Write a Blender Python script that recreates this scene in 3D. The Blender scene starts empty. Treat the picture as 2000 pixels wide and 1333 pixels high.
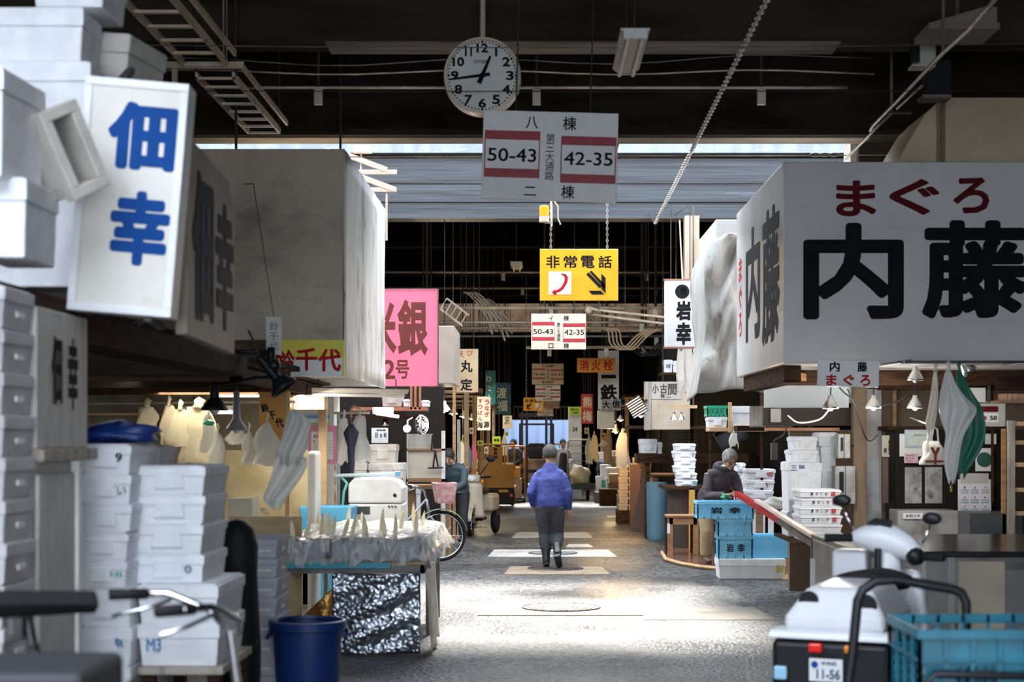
import bpy, math, random
from mathutils import Vector, Matrix, Euler

R = math.radians
S = bpy.context.scene
COL = S.collection
rnd = random.Random(7)

# ---------------------------------------------------------------- camera
F, EYE = 3200.0, 1.65          # focal length in pixels of the 2000 px frame, eye height
cam_d = bpy.data.cameras.new('camera')
cam = bpy.data.objects.new('camera', cam_d)
COL.objects.link(cam)
cam.location = (0, 0, EYE)
cam.rotation_euler = (R(90), 0, 0)
cam_d.sensor_width = 36.0
cam_d.lens = F / 2000 * 36
cam_d.shift_x = -0.025
cam_d.shift_y = 0.09325
cam_d.clip_start, cam_d.clip_end = 0.1, 300
cam_d.dof.use_dof = True
cam_d.dof.focus_distance = 22.0
cam_d.dof.aperture_fstop = 2.7
S.camera = cam

# ---------------------------------------------------------------- sky, sun, exposure
W = bpy.data.worlds.new('sky')
S.world = W
W.use_nodes = True
_bg = W.node_tree.nodes['Background']
_bg.inputs[0].default_value = (0.80, 0.89, 1.0, 1)
_bg.inputs[1].default_value = 5.5
sun_d = bpy.data.lights.new('sun', 'SUN')
sun = bpy.data.objects.new('sun', sun_d)
COL.objects.link(sun)
sun_d.energy = 6.3
sun_d.color = (1.0, 0.95, 0.86)
sun_d.angle = R(10)
_az = R(4)                    # the sun stands ahead and a little to the right
_el = R(48)
_d = Vector((-math.sin(_az) * math.cos(_el), -math.cos(_az) * math.cos(_el), -math.sin(_el)))
sun.rotation_euler = _d.to_track_quat('-Z', 'Y').to_euler()
S.view_settings.view_transform = 'Standard'
S.view_settings.look = 'None'
S.view_settings.exposure = 0.75
S.view_settings.gamma = 1.0
S.view_settings.use_curve_mapping = False
S.cycles.max_bounces = 8
S.cycles.diffuse_bounces = 4
S.cycles.transparent_max_bounces = 12
S.cycles.sample_clamp_indirect = 4.0
S.cycles.caustics_reflective = False
S.cycles.caustics_refractive = False
S.cycles.use_denoising = True

def lamp(name, loc, power, color=(1, 0.8, 0.5), size=0.2, rot=(0, 0, 0), kind='POINT', sy=None):
    d = bpy.data.lights.new(name, kind)
    d.energy, d.color = power, color
    if kind == 'AREA':
        d.size = size
        if sy: d.shape, d.size_y = 'RECTANGLE', sy
    else:
        d.shadow_soft_size = size
    o = bpy.data.objects.new(name, d)
    COL.objects.link(o)
    o.location, o.rotation_euler = loc, rot
    return o

# ---------------------------------------------------------------- helpers: measures
def PX(x, Y): return (x - 1050) / F * Y
def PZ(y, Y): return EYE - (y - 853) / F * Y
def FY(y): return F * EYE / (y - 853)

# ---------------------------------------------------------------- helpers: materials
MATS = {}
def mat(name, col, rough=0.6, metal=0.0, c2=None, sc=3.0, amt=None, str3=(1, 1, 1), bump=0.0, bsc=None, emis=None, es=0.0,
        spec=None, alpha=None, trans=0.0, lo=0.42, hi=0.62, dirt_or_sheen=None, dlo=.55, dhi=.75, dsc=(6, 6, 6), coat=0.0, transl=0.0):
    if name in MATS: return MATS[name]
    m = bpy.data.materials.new(name)
    m.use_nodes = True
    nt = m.node_tree
    N, L = nt.nodes, nt.links
    b = N['Principled BSDF']
    b.inputs['Roughness'].default_value = rough
    b.inputs['Metallic'].default_value = metal
    if spec is not None: b.inputs['Specular IOR Level'].default_value = spec
    if coat: b.inputs['Coat Weight'].default_value = coat
    col = tuple(col) + (1,)
    b.inputs['Base Color'].default_value = col
    tc = N.new('ShaderNodeTexCoord')
    mp = N.new('ShaderNodeMapping')
    mp.inputs['Scale'].default_value = str3
    L.new(tc.outputs['Object'], mp.inputs[0])
    if c2 is None: c2 = tuple(c * 0.86 for c in col[:3])
    n = N.new('ShaderNodeTexNoise')
    n.inputs['Scale'].default_value = sc
    n.inputs['Detail'].default_value = 6
    L.new(mp.outputs[0], n.inputs['Vector'])
    r = N.new('ShaderNodeMapRange')
    r.inputs['From Min'].default_value, r.inputs['From Max'].default_value = lo, hi
    L.new(n.outputs['Fac'], r.inputs['Value'])
    mx = N.new('ShaderNodeMix'); mx.data_type = 'RGBA'
    mx.inputs['A'].default_value = col
    mx.inputs['B'].default_value = tuple(c2) + (1,)
    L.new(r.outputs[0], mx.inputs['Factor'])
    out = mx.outputs['Result']
    if dirt_or_sheen is not None:
        n2 = N.new('ShaderNodeTexNoise')
        n2.inputs['Scale'].default_value = 1.0
        n2.inputs['Detail'].default_value = 8
        n2.inputs['Roughness'].default_value = 0.65
        mp2 = N.new('ShaderNodeMapping')
        mp2.inputs['Scale'].default_value = dsc
        mp2.inputs['Location'].default_value = (3.1, 1.7, 5.3)
        L.new(tc.outputs['Object'], mp2.inputs[0]); L.new(mp2.outputs[0], n2.inputs['Vector'])
        r2 = N.new('ShaderNodeMapRange')
        r2.inputs['From Min'].default_value, r2.inputs['From Max'].default_value = dlo, dhi
        L.new(n2.outputs['Fac'], r2.inputs['Value'])
        m2 = N.new('ShaderNodeMix'); m2.data_type = 'RGBA'
        L.new(out, m2.inputs['A'])
        m2.inputs['B'].default_value = tuple(dirt_or_sheen) + (1,)
        L.new(r2.outputs[0], m2.inputs['Factor'])
        out = m2.outputs['Result']
    L.new(out, b.inputs['Base Color'])
    if bump:
        nb = N.new('ShaderNodeTexNoise')
        nb.inputs['Scale'].default_value = bsc or sc * 3
        nb.inputs['Detail'].default_value = 4
        L.new(mp.outputs[0], nb.inputs['Vector'])
        bp = N.new('ShaderNodeBump')
        bp.inputs['Strength'].default_value = bump
        bp.inputs['Distance'].default_value = 0.02
        L.new(nb.outputs['Fac'], bp.inputs['Height'])
        L.new(bp.outputs[0], b.inputs['Normal'])
    if emis:
        b.inputs['Emission Color'].default_value = tuple(emis) + (1,)
        b.inputs['Emission Strength'].default_value = es
    if trans: b.inputs['Transmission Weight'].default_value = trans
    if alpha is not None: b.inputs['Alpha'].default_value = alpha
    if transl:
        t = N.new('ShaderNodeBsdfTranslucent')
        t.inputs[0].default_value = col
        ms = N.new('ShaderNodeMixShader')
        ms.inputs[0].default_value = transl
        L.new(b.outputs[0], ms.inputs[1]); L.new(t.outputs[0], ms.inputs[2])
        L.new(ms.outputs[0], N['Material Output'].inputs['Surface'])
    MATS[name] = m
    return m

# ---------------------------------------------------------------- helpers: geometry
class MB:
    def __init__(s): s.v, s.f, s.M = [], [], None
    def add(s, vs, fs):
        b = len(s.v)
        if s.M is not None: vs = [s.M @ Vector(p) for p in vs]
        s.v += [tuple(p) for p in vs]
        s.f += [tuple(b + i for i in q) for q in fs]
        return s
    def at(s, loc=(0, 0, 0), rot=(0, 0, 0)):
        s.M = Matrix.LocRotScale(Vector(loc), Euler(rot), None); return s
    def b2(s, x0, x1, y0, y1, z0, z1, t=0.0):          # t: inward taper of the bottom
        a = t
        return s.add([(x0 + a, y0 + a, z0), (x1 - a, y0 + a, z0), (x1 - a, y1 - a, z0), (x0 + a, y1 - a, z0), (x0, y0, z1), (x1, y0, z1), (x1, y1, z1), (x0, y1, z1)],
                     [(3, 2, 1, 0), (4, 5, 6, 7), (0, 1, 5, 4), (1, 2, 6, 5), (2, 3, 7, 6), (3, 0, 4, 7)])
    def bar(s, p, q, w, h=None):                       # rectangular bar from p to q
        p, q = Vector(p), Vector(q); h = h or w
        d = (q - p).normalized()
        u = d.cross(Vector((0, 0, 1)))
        u = u.normalized() if u.length > 1e-3 else Vector((1, 0, 0))
        n = u.cross(d)
        u, n = u * w / 2, n * h / 2
        return s.add([p - u - n, p + u - n, p + u + n, p - u + n, q - u - n, q + u - n, q + u + n, q - u + n],
                     [(0, 1, 2, 3), (7, 6, 5, 4), (0, 4, 5, 1), (1, 5, 6, 2), (2, 6, 7, 3), (3, 7, 4, 0)])
    def tube(s, pts, r, n=8, closed=False, flat=1.0):
        pts = [Vector(p) for p in pts]; k = len(pts)
        rs = r if isinstance(r, (list, tuple)) else [r] * k
        fl = flat if isinstance(flat, (list, tuple)) else [flat] * k
        vs, fs, u = [], [], None
        for i, p in enumerate(pts):
            if closed: d = pts[(i + 1) % k] - pts[i - 1]
            else: d = pts[min(i + 1, k - 1)] - pts[max(i - 1, 0)]
            d = d.normalized() if d.length > 1e-9 else Vector((0, 0, 1))
            if u is None:
                u = Vector((1, 0, 0)) if abs(d.x) < 0.9 else Vector((0, 1, 0))
            u = (u - d * u.dot(d)).normalized()
            w = d.cross(u)
            for j in range(n):
                a = 2 * math.pi * j / n
                vs.append(p + (u * math.cos(a) + w * math.sin(a) * fl[i]) * rs[i])
        for i in range(k if closed else k - 1):
            for j in range(n):
                a, b2 = i * n, ((i + 1) % k) * n
                fs.append((a + j, a + (j + 1) % n, b2 + (j + 1) % n, b2 + j))
        if not closed:
            fs.append(tuple(range(n))[::-1]); fs.append(tuple((k - 1) * n + j for j in range(n)))
        return s.add(vs, fs)
    def cyl(s, p, q, r, r2=None, n=14): return s.tube([p, q], [r, r if r2 is None else r2], n)
    def lathe(s, prof, n=20, c=(0, 0, 0), axis='z', cap=True):
        vs, fs = [], []
        for (r, z) in prof:
            for j in range(n):
                a = 2 * math.pi * j / n
                x, y = r * math.cos(a), r * math.sin(a)
                p = (x, y, z) if axis == 'z' else ((x, z, y) if axis == 'y' else (z, x, y))
                vs.append(Vector(p) + Vector(c))
        for i in range(len(prof) - 1):
            for j in range(n):
                q = (i * n + j, i * n + (j + 1) % n, (i + 1) * n + (j + 1) % n, (i + 1) * n + j)
                fs.append(q if axis != 'y' else q[::-1])
        if cap:
            fs.append(tuple(range(n))[::-1]); fs.append(tuple((len(prof) - 1) * n + j for j in range(n)))
        return s.add(vs, fs)
    def ell(s, c, r, n=12, m=8):
        r = (r, r, r) if not isinstance(r, (tuple, list)) else r
        vs = [Vector((c[0], c[1], c[2] - r[2]))]
        for i in range(1, m):
            t = math.pi * i / m - math.pi / 2
            for j in range(n):
                a = 2 * math.pi * j / n
                vs.append(Vector((c[0] + r[0] * math.cos(t) * math.cos(a), c[1] + r[1] * math.cos(t) * math.sin(a), c[2] + r[2] * math.sin(t))))
        vs.append(Vector((c[0], c[1], c[2] + r[2])))
        fs = [(0, 1 + (j + 1) % n, 1 + j) for j in range(n)]
        for i in range(m - 2):
            for j in range(n):
                a = 1 + i * n
                fs.append((a + j, a + (j + 1) % n, a + n + (j + 1) % n, a + n + j))
        t = len(vs) - 1; a = 1 + (m - 2) * n
        fs += [(a + j, a + (j + 1) % n, t) for j in range(n)]
        return s.add(vs, fs)
    def prism(s, poly, lo, hi, plane='xz'):            # a polygon pushed from lo to hi along the third axis
        k = len(poly)
        P = {'xz': lambda a, b, c: (a, c, b), 'xy': lambda a, b, c: (a, b, c), 'yz': lambda a, b, c: (c, a, b)}[plane]
        vs = [P(a, b, lo) for a, b in poly] + [P(a, b, hi) for a, b in poly]
        fs = [tuple(range(k)), tuple(range(2 * k - 1, k - 1, -1))] + [(i, k + i, k + (i + 1) % k, (i + 1) % k) for i in range(k)]
        return s.add(vs, fs)
    def sheet(s, nu, nv, fn):
        vs = [fn(i / nu, j / nv) for j in range(nv + 1) for i in range(nu + 1)]
        w = nu + 1
        return s.add(vs, [(j * w + i, j * w + i + 1, (j + 1) * w + i + 1, (j + 1) * w + i) for j in range(nv) for i in range(nu)])
    def mesh(s, name, recalc=True):
        import bmesh
        me = bpy.data.meshes.new(name)
        me.from_pydata(s.v, [], s.f)
        if recalc:
            bm = bmesh.new(); bm.from_mesh(me)
            bmesh.ops.recalc_face_normals(bm, faces=bm.faces)
            bm.to_mesh(me); bm.free()
        me.update()
        return me

def O(name, mb, m, parent=None, bev=0.0, smooth=False, solid=0.0, sub=0, label=None, loc=(0, 0, 0), rz=0.0, seg=2, remesh=0.0, rot=None):
    me = mb if isinstance(mb, bpy.types.Mesh) else mb.mesh(name)
    if not me.materials: me.materials.append(m)
    o = bpy.data.objects.new(name, me)
    COL.objects.link(o)
    o.location = loc
    o.rotation_euler = rot if rot else (0, 0, rz)
    if parent is not None: o.parent = parent
    if remesh:
        d = o.modifiers.new('join', 'REMESH'); d.mode, d.voxel_size = 'VOXEL', remesh
        d.use_smooth_shade = True
        d = o.modifiers.new('smooth', 'SMOOTH'); d.iterations, d.factor = 4, 0.5
    if solid:
        d = o.modifiers.new('thick', 'SOLIDIFY'); d.thickness, d.offset = solid, 0
    if bev:
        d = o.modifiers.new('edge', 'BEVEL'); d.width, d.segments, d.limit_method = bev, seg, 'ANGLE'
        d.angle_limit = R(40)
    if sub:
        d = o.modifiers.new('round', 'SUBSURF'); d.levels = d.render_levels = sub
    if smooth:
        for p in me.polygons: p.use_smooth = True
        if smooth == 2: me.set_sharp_from_angle(angle=R(35))
    if label: o['label'] = label
    return o

def tag(o, label, cat, group=None, kind=None):
    o['label'], o['category'] = label, cat
    if group: o['group'] = group
    if kind: o['kind'] = kind
    return o

def thing(name, label, cat, loc=(0, 0, 0), rz=0.0, group=None, rot=None):
    o = bpy.data.objects.new(name, None)
    COL.objects.link(o)
    o.empty_display_size = 0.1
    o.location = loc
    o.rotation_euler = rot if rot else (0, 0, rz)
    return tag(o, label, cat, group)

def struct(name, mb, m, label=None, **k):
    o = O(name, mb, m, **k)
    o['kind'] = 'structure'
    if label: o['label'] = label
    return o

# lettering: each entry (text, x, z, width, height) is fitted into its box, on the plane y = 0 facing -y
GLYPH = {}
def glyph(t, bold):
    key = (t, bold)
    if key not in GLYPH:
        cu = bpy.data.curves.new('t', 'FONT')
        cu.body, cu.size, cu.resolution_u = t, 1.0, 3
        cu.extrude = 0.004
        cu.bevel_depth, cu.bevel_resolution = bold, 0
        o = bpy.data.objects.new('t', cu); COL.objects.link(o)
        me = bpy.data.meshes.new_from_object(o.evaluated_get(bpy.context.evaluated_depsgraph_get()))
        vs = [v.co.copy() for v in me.vertices]; fs = [tuple(p.vertices) for p in me.polygons]
        bpy.data.objects.remove(o); bpy.data.curves.remove(cu); bpy.data.meshes.remove(me)
        lo = [min(v[i] for v in vs) for i in (0, 1, 2)]; hi = [max(v[i] for v in vs) for i in (0, 1, 2)]
        GLYPH[key] = (vs, fs, lo, hi)
    return GLYPH[key]

def sm(pts, k=6):                                      # a smooth path through the points
    P = [Vector(p) for p in pts]; P = [P[0] * 2 - P[1]] + P + [P[-1] * 2 - P[-2]]; out = []
    for i in range(1, len(P) - 2):
        a, b, c, d = P[i - 1:i + 3]
        for j in range(k):
            t = j / k
            out.append(.5 * (2 * b + (c - a) * t + (2 * a - 5 * b + 4 * c - d) * t * t + (3 * b - a - 3 * c + d) * t ** 3))
    return out + [P[-2]]
def letter(parent, items, m, y=0.0, thick=0.003, bold=0.02, name='lettering', rz=0.0, loc=(0, 0, 0), shear=0.0, label=None, rot=None, brush=0.0):
    mb = MB()
    for (t, x, z, w, h) in items:
        vs, fs, lo, hi = glyph(t, bold)
        dx, dy, dz = hi[0] - lo[0], max(hi[1] - lo[1], .12), hi[2] - lo[2]
        cy = (lo[1] + hi[1]) / 2
        out = [Vector((x + ((v[0] - lo[0]) / dx - .5) * w + shear * ((v[1] - cy) / dy) * h, y - thick * (v[2] - lo[2]) / dz, z + (v[1] - cy) / dy * h)) for v in vs]
        if not brush: mb.add(out, fs)
        for i in range(12 if brush else 0):            # a round brush drawn along the strokes
            a = math.pi * i / 6
            d = Vector((math.cos(a) * brush * w, -.0001 * i, math.sin(a) * brush * h * .9))
            mb.add([p + d for p in out], fs)
    me = mb.mesh(name, recalc=False)
    return O(name, me, m, parent, loc=loc, rz=rz, rot=rot, label=label)

def col_text(t, x, z0, z1, w, gap=0.12):               # one glyph under the other between z0 (top) and z1
    k = len(t); h = (z0 - z1) / (k + (k - 1) * gap)
    return [(c, x, z0 - h / 2 - i * h * (1 + gap), w, h) for i, c in enumerate(t)]
def row_text(t, x0, x1, z, h, gap=0.15):
    k = len(t); w = (x1 - x0) / (k + (k - 1) * gap)
    return [(c, x0 + w / 2 + i * w * (1 + gap), z, w, h) for i, c in enumerate(t)]

def rods(t, pairs, r, m, name='hanger'):
    for p, q in pairs: O(name, MB().cyl(p, q, r, n=6), m, t)
def roof_z(Y): return 6.3 if Y < 17.1 else (4.88 if Y < 20.7 else (6.1 if Y < 43.2 else 6.0))
def copy_tree(o, parent=None, **tags):
    c = o.copy(); COL.objects.link(c)
    if parent is not None: c.parent = parent
    for ch in list(o.children): copy_tree(ch, c)
    for k, v in tags.items(): c[k] = v
    return c
ORD = ['topmost', 'second from top', 'third from top', 'fourth from top', 'fifth from top', 'sixth from top', 'seventh from top', 'eighth from top', 'ninth from top', 'tenth from top',
       'eleventh from top', 'twelfth from top', 'thirteenth from top', 'fourteenth from top']

# ---------------------------------------------------------------- the palette
white = mat('white_paint', (.78, .78, .76), .45, c2=(.68, .67, .63), sc=4)
foam = mat('white_foam', (.80, .81, .84), .75, c2=(.72, .73, .76), sc=9, bump=.15, bsc=160)
foam_grey = mat('grey_foam', (.52, .49, .44), .8, c2=(.42, .39, .35), sc=6, dirt_or_sheen=(.3, .28, .25), dlo=.6, dhi=.8)
sign_white = mat('sign_white', (.86, .86, .85), .35, c2=(.80, .79, .77), sc=2.5)
sign_old = mat('sign_old', (.66, .63, .57), .5, c2=(.56, .52, .45), sc=3, dirt_or_sheen=(.33, .29, .24), dlo=.62, dhi=.85)
black = mat('black_paint', (.010, .010, .012), .45, spec=.25)
ink = mat('black_ink', (.010, .010, .012), .75, spec=.12)
rubber = mat('black_rubber', (.014, .014, .016), .75, spec=.2)
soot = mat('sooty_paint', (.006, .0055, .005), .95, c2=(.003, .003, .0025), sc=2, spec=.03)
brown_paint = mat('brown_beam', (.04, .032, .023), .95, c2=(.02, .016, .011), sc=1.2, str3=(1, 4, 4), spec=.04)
slate = mat('slate_beam', (.030, .036, .045), .5, c2=(.012, .014, .018), sc=1.6, str3=(.35, 6, 9), bump=.25, bsc=2.5, dirt_or_sheen=(.14, .155, .175), dlo=.62, dhi=.75, dsc=(.7, 9, 12))  # pale streaks paint sky highlights on the gloss into the colour
steel = mat('brushed_steel', (.42, .41, .39), .28, 1.0, c2=(.3, .29, .27), sc=3, bump=.06)
chrome = mat('chrome', (.75, .75, .77), .15, 1.0)
rod = mat('dark_rod', (.03, .026, .022), .7)
iron = mat('dull_iron', (.16, .15, .15), .5, .8, c2=(.08, .07, .06))
galv = mat('galvanised_pipe', (.5, .45, .36), .45, .5, c2=(.34, .29, .22), sc=5)
beige_pipe = mat('beige_pipe', (.55, .46, .33), .5, c2=(.4, .32, .22), sc=4)
wood = mat('raw_wood', (.36, .20, .09), .65, c2=(.24, .12, .05), sc=2.5, str3=(1, 1, 12), bump=.15)
wood_pale = mat('pale_wood', (.60, .40, .22), .65, c2=(.46, .28, .14), sc=2.5, str3=(1, 10, 2), bump=.1)
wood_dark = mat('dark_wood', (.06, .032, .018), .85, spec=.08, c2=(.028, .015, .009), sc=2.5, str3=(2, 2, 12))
wood_grey = mat('weathered_wood', (.40, .36, .31), .7, c2=(.27, .23, .19), sc=3, str3=(6, 6, 1), bump=.2)
plywood = mat('plywood', (.50, .36, .19), .6, c2=(.40, .27, .13), sc=2, str3=(1, 1, 5))
concrete = mat('concrete', (.40, .37, .33), .85, c2=(.28, .25, .21), sc=3, bump=.3, dirt_or_sheen=(.08, .07, .06), dlo=.56, dhi=.72, dsc=(3, 3, 2))
stain_metal = mat('stained_sheet', (.42, .41, .40), .45, .4, c2=(.24, .23, .21), sc=4, dirt_or_sheen=(.10, .07, .05), dlo=.56, dhi=.75, dsc=(6, 6, 2))
blue_plastic = mat('blue_crate_plastic', (.10, .42, .66), .4, c2=(.08, .35, .58), sc=5, transl=.15)
teal_plastic = mat('teal_crate_plastic', (.009, .15, .22), .35, c2=(.006, .10, .15), sc=5)
navy_plastic = mat('navy_plastic', (.006, .03, .15), .45, c2=(.005, .022, .11), sc=4)
yellow_plastic = mat('yellow_plastic', (.75, .50, .03), .45)
green_plastic = mat('green_plastic', (.02, .36, .20), .4)
sign_yellow = mat('sign_yellow', (.74, .40, .008), .4, c2=(.68, .35, .006))
sign_red = mat('sign_red', (.36, .008, .022), .45)
red_ink = mat('red_ink', (.50, .015, .02), .7, spec=.15)
maroon_ink = mat('maroon_ink', (.11, .006, .01), .7, spec=.15)
blue_ink = mat('blue_ink', (.005, .062, .27), .7, spec=.15)
paper = mat('paper', (.80, .80, .78), .8, c2=(.72, .72, .68))
paper_pink = mat('pink_paper', (.75, .28, .42), .8)
skin = mat('skin', (.50, .30, .21), .55, c2=(.44, .24, .16), sc=8)
film = None
def clear_film(name, col, a_clear, rough=.15, transl=.35, crease=False):
    m = bpy.data.materials.new(name); m.use_nodes = True
    N, L = m.node_tree.nodes, m.node_tree.links
    b = N['Principled BSDF']
    b.inputs['Base Color'].default_value = tuple(col) + (1,)
    b.inputs['Roughness'].default_value = rough
    n = N.new('ShaderNodeTexNoise'); n.inputs['Scale'].default_value = 9; n.inputs['Detail'].default_value = 5
    tc = N.new('ShaderNodeTexCoord'); L.new(tc.outputs['Object'], n.inputs['Vector'])
    bp = N.new('ShaderNodeBump'); bp.inputs['Strength'].default_value = .6; bp.inputs['Distance'].default_value = .03
    L.new(n.outputs['Fac'], bp.inputs['Height']); L.new(bp.outputs[0], b.inputs['Normal'])
    t = N.new('ShaderNodeBsdfTranslucent'); t.inputs[0].default_value = tuple(col) + (1,)
    x = N.new('ShaderNodeMixShader'); x.inputs[0].default_value = transl
    L.new(b.outputs[0], x.inputs[1]); L.new(t.outputs[0], x.inputs[2])
    tr = N.new('ShaderNodeBsdfTransparent')
    y = N.new('ShaderNodeMixShader'); y.inputs[0].default_value = a_clear
    if crease:                                         # gathered folds read whiter than the smooth film
        w = N.new('ShaderNodeTexNoise'); w.inputs['Scale'].default_value = 5; w.inputs['Detail'].default_value = 5; w.inputs['Distortion'].default_value = 1.5
        mp = N.new('ShaderNodeMapping'); mp.inputs['Scale'].default_value = (2.5, 1, .6)
        L.new(tc.outputs['Object'], mp.inputs[0]); L.new(mp.outputs[0], w.inputs['Vector'])
        mr = N.new('ShaderNodeMapRange'); mr.inputs['From Min'].default_value = .40; mr.inputs['From Max'].default_value = .60
        mr.inputs['To Min'].default_value = .9; mr.inputs['To Max'].default_value = .25
        L.new(w.outputs['Fac'], mr.inputs['Value']); L.new(mr.outputs[0], y.inputs[0])
    L.new(x.outputs[0], y.inputs[1]); L.new(tr.outputs[0], y.inputs[2])
    L.new(y.outputs[0], N['Material Output'].inputs['Surface'])
    MATS[name] = m
    return m
film = clear_film('clear_film', (.86, .87, .85), .72, .05, .22, True)
bag_white = clear_film('white_bag', (.80, .78, .72), .12, .4, .45)
bag_clear = clear_film('cloudy_bag', (.80, .82, .83), .28, .25, .4)
bag_green = clear_film('green_bag', (.03, .22, .15), .15, .3, .3)
# ================================================================ the hall
def asphalt():
    m = mat('asphalt', (.10, .10, .105), .6)
    N, L = m.node_tree.nodes, m.node_tree.links
    b = N['Principled BSDF']
    tc = N.new('ShaderNodeTexCoord')
    v = N.new('ShaderNodeTexVoronoi'); v.inputs['Scale'].default_value = 30
    L.new(tc.outputs['Object'], v.inputs['Vector'])
    n = N.new('ShaderNodeTexNoise'); n.inputs['Scale'].default_value = 26; n.inputs['Detail'].default_value = 8; n.inputs['Roughness'].default_value = .75
    L.new(tc.outputs['Object'], n.inputs['Vector'])
    sep = N.new('ShaderNodeSeparateColor'); L.new(v.outputs['Color'], sep.inputs[0])
    cr = N.new('ShaderNodeValToRGB')
    e = cr.color_ramp.elements
    e[0].position, e[0].color = 0.2, (.007, .007, .008, 1)
    e[1].position, e[1].color = 0.72, (.175, .17, .163, 1)
    mm = N.new('ShaderNodeMath'); mm.operation = 'MULTIPLY'
    L.new(sep.outputs[0], mm.inputs[0])
    r0 = N.new('ShaderNodeMapRange'); r0.inputs['From Min'].default_value = .35; r0.inputs['From Max'].default_value = .6
    r0.inputs['To Min'].default_value = .3; r0.inputs['To Max'].default_value = 1.1
    L.new(n.outputs['Fac'], r0.inputs['Value']); L.new(r0.outputs[0], mm.inputs[1])
    L.new(mm.outputs[0], cr.inputs[0])
    # broad wear: stained and pale stretches
    n3 = N.new('ShaderNodeTexNoise'); n3.inputs['Scale'].default_value = .45; n3.inputs['Detail'].default_value = 5
    L.new(tc.outputs['Object'], n3.inputs['Vector'])
    r3 = N.new('ShaderNodeMapRange'); r3.inputs['From Min'].default_value = .4; r3.inputs['From Max'].default_value = .62
    L.new(n3.outputs['Fac'], r3.inputs['Value'])
    mx = N.new('ShaderNodeMix'); mx.data_type = 'RGBA'; mx.blend_type = 'MULTIPLY'
    mx.inputs['B'].default_value = (.62, .62, .64, 1)
    L.new(r3.outputs[0], mx.inputs['Factor']); L.new(cr.outputs[0], mx.inputs['A'])
    L.new(mx.outputs['Result'], b.inputs['Base Color'])
    rr = N.new('ShaderNodeMapRange'); rr.inputs['To Min'].default_value = .62; rr.inputs['To Max'].default_value = .32
    L.new(r3.outputs[0], rr.inputs['Value']); L.new(rr.outputs[0], b.inputs['Roughness'])
    bp = N.new('ShaderNodeBump'); bp.inputs['Strength'].default_value = .7; bp.inputs['Distance'].default_value = .012
    L.new(v.outputs['Distance'], bp.inputs['Height']); L.new(bp.outputs[0], b.inputs['Normal'])
    return m
struct('floor', MB().b2(-14, 14, -6, 90, -.25, 0), asphalt())
struct('ceiling', MB().b2(-14, 14, 3.6, 17.1, 6.3, 6.5).b2(.4, 14, -4.2, 3.6, 6.3, 6.5), soot)  # roof gap over the camera added to let in front light
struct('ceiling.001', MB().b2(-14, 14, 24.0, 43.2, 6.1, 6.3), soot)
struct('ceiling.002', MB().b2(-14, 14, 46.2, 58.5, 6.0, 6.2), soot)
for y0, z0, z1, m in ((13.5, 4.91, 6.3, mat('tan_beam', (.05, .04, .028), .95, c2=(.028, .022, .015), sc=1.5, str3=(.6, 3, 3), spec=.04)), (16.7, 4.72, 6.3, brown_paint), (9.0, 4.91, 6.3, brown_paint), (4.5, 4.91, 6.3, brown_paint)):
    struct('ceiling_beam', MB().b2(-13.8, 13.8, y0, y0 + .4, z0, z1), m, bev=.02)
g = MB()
for k, (z0, z1, dy) in enumerate(((4.82, 5.02, 0), (5.02, 5.06, .03), (5.06, 5.30, .0), (5.30, 5.33, .03), (5.33, 5.62, .01), (5.62, 5.70, .06))):
    g.b2(-13.8, 13.8, 23.8 + dy, 24.2, z0, z1)
struct('ceiling_beam', g, slate)
struct('trim_1', MB().b2(-13.8, 13.8, 23.72, 24.2, 5.76, 6.12), mat('eave_sheet', (.20, .225, .25), .5, c2=(.15, .17, .19), sc=2, str3=(3, 1, 1), dirt_or_sheen=(.3, .32, .34), dsc=(4, 20, 20)))
struct('trim_2', MB().b2(-13.8, 13.8, 16.55, 16.7, 4.70, 4.76), brown_paint)
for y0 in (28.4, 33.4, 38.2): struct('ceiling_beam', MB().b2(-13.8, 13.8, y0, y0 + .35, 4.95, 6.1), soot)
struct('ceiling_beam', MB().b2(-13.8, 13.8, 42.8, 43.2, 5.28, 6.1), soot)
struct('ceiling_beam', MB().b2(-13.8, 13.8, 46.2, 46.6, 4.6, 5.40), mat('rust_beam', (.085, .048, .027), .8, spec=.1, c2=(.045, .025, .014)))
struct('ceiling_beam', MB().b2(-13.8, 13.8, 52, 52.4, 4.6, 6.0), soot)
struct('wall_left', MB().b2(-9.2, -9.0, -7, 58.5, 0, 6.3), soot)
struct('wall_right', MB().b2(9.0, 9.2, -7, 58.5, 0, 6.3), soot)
w = MB().b2(-9, PX(985, 58), 58, 58.3, 0, 6.0).b2(PX(1110, 58), 9, 58, 58.3, 0, 6.0).b2(PX(985, 58), PX(1110, 58), 58, 58.3, PZ(820, 58), 6.0)
struct('wall_back', w, soot)
fence = MB().b2(-6, 6, 64, 64.1, 0, 4)
for i in range(24): fence.b2(-6 + i * .5, -5.98 + i * .5, 63.97, 64, 0, 4)
struct('wall_yard', fence, mat('pale_blue_hoarding', (.26, .33, .50), .6, c2=(.21, .28, .43), sc=1, str3=(2, 1, .4)))
# lattice panel over the far opening
lat = MB()
for i in range(14): lat.b2(PX(1003, 57.8) + i * .15, PX(1003, 57.8) + i * .15 + .02, 57.9, 57.95, PZ(820, 57.8), PZ(795, 57.8))
lat.b2(PX(1003, 57.8), PX(1110, 57.8), 57.9, 57.96, PZ(821, 57.8), PZ(819, 57.8)).b2(PX(1003, 57.8), PX(1110, 57.8), 57.9, 57.96, PZ(796, 57.8), PZ(794, 57.8))
struct('trim_3', lat, mat('lattice_brown', (.22, .15, .09), .6))
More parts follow.
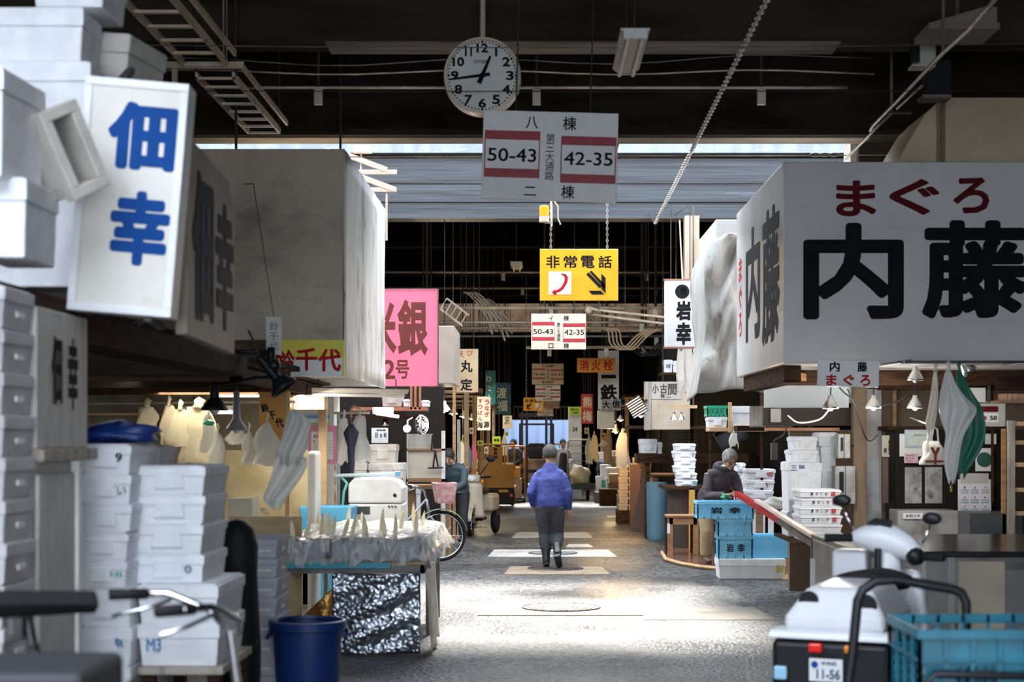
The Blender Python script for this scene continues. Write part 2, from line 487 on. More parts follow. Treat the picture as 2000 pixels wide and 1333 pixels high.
# stall back walls on both sides
def swall(name, x0, x1, y0, y1, z1, m): struct(name, MB().b2(x0, x1, y0, y1, 0, z1), m)
swall('wall_left_stall', -5.2, -5.1, 8, 24, 4.2, soot)
swall('wall_left_row', -3.4, -3.3, 27, 58, 4.6, soot)
swall('wall_right_stall', 5.6, 5.7, 8, 17.6, 4.2, wood_dark)
swall('wall_right_row', 3.5, 3.6, 23, 58, 4.6, soot)
# concrete pads round the manholes
pad_m = mat('tan_concrete', (.27, .20, .125), .7, c2=(.21, .15, .09), sc=3, dirt_or_sheen=(.36, .3, .23), dlo=.5, dhi=.7)
pad_lit = mat('lit_concrete', (.50, .48, .45), .5, c2=(.34, .32, .3), sc=2)  # farther concrete pads; the light on them is put into the paler colour
def pad(x0, x1, ya, yb, m, z=.008, cut=0.0):
    Ya, Yb = FY(yb), FY(ya)                       # yb: lower edge in the picture, the nearer one
    Ym = (Ya + Yb) / 2
    a, b = PX(x0, Ym), PX(x1, Ym)
    o = struct('floor_pad', MB().prism([(a, Ya), (b, Ya), (b - .06, Yb), (a + .06, Yb)], .0, z, 'xy'), m)
    return (a + b) / 2, Ym
cx, cy = pad(938, 1248, 1177, 1204, pad_m)
pad(986, 1188, 1108, 1124, pad_m)
pad(955, 1200, 1075, 1089, pad_lit)
pad(1002, 1155, 1041, 1051, pad_lit)
pad(1104, 1158, 1064, 1070, pad_lit)
pad(1250, 1500, 1187, 1212, mat('worn_patch', (.24, .21, .17), .7, c2=(.13, .12, .10), sc=2), .004)
def manhole(x, y, r, label, m_in):
    t = thing('manhole_cover', label, 'manhole cover', (x, y, .0))
    ring = MB()
    ring.tube([(r * math.cos(a), r * math.sin(a), .012) for a in [2 * math.pi * i / 40 for i in range(40)]], .009, 6, True)
    O('rim', ring, iron, t)
    d = MB().lathe([(r - .01, 0), (r - .01, .014), (0.001, .016)], 40)
    O('plate', d, m_in, t)
    c = MB()
    for i in range(-7, 8):
        for j in range(-7, 8):
            px_, py_ = i * r / 7.5 + (j % 2) * r / 15, j * r / 7.5
            if px_ ** 2 + py_ ** 2 < (r * .86) ** 2: c.b2(px_ - r / 20, px_ + r / 20, py_ - r / 20, py_ + r / 20, .014, .021)
    o = O('tread_pattern', c, m_in, t); o['kind'] = 'stuff'
manhole(PX(1096, 15.7), 15.7, .37, 'round manhole cover with pale worn studs in the nearest tan pad', mat('cover_pale', (.62, .58, .55), .4, c2=(.3, .27, .25), sc=12))
manhole(PX(1085, 20.3), 20.35, .34, 'dark round manhole cover under the feet of the walking man', iron)
manhole(PX(1080, 23), 23.0, .34, 'manhole cover with grey plate in the pad beyond the walking man', mat('cover_grey', (.35, .34, .33), .4, c2=(.2, .2, .2), sc=12))

struct('wall_light_mask', MB().b2(-14, -4, -4.2, -4, 0, 6.3).b2(4, 14, -4.2, -4, 0, 6.3).b2(-4, 4, -4.2, -4, 3.5, 6.3), soot)  # unseen wall added behind the camera, its opening shaped for the front light
struct('trim_4', MB().b2(.08, .12, 17.1, 20.6, 4.88, 4.94).b2(.86, .9, 17.1, 20.6, 4.88, 4.94), soot)
struct('trim_9', MB().b2(-2.09, -2.02, 17.8, 23.8, 3.365, 3.43), soot)
struct('wall_right_pier.001', MB().b2(PX(1338, 23.5), PX(1366, 23.5), 23.5, 23.75, 3.2, 4.82), mat('beige_pier', (.42, .33, .24), .7))
struct('trim_10', MB().b2(-1.75, 2.5, 13.5, 13.9, 4.895, 4.91), mat('bounce_lit_flange', (.2, .165, .12), .9, c2=(.11, .09, .065), sc=2, str3=(.6, 3, 3)))  # underside strip; light bounced from the floor is put into its lighter colour
struct('trim_11', MB().b2(-6, 3.4, 16.76, 17.1, 4.705, 4.72), mat('bounce_lit_flange', (.4, .3, .2)))  # same strip under the next beam, bounce light in its colour
# ================================================================ hanging aisle signs, clock, sign boxes
def wire(name, label, cat, pts, r, m, group=None, n=6):
    return tag(O(name, MB().tube(pts, r, n), m, smooth=True), label, cat, group)

def aisle_sign(cx, cy, w, h, Y, top, left, right, bottom, label, ztop, mid='第三大通路', tilt=0.0, board=None, ink_m=None, bar=None, hang=(-.26, .29)):
    s = Y / F
    t = thing('aisle_sign', label, 'sign', (PX(cx, Y), Y, PZ(cy, Y)), rot=(0, R(tilt), 0))
    W_, H_ = w * s, h * s
    O('board', MB().b2(-W_ / 2, W_ / 2, 0, .03 + .02 * W_, -H_ / 2, H_ / 2), board or sign_white, t, bev=.006)
    bars, fr = MB(), MB()
    ph = .52 * H_
    for sg, c in ((-1, -.28), (1, .285)):
        x0, x1 = (c - .205) * W_, (c + .205) * W_
        zc = .012 * H_ if sg < 0 else -.03 * H_
        for zz in (zc + ph / 2 - .05 * H_, zc - ph / 2 + .045 * H_):
            bars.b2(x0, x1, -.004, 0, zz - .05 * H_, zz + .05 * H_)
        e = .012 * H_
        fr.b2(x0, x0 + e, -.003, 0, zc - ph / 2, zc + ph / 2).b2(x1 - e, x1, -.003, 0, zc - ph / 2, zc + ph / 2)
    O('red_bar', bars, bar or sign_red, t)
    O('panel_border', fr, bar or sign_red, t)
    im = ink_m or ink
    it = [(left, -.28 * W_, .0, .36 * W_, .15 * H_), (right, .285 * W_, -.02 * H_, .36 * W_, .15 * H_)]
    for txt, zz in ((top, .37 * H_), (bottom, -.40 * H_)):
        if len(txt) == 2:
            it += [(txt[0], -.14 * W_, zz, .09 * W_, .14 * H_ if txt[0] != '二' else .1 * H_), (txt[1], .14 * W_, zz, .1 * W_, .155 * H_)]
        elif txt:
            it.append((txt, 0, zz, .36 * W_, .15 * H_))
    letter(t, it, im, y=-.0005, bold=.012)
    letter(t, col_text(mid, 0, .25 * H_, -.27 * H_, .065 * W_, .06), im, y=-.0005, bold=.004, name='aisle_name')
    rods(t, [((hx * W_, .02, H_ / 2 - .01), (hx * W_, .02, ztop - PZ(cy, Y))) for hx in hang], .006, rod)
    return t
aisle_sign(1074, 305, 264, 174, 12.75, '八棟', '50-43', '42-35', '二棟', 'large white aisle sign with red bars in front of the clock', 6.3, tilt=1.6)
aisle_sign(1091, 648, 107, 70, 24.6, 'イ棟', '50-43', '42-35', 'ロ棟', 'small white aisle sign with red bars below the yellow telephone sign', 6.1, tilt=0, board=mat('sign_cream', (.56, .48, .38), .5))
dull = mat('sign_dull', (.40, .33, .25), .5)
aisle_sign(1070, 731, 62, 41, 34, '7,000', '76-65', '64-53', '8,000', 'dim brownish aisle sign reading 7,000 and 8,000', 6.1, board=dull, bar=mat('dull_red', (.25, .05, .05), .5))
aisle_sign(1070, 768, 49, 31, 36.5, '5,000', '76-65', '64-53', '6,000', 'white far aisle sign reading 5,000 and 6,000', 6.1)
aisle_sign(1072, 787, 42, 22, 39.5, '3,000', '64-53', '64-53', '4,000', 'tan far aisle sign reading 4,000 half hidden behind a white one', 6.1, board=dull, bar=mat('dull_red', (.25, .05, .05), .5))
aisle_sign(1065, 803, 31, 19, 41.5, '1,000', '76-65', '64-53', '2,000', 'smallest farthest white aisle sign reading 2,000', 6.1)

def phone_sign(cx, cy, w, h, Y, label, ztop, mirror=False, hangers=True):
    s = Y / F; W_, H_ = w * s, h * s
    t = thing('telephone_sign', label, 'sign', (PX(cx, Y), Y, PZ(cy, Y)))
    O('board', MB().b2(-W_ / 2, W_ / 2, 0, .05, -H_ / 2, H_ / 2), sign_yellow, t, bev=.006)
    letter(t, row_text('非常電話', -.42 * W_, .42 * W_, .25 * H_, .245 * H_, .28), ink, bold=.02)
    k = -1 if mirror else 1
    xc, zc = -k * .245 * W_, -.16 * H_
    sq = .22 * H_
    O('white_square', MB().b2(xc - sq, xc + sq, -.004, 0, zc - sq, zc + sq), paper, t)
    pts = [(xc + sq * a, -.006, zc + sq * b) for a, b in ((.42, .72), (.58, .5), (.52, .1), (.25, -.4), (-.1, -.68), (-.45, -.76))]
    hs = MB().tube(pts, [sq * q for q in (.1, .15, .14, .13, .13, .1)], 8, flat=.25)
    hs.tube([(xc + sq * .12, -.006, zc + sq * .82), (xc + sq * .55, -.006, zc + sq * .72)], sq * .17, 8, flat=.25)
    hs.tube([(xc - sq * .62, -.006, zc - sq * .72), (xc - sq * .3, -.006, zc - sq * .9)], sq * .17, 8, flat=.25)
    O('handset_picture', hs, red_ink, t, smooth=True)
    a = MB(); q = .2 * H_
    ox = k * .23 * W_
    def P(u, v): return (ox + k * u * q, zc + v * q)
    a.prism([P(-1.05, .85), P(-.8, 1.02), P(.45, -.3), P(.25, -.52)], -.005, 0)
    a.prism([P(-.72, 1.08), P(-.55, 1.2), P(.78, -.2), P(.78, -.62)], -.005, 0)
    a.prism([P(.42, .9), P(.82, .5), P(.82, -1.0), P(.42, -.6)], -.005, 0)
    a.prism([P(.7, -1.1), P(.35, -.75), P(-.8, -.75), P(-.5, -1.1)], -.005, 0)
    O('arrow', a, ink, t)
    if hangers:
        c = MB()
        for hx in (-.36, .36):
            z0 = H_ / 2
            while z0 < ztop - PZ(cy, Y):
                c.tube([(hx * W_, .02, z0 - .01), (hx * W_ + .012, .02, z0 + .03), (hx * W_, .02, z0 + .07), (hx * W_ - .012, .02, z0 + .03)], .005, 5, True)
                z0 += .075
        O('hanging_chain', c, galv, t)
    return t
phone_sign(1131, 537, 153, 101, 20.5, 'yellow emergency telephone sign with arrow pointing down to the right', 4.88)
phone_sign(1042, 790, 39, 26, 37.5, 'tiny far yellow telephone sign with arrow pointing down to the left', 6.1, True)
# amber beacon beside the hanger
Yb = 20.3
t = thing('warning_beacon', 'orange warning beacon hanging above the telephone sign', 'beacon', (PX(1063, Yb), Yb, PZ(420, Yb)))
O('lens', MB().lathe([(.052, -.02), (.06, .0), (.06, .1), (.045, .115)], 16), mat('amber', (.9, .32, .02), .2, emis=(1, .3, .01), es=.5, trans=.3), t, smooth=2)
O('base', MB().lathe([(.062, -.09), (.062, -.02)], 16), mat('beacon_base', (.55, .45, .35), .5), t, smooth=2)
O('bracket', MB().bar((0, 0, -.09), (.09, .0, -.09), .03).tube([(.09, 0, -.14), (.09, .1, .15), (.06, .2, .3), (.04, .25, .62)], .012, 6).tube([(.1, 0, .2), (.17, 0, .1), (.17, 0, -.05), (.2, .0, -.12)], .01, 6), galv, t)
# ------------------------------------------------ clock
Yc = 13.0; s = Yc / F
t = thing('station_clock', 'big round white wall-style clock hanging from a pole above the aisle sign', 'clock', (PX(942, Yc), Yc, PZ(148, Yc)))
r = 76 * s
cream = mat('cream_metal', (.66, .53, .40), .35, .3)
O('case', MB().lathe([(r * .55, .2), (r * .97, .17), (r, .12), (r, -.0), (r * .98, -.025), (r * .92, -.025), (r * .9, .0)], 48, axis='y', cap=False).lathe([(.001, .2), (r * .55, .2)], 48, axis='y', cap=False), cream, t, smooth=2)
O('face', MB().lathe([(.001, -.004), (r * .91, -.004), (r * .91, .01)], 48, axis='y', cap=False), mat('clock_face', (.74, .74, .71), .4), t)
its = []
for i in range(1, 13):
    a = R(90 - 30 * i)
    n_ = str(i)
    its.append((n_, math.cos(a) * r * .71, math.sin(a) * r * .71, r * (.2 if len(n_) == 1 else .3) * (.3 if i == 1 else (1 if i != 11 else .62)), r * .24))
letter(t, its, ink, y=-.005, bold=.035, name='numerals')
mk = MB()
for i in range(60):
    a = R(6 * i); q = .018 if i % 5 else .03
    mk.at((math.cos(a) * r * .865, -.006, math.sin(a) * r * .865)).b2(-q * r, q * r, -.001, .001, -q * r, q * r)
O('minute_marks', mk, ink, t)
letter(t, [('CITIZEN', -.02 * r, .36 * r, .4 * r, .075 * r)], ink, y=-.005, bold=.03, name='maker_word')
def hand(a, l, tail, w, y, nm):
    a = R(a); d = Vector((math.sin(a), 0, math.cos(a))); n_ = Vector((math.cos(a), 0, -math.sin(a)))
    p = [(-d * tail - n_ * w * 1.1), (-d * tail + n_ * w * 1.1), d * l + n_ * w * .5, d * l - n_ * w * .5]
    O(nm, MB().prism([(v.x, v.z) for v in p], y - .004, y), ink, t)
hand(23, r * .54, r * .22, r * .055, -.012, 'hour_hand')
hand(262.5, r * .86, r * .2, r * .042, -.018, 'minute_hand')
O('hub', MB().cyl((0, -.024, 0), (0, -.004, 0), r * .07), ink, t)
O('pole', MB().cyl((0, .09, r * .97), (0, .09, 6.3 - PZ(148, Yc)), .022), beige_pipe, t, smooth=2)

# ------------------------------------------------ right: the tuna stall's big sign box
x0, x1, y0, y1, z0, z1 = 2.1, 5.4, 14.0, 17.3, 2.27, 4.0
t = thing('sign_box', 'huge white sign box with big black characters over the tuna stall', 'sign', (x0, y0, z0))
O('box_body', MB().b2(0, x1 - x0, 0, y1 - y0, 0, z1 - z0), mat('naito_white', (.74, .72, .70), .22, c2=(.66, .64, .62), sc=1.2, dirt_or_sheen=(.5, .49, .47), dsc=(1.5, 1.5, 3), dlo=.6, dhi=.9), t, bev=.012)
s = y0 / F
def gx(x): return PX(x, y0) - x0
def gz(y): return PZ(y, y0) - z0
letter(t, [('内', gx(1667), gz(530), 184 * s, 178 * s), ('藤', gx(1905), gz(527), 196 * s, 182 * s)], ink, bold=.004, brush=.034, name='big_characters')
letter(t, [('ま', gx(1672), gz(388), 74 * s, 66 * s), ('ぐ', gx(1786), gz(385), 92 * s, 66 * s), ('ろ', gx(1897), gz(382), 66 * s, 66 * s)], maroon_ink, bold=.004, brush=.036, name='red_characters')
letter(t, [('内', -(15.99 - y0), 3.14 - z0, .98, 1.05), ('藤', -(14.76 - y0), 3.1 - z0, 1.05, 1.17)], ink, bold=.004, brush=.03, rz=R(-90), name='side_characters')
letter(t, col_text('まぐろ', -(16.97 - y0), 3.5 - z0, 2.68 - z0, .24), red_ink, bold=.03, rz=R(-90), name='side_red_characters')
# small board below it
Yq = 13.8; s = Yq / F
t = thing('hanging_sign', 'small white board with black and red characters under the huge sign box', 'sign', (PX(1657, Yq), Yq, PZ(730, Yq)), rot=(0, R(.8), 0))
O('board', MB().b2(-60 * s, 60 * s, 0, .02, -26 * s, 26 * s), sign_white, t, bev=.004)
letter(t, [('内', -27 * s, 13 * s, 20 * s, 20 * s), ('藤', 27 * s, 13 * s, 20 * s, 20 * s)], ink, bold=.03)
letter(t, [('ま', -33 * s, -13 * s, 21 * s, 22 * s), ('ぐ', 1 * s, -13 * s, 22 * s, 22 * s), ('ろ', 33 * s, -13 * s, 20 * s, 22 * s)], red_ink, bold=.035, name='red_characters')
rods(t, [((-.1, .01, 18 * s), (-.1, .2, 19 * s)), ((.12, .01, 18 * s), (.12, .2, 19 * s))], .008, iron, 'hook')

# ------------------------------------------------ left: the great grey sheeted box with the yellow board
x0, x1, y0, y1, z0, z1 = -3.05, -1.65, 14.0, 17.7, 2.17, 4.11
t = thing('sign_box', 'big grey sheeted box above the left stall with a pale streaked side', 'sign box', (x0, y0, z0))
O('box_body', MB().b2(0, x1 - x0 - .012, 0, y1 - y0, .3, z1 - z0), mat('grey_sheeting', (.62, .52, .39), .5, c2=(.50, .41, .30), sc=1.1, bump=.06, bsc=2, dirt_or_sheen=(.2, .18, .15), dlo=.5, dhi=.75, dsc=(1.2, 1.2, 1.6)), t, bev=.01)
O('side_sheet', MB().sheet(20, 14, lambda u, v: ((x1 - x0) - .006 + .008 * math.sin(u * 40 + v * 5) * (1 - v * .5), u * (y1 - y0), v * (z1 - z0))), mat('streaked_white', (.74, .73, .69), .5, c2=(.60, .58, .53), sc=1.2, str3=(3, 4, .8), dirt_or_sheen=(.22, .20, .15), dlo=.54, dhi=.7, dsc=(1, 1.7, .9)), t, solid=.012, smooth=True)
O('hanger', MB().cyl((.4, .4, z1 - z0), (.4, .4, 6.3 - z0), .012).cyl((1.1, 2.2, z1 - z0), (1.1, 2.2, 6.3 - z0), .012), rod, t)
O('underside', MB().b2(0, x1 - x0 - .02, .05, y1 - y0, .02, .06), mat('pale_soffit', (.66, .62, .55), .5), t)
Yq = 13.92; s = Yq / F
t = thing('sign_board', 'yellow and white board with red brush characters under the grey box', 'sign', (PX(606, Yq), Yq, PZ(700, Yq)))
a, b_ = 63 * s, 36 * s
m_ys = mat('lemon_yellow', (.78, .68, .02), .4)
O('board', MB().b2(-a, a, 0, .06, -b_, 0), sign_white, t)
O('yellow_half', MB().b2(-a, a, -.002, .06, 0, b_), m_ys, t)
letter(t, [('鈴', -48 * s, -6 * s, 34 * s, 44 * s), ('千', -7 * s, -2 * s, 40 * s, 42 * s), ('代', 38 * s, -4 * s, 42 * s, 42 * s)], red_ink, y=-.003, bold=.004, brush=.03)
O('side_strip', MB().b2(a, a + .012, 0, .06, -b_, b_), m_ys, t)
# faded narrow hanging sign at its left
Yq = 13.0; s = Yq / F
t = thing('hanging_sign', 'narrow faded board with worn characters hung left of the yellow board', 'sign', (PX(535, Yq), Yq, PZ(655, Yq)), rz=R(12))
O('board', MB().b2(-15 * s, 15 * s, 0, .03, -38 * s, 36 * s), sign_old, t)
letter(t, col_text('鈴千代', 0, 26 * s, -30 * s, 17 * s), mat('faded_ink', (.22, .26, .32), .6), bold=.02)
O('hanger', MB().tube([(0, .01, 36 * s), (-.16, .01, 1.2), (-.2, 1.02, 1.35)], .004), iron, t)

# ------------------------------------------------ left front: the tilted blue-lettered light box
Yq = 6.9; s = Yq / F
t = thing('light_box_sign', 'tilted white light box with two large blue characters at the upper left', 'sign', (PX(251, Yq), Yq, PZ(385, Yq)), rot=(0, R(4.6), R(2)))
a, b_ = 101 * s, 229 * s
O('face', MB().b2(-a + .03, a - .03, -.006, .0, -b_ + .03, b_ - .03), mat('aged_acrylic', (.72, .70, .66), .3, c2=(.62, .59, .53), sc=2, dirt_or_sheen=(.5, .44, .34), dlo=.58, dhi=.8, dsc=(3, 3, 3)), t)
fr = MB().b2(-a, a, -.014, .16, b_ - .035, b_).b2(-a, a, -.014, .16, -b_, -b_ + .035).b2(-a, -a + .035, -.014, .16, -b_ + .035, b_ - .035).b2(a - .035, a, -.014, .16, -b_ + .035, b_ - .035)
O('frame', fr, mat('white_frame', (.80, .80, .82), .35), t, bev=.004)
O('back_panel', MB().b2(-a + .03, a - .03, .12, .15, -b_ + .03, b_ - .03), iron, t)
letter(t, [('佃', 18 * s, 120 * s, 122 * s, 122 * s), ('幸', 27 * s, -60 * s, 106 * s, 134 * s)], blue_ink, y=-.0065, bold=.004, brush=.05)
O('bracket', MB().bar((-.1, .1, b_), (-.1, .3, b_ + .1), .03).bar((.1, .1, -b_), (.1, .4, -b_ - .02), .03), iron, t)
# dark side board behind it, characters seen edge-on
X = -1.54; ya, yb = 7.2, 8.32
t = thing('side_sign', 'brownish side board with stretched dark characters behind the tilted light box', 'sign', (X, (ya + yb) / 2, 0))
q = (yb - ya) / 2
O('board', MB().prism([(-q, 2.10), (q, 2.07), (q, 2.82), (q - .14, 2.92), (-q, 2.98)], -.05, 0, 'yz'), mat('brown_acrylic', (.26, .21, .16), .4, spec=.25, c2=(.19, .15, .11), sc=2), t)
letter(t, [('佃', -.22, 2.52, .44, .64), ('幸', .30, 2.48, .42, .58)], mat('dark_blue_ink', (.012, .018, .035), .6, spec=.15), bold=.004, brush=.04, rz=R(90), loc=(.001, 0, 0))

rods(t, [((-.05, -.2, 2.5), (-.5, -.2, 2.19)), ((-.05, .4, 2.4), (-.5, .4, 2.19))], .015, iron, 'bracket')
# ------------------------------------------------ pink banner and the signs down the left row
Yq = 19.2; s = Yq / F
t = thing('banner_sign', 'bright pink sign with brown-red characters behind the grey box', 'sign', (PX(802, Yq), Yq, PZ(660, Yq)))
O('sheet', MB().b2(-110 * s, 53 * s, 0, .012, -95 * s, 95 * s), mat('pink_sheet', (.86, .33, .46), .5, c2=(.82, .30, .42), sc=2, transl=.55), t)
pin = mat('brown_red_ink', (.20, .035, .03), .5)
letter(t, [('米', -58 * s, 19 * s, 62 * s, 110 * s), ('銀', 4 * s, 19 * s, 60 * s, 112 * s)], pin, bold=.036)
letter(t, [('1', -70 * s, -62 * s, 12 * s, 38 * s), ('2', -42 * s, -62 * s, 24 * s, 38 * s), ('号', -16 * s, -62 * s, 27 * s, 37 * s)], pin, bold=.025, name='stall_number')
O('stretcher', MB().bar((-110 * s, .02, 95 * s), (53 * s, .02, 95 * s), .02).bar((53 * s, .02, -95 * s), (53 * s, .02, 95 * s), .02), iron, t)
tag(O('grey_panel_box', MB().b2(PX(820, 21), PX(887, 21), 21, 22.5, PZ(750, 21), PZ(637, 21)), mat('warm_grey', (.36, .32, .27), .5), bev=.01), 'plain grey box sign behind the pink sign', 'sign box')
O('arm', MB().bar((-1.35, 21.5, 3.07), (-2.03, 21.5, 3.40), .03), rod, bpy.data.objects['grey_panel_box'])

def flat_sign(name, label, x0, x1, ya, yb, Y, board_m, items, tilt=0, thick=.03, rz=0.0, cat='sign', hang=True, frame=None):
    s = Y / F; cx, cy = (x0 + x1) / 2, (ya + yb) / 2
    t = thing(name, label, cat, (PX(cx, Y), Y, PZ(cy, Y)), rot=(0, R(tilt), rz))
    a, b_ = (x1 - x0) / 2 * s, (yb - ya) / 2 * s
    O('board', MB().b2(-a, a, 0, thick, -b_, b_), board_m, t, bev=min(.005, thick / 4))
    if frame: O('frame', MB().b2(-a - .01, a + .01, -.005, thick + .01, b_, b_ + .02).b2(-a - .01, a + .01, -.005, thick + .01, -b_ - .02, -b_), frame, t)
    for k, (txt, x, y, w, h, m, bd) in enumerate(items):
        letter(t, [(txt, (x - cx) * s, (cy - y) * s, w * s, h * s)], m, bold=bd, name='lettering')
    if hang: rods(t, [((q * a, .01, b_), (q * a, .01, (hang if hang is not True else roof_z(Y)) - PZ(cy, Y))) for q in (-.6, .6)], .006, rod)
    return t
old_red = mat('old_red', (.45, .10, .06), .6)
flat_sign('shop_sign', 'tall tan shop sign with round dark characters and small red ones on top', 891, 934, 682, 767, 26, mat('tan_board', (.60, .45, .27), .6, c2=(.48, .34, .19), sc=1.5), [('え', 901, 692, 12, 12, old_red, .02), ('び', 918, 690, 12, 12, old_red, .02), ('丸', 911, 716, 24, 24, ink, .03), ('定', 911, 752, 24, 24, ink, .03)])
flat_sign('shop_sign', 'white eel shop sign with two red columns and black characters below', 932, 958, 775, 841, 30, sign_white, [(c, 951, 786 + 12 * i, 10, 10, red_ink, .03) for i, c in enumerate('うなぎ')] + [(c, 938, 784 + 11.5 * i, 9, 9, red_ink, .03) for i, c in enumerate('すっぽん')] + [('海', 937, 831, 12, 13, ink, .03), ('源', 950, 830, 12, 13, ink, .03)])
flat_sign('shop_sign', 'dark teal banner with white brush characters partly behind another teal one', 948, 968, 724, 790, 33, mat('teal_cloth', (.02, .20, .26), .6), [(c, 954, 740 + 18 * i, 11, 13, paper, .02) for i, c in enumerate('わたふ')])
flat_sign('shop_sign', 'blue teal banner with two large white characters deep in the left row', 968, 998, 748, 810, 36, mat('teal_cloth_2', (.02, .13, .20), .6), [('渡', 980, 768, 20, 22, paper, .02), ('福', 981, 793, 20, 22, paper, .02)])
flat_sign('shop_sign', 'pale narrow sign with one black character at the end of the left row', 982, 1000, 812, 838, 38, sign_old, [('沢', 990, 822, 10, 16, ink, .02)])
flat_sign('shop_sign', 'yellow green price sheet deep in the left row', 962, 978, 853, 868, 33, mat('lime_paper', (.50, .70, .05), .7), [('鮮魚', 970, 860, 11, 6, ink, .02)], thick=.01)
# right row
flat_sign('fire_hydrant_banner', 'orange banner with red characters hung above the right row', 1127, 1202, 700, 728, 28.5, mat('orange_cloth', (.85, .36, .02), .6, c2=(.75, .28, .01), transl=.2), [('消', 1141, 714, 18, 20, red_ink, .02), ('火', 1164, 714, 18, 20, red_ink, .02), ('栓', 1188, 714, 18, 20, red_ink, .02)], thick=.012)
flat_sign('shop_sign', 'tall white sign with large black brush characters under the orange banner', 1168, 1209, 685, 800, 29, mat('dim_white_board', (.66, .60, .50), .5), [('一', 1189, 736, 29, 7, ink, .04), ('鉄', 1189, 767, 34, 32, ink, .035)])
flat_sign('shop_sign', 'small grey wooden board with two black characters below the tall white sign', 1175, 1213, 780, 802, 28.965, wood_grey, [('大', 1184, 791, 14, 15, ink, .03), ('信', 1203, 790, 16, 15, ink, .03)], hang=False)
tag(O('blank_board', MB().b2(PX(1168, 29.04), PX(1200, 29.04), 29.04, 29.4, PZ(838, 29.2), PZ(802, 29.2)), mat('cream_panel', (.70, .58, .40), .5)), 'blank cream panel below the tall white sign', 'panel')
flat_sign('shop_sign', 'red vertical sign with two white characters deep in the right row', 1135, 1158, 770, 828, 33, mat('sign_crimson', (.50, .01, .025), .5), [('熊', 1147, 786, 18, 22, paper, .03), ('梅', 1147, 813, 18, 22, paper, .03)])
flat_sign('shop_sign', 'white vertical sign with a round fish emblem and two bold black characters', 1298, 1360, 548, 678, 21.5, mat('lilac_white', (.60, .60, .62), .4), [('岩', 1335, 607, 30, 38, ink, .05), ('幸', 1335, 652, 30, 44, ink, .045), ('魚', 1335, 569, 15, 17, paper, .03)], thick=.06, hang=4.7, frame=mat('rust_trim', (.30, .13, .09), .6))
Yq = 21.5; s = Yq / F
o = bpy.data.objects['shop_sign.009'] if 'shop_sign.009' in bpy.data.objects else None
sg = [q for q in bpy.data.objects if q.get('label', '').startswith('white vertical sign with a round')][0]
rods(sg, [((q * .13, .02, 4.7 - PZ(613, 21.5)), (q * .13, 2.32, 4.88 - PZ(613, 21.5))) for q in (-1, 1)], .005, rod, 'arm')
O('emblem', MB().lathe([(.001, -.003), (14 * s, -.003), (14 * s, .0)], 28, (2 * s + .01, 0, 43 * s), 'y', False), ink, sg)
# side slab of the same sign: the metal return seen behind
# boxed sign further back, right
Yq = 25; s = Yq / F
t = thing('sign_box', 'pale brown boxed sign with three grey characters on the right row', 'sign box', (PX(1272, Yq), Yq, PZ(840, Yq)))
O('box_body', MB().b2(0, 76 * s, 0, 1.6, 0, 92 * s), mat('carton_board', (.50, .42, .32), .6, c2=(.42, .34, .25), sc=3, dirt_or_sheen=(.2, .16, .12), dlo=.6, dhi=.8), t, bev=.01)
O('hanger', MB().cyl((.2, .3, 90 * s), (.2, .3, 6.1 - PZ(840, Yq)), .01).cyl((.5, 1.3, 90 * s), (.5, 1.3, 6.1 - PZ(840, Yq)), .01), rod, t)
O('side_board', MB().b2(-.11, -.005, -.02, .03, 0, 94 * s), wood_grey, t)
O('sign_face', MB().b2(.0, 58 * s, -.012, 0, 60 * s, 94 * s), mat('grey_board', (.46, .42, .37), .6), t)
letter(t, [('小', 8 * s, 80 * s, 13 * s, 18 * s), ('古', 24 * s, 80 * s, 14 * s, 19 * s), ('間', 41 * s, 79 * s, 17 * s, 22 * s), ('第', 22 * s, 66 * s, 9 * s, 8 * s), ('二', 34 * s, 66 * s, 9 * s, 6 * s)], mat('grey_ink', (.05, .045, .04), .6), y=-.0125, bold=.03)
# white numbered pillar far down
Yq = 44.6; s = Yq / F
t = thing('numbered_post', 'white post with number 34 and a lime notice on top far down the aisle', 'post', (PX(1123, Yq), Yq, 0))
O('shaft', MB().b2(-13 * s, 13 * s, 0, .3, 0, PZ(795, Yq)), white, t)
letter(t, [('34', 0, PZ(839, Yq), 10 * s, 9 * s)], ink, bold=.02)
O('lime_notice', MB().b2(-12 * s, 11 * s, -.02, 0, PZ(811, Yq), PZ(795, Yq)), mat('lime_paper', (.50, .70, .05), .7), t, label='lime green paper notice')
letter(t, [('撮影禁止', 0, PZ(800, Yq), 18 * s, 4 * s), ('ご遠慮', 0, PZ(806, Yq), 13 * s, 4 * s)], ink, y=-.021, bold=.005, name='notice_text')

# ------------------------------------------------ white crate and tarpaulin behind the huge sign box
tag(O('white_locker', MB().b2(2.06, 3.5, 18.95, 20.9, 2.3, 4.16), mat('locker_white', (.60, .60, .59), .5), bev=.01), 'plain white box standing behind the tarpaulin over the right stall', 'box')
for qx in (3.3, 3.42): O('post', MB().b2(qx, qx + .06, 20.7, 20.76, 0, 2.3), wood_dark, bpy.data.objects['white_locker'])
def tarp(u, v):
    x = 1.80 + 1.7 * u - .12 * v * (1 - u) * 0 + .04 * math.sin(9 * u + 4 * v)
    z = 3.92 - 1.86 * v - .25 * max(0, .15 - u) * (1 - v) * 6 + .12 * math.sin(6 * u) * v
    y = 18.3 + .07 * math.sin(30 * u + 6 * v + 2 * math.sin(5 * v)) + .06 * math.sin(15 * u - 11 * v) + .03 * math.sin(55 * u + 20 * v) + .22 * (v - .5) ** 2
    if u < .12: y += (0.12 - u) * 14 * (1 - .4 * v); x = 1.80 + .28 * u + .10 * (1 - v) - .03 * math.sin(8 * v)
    return (x, y, z)
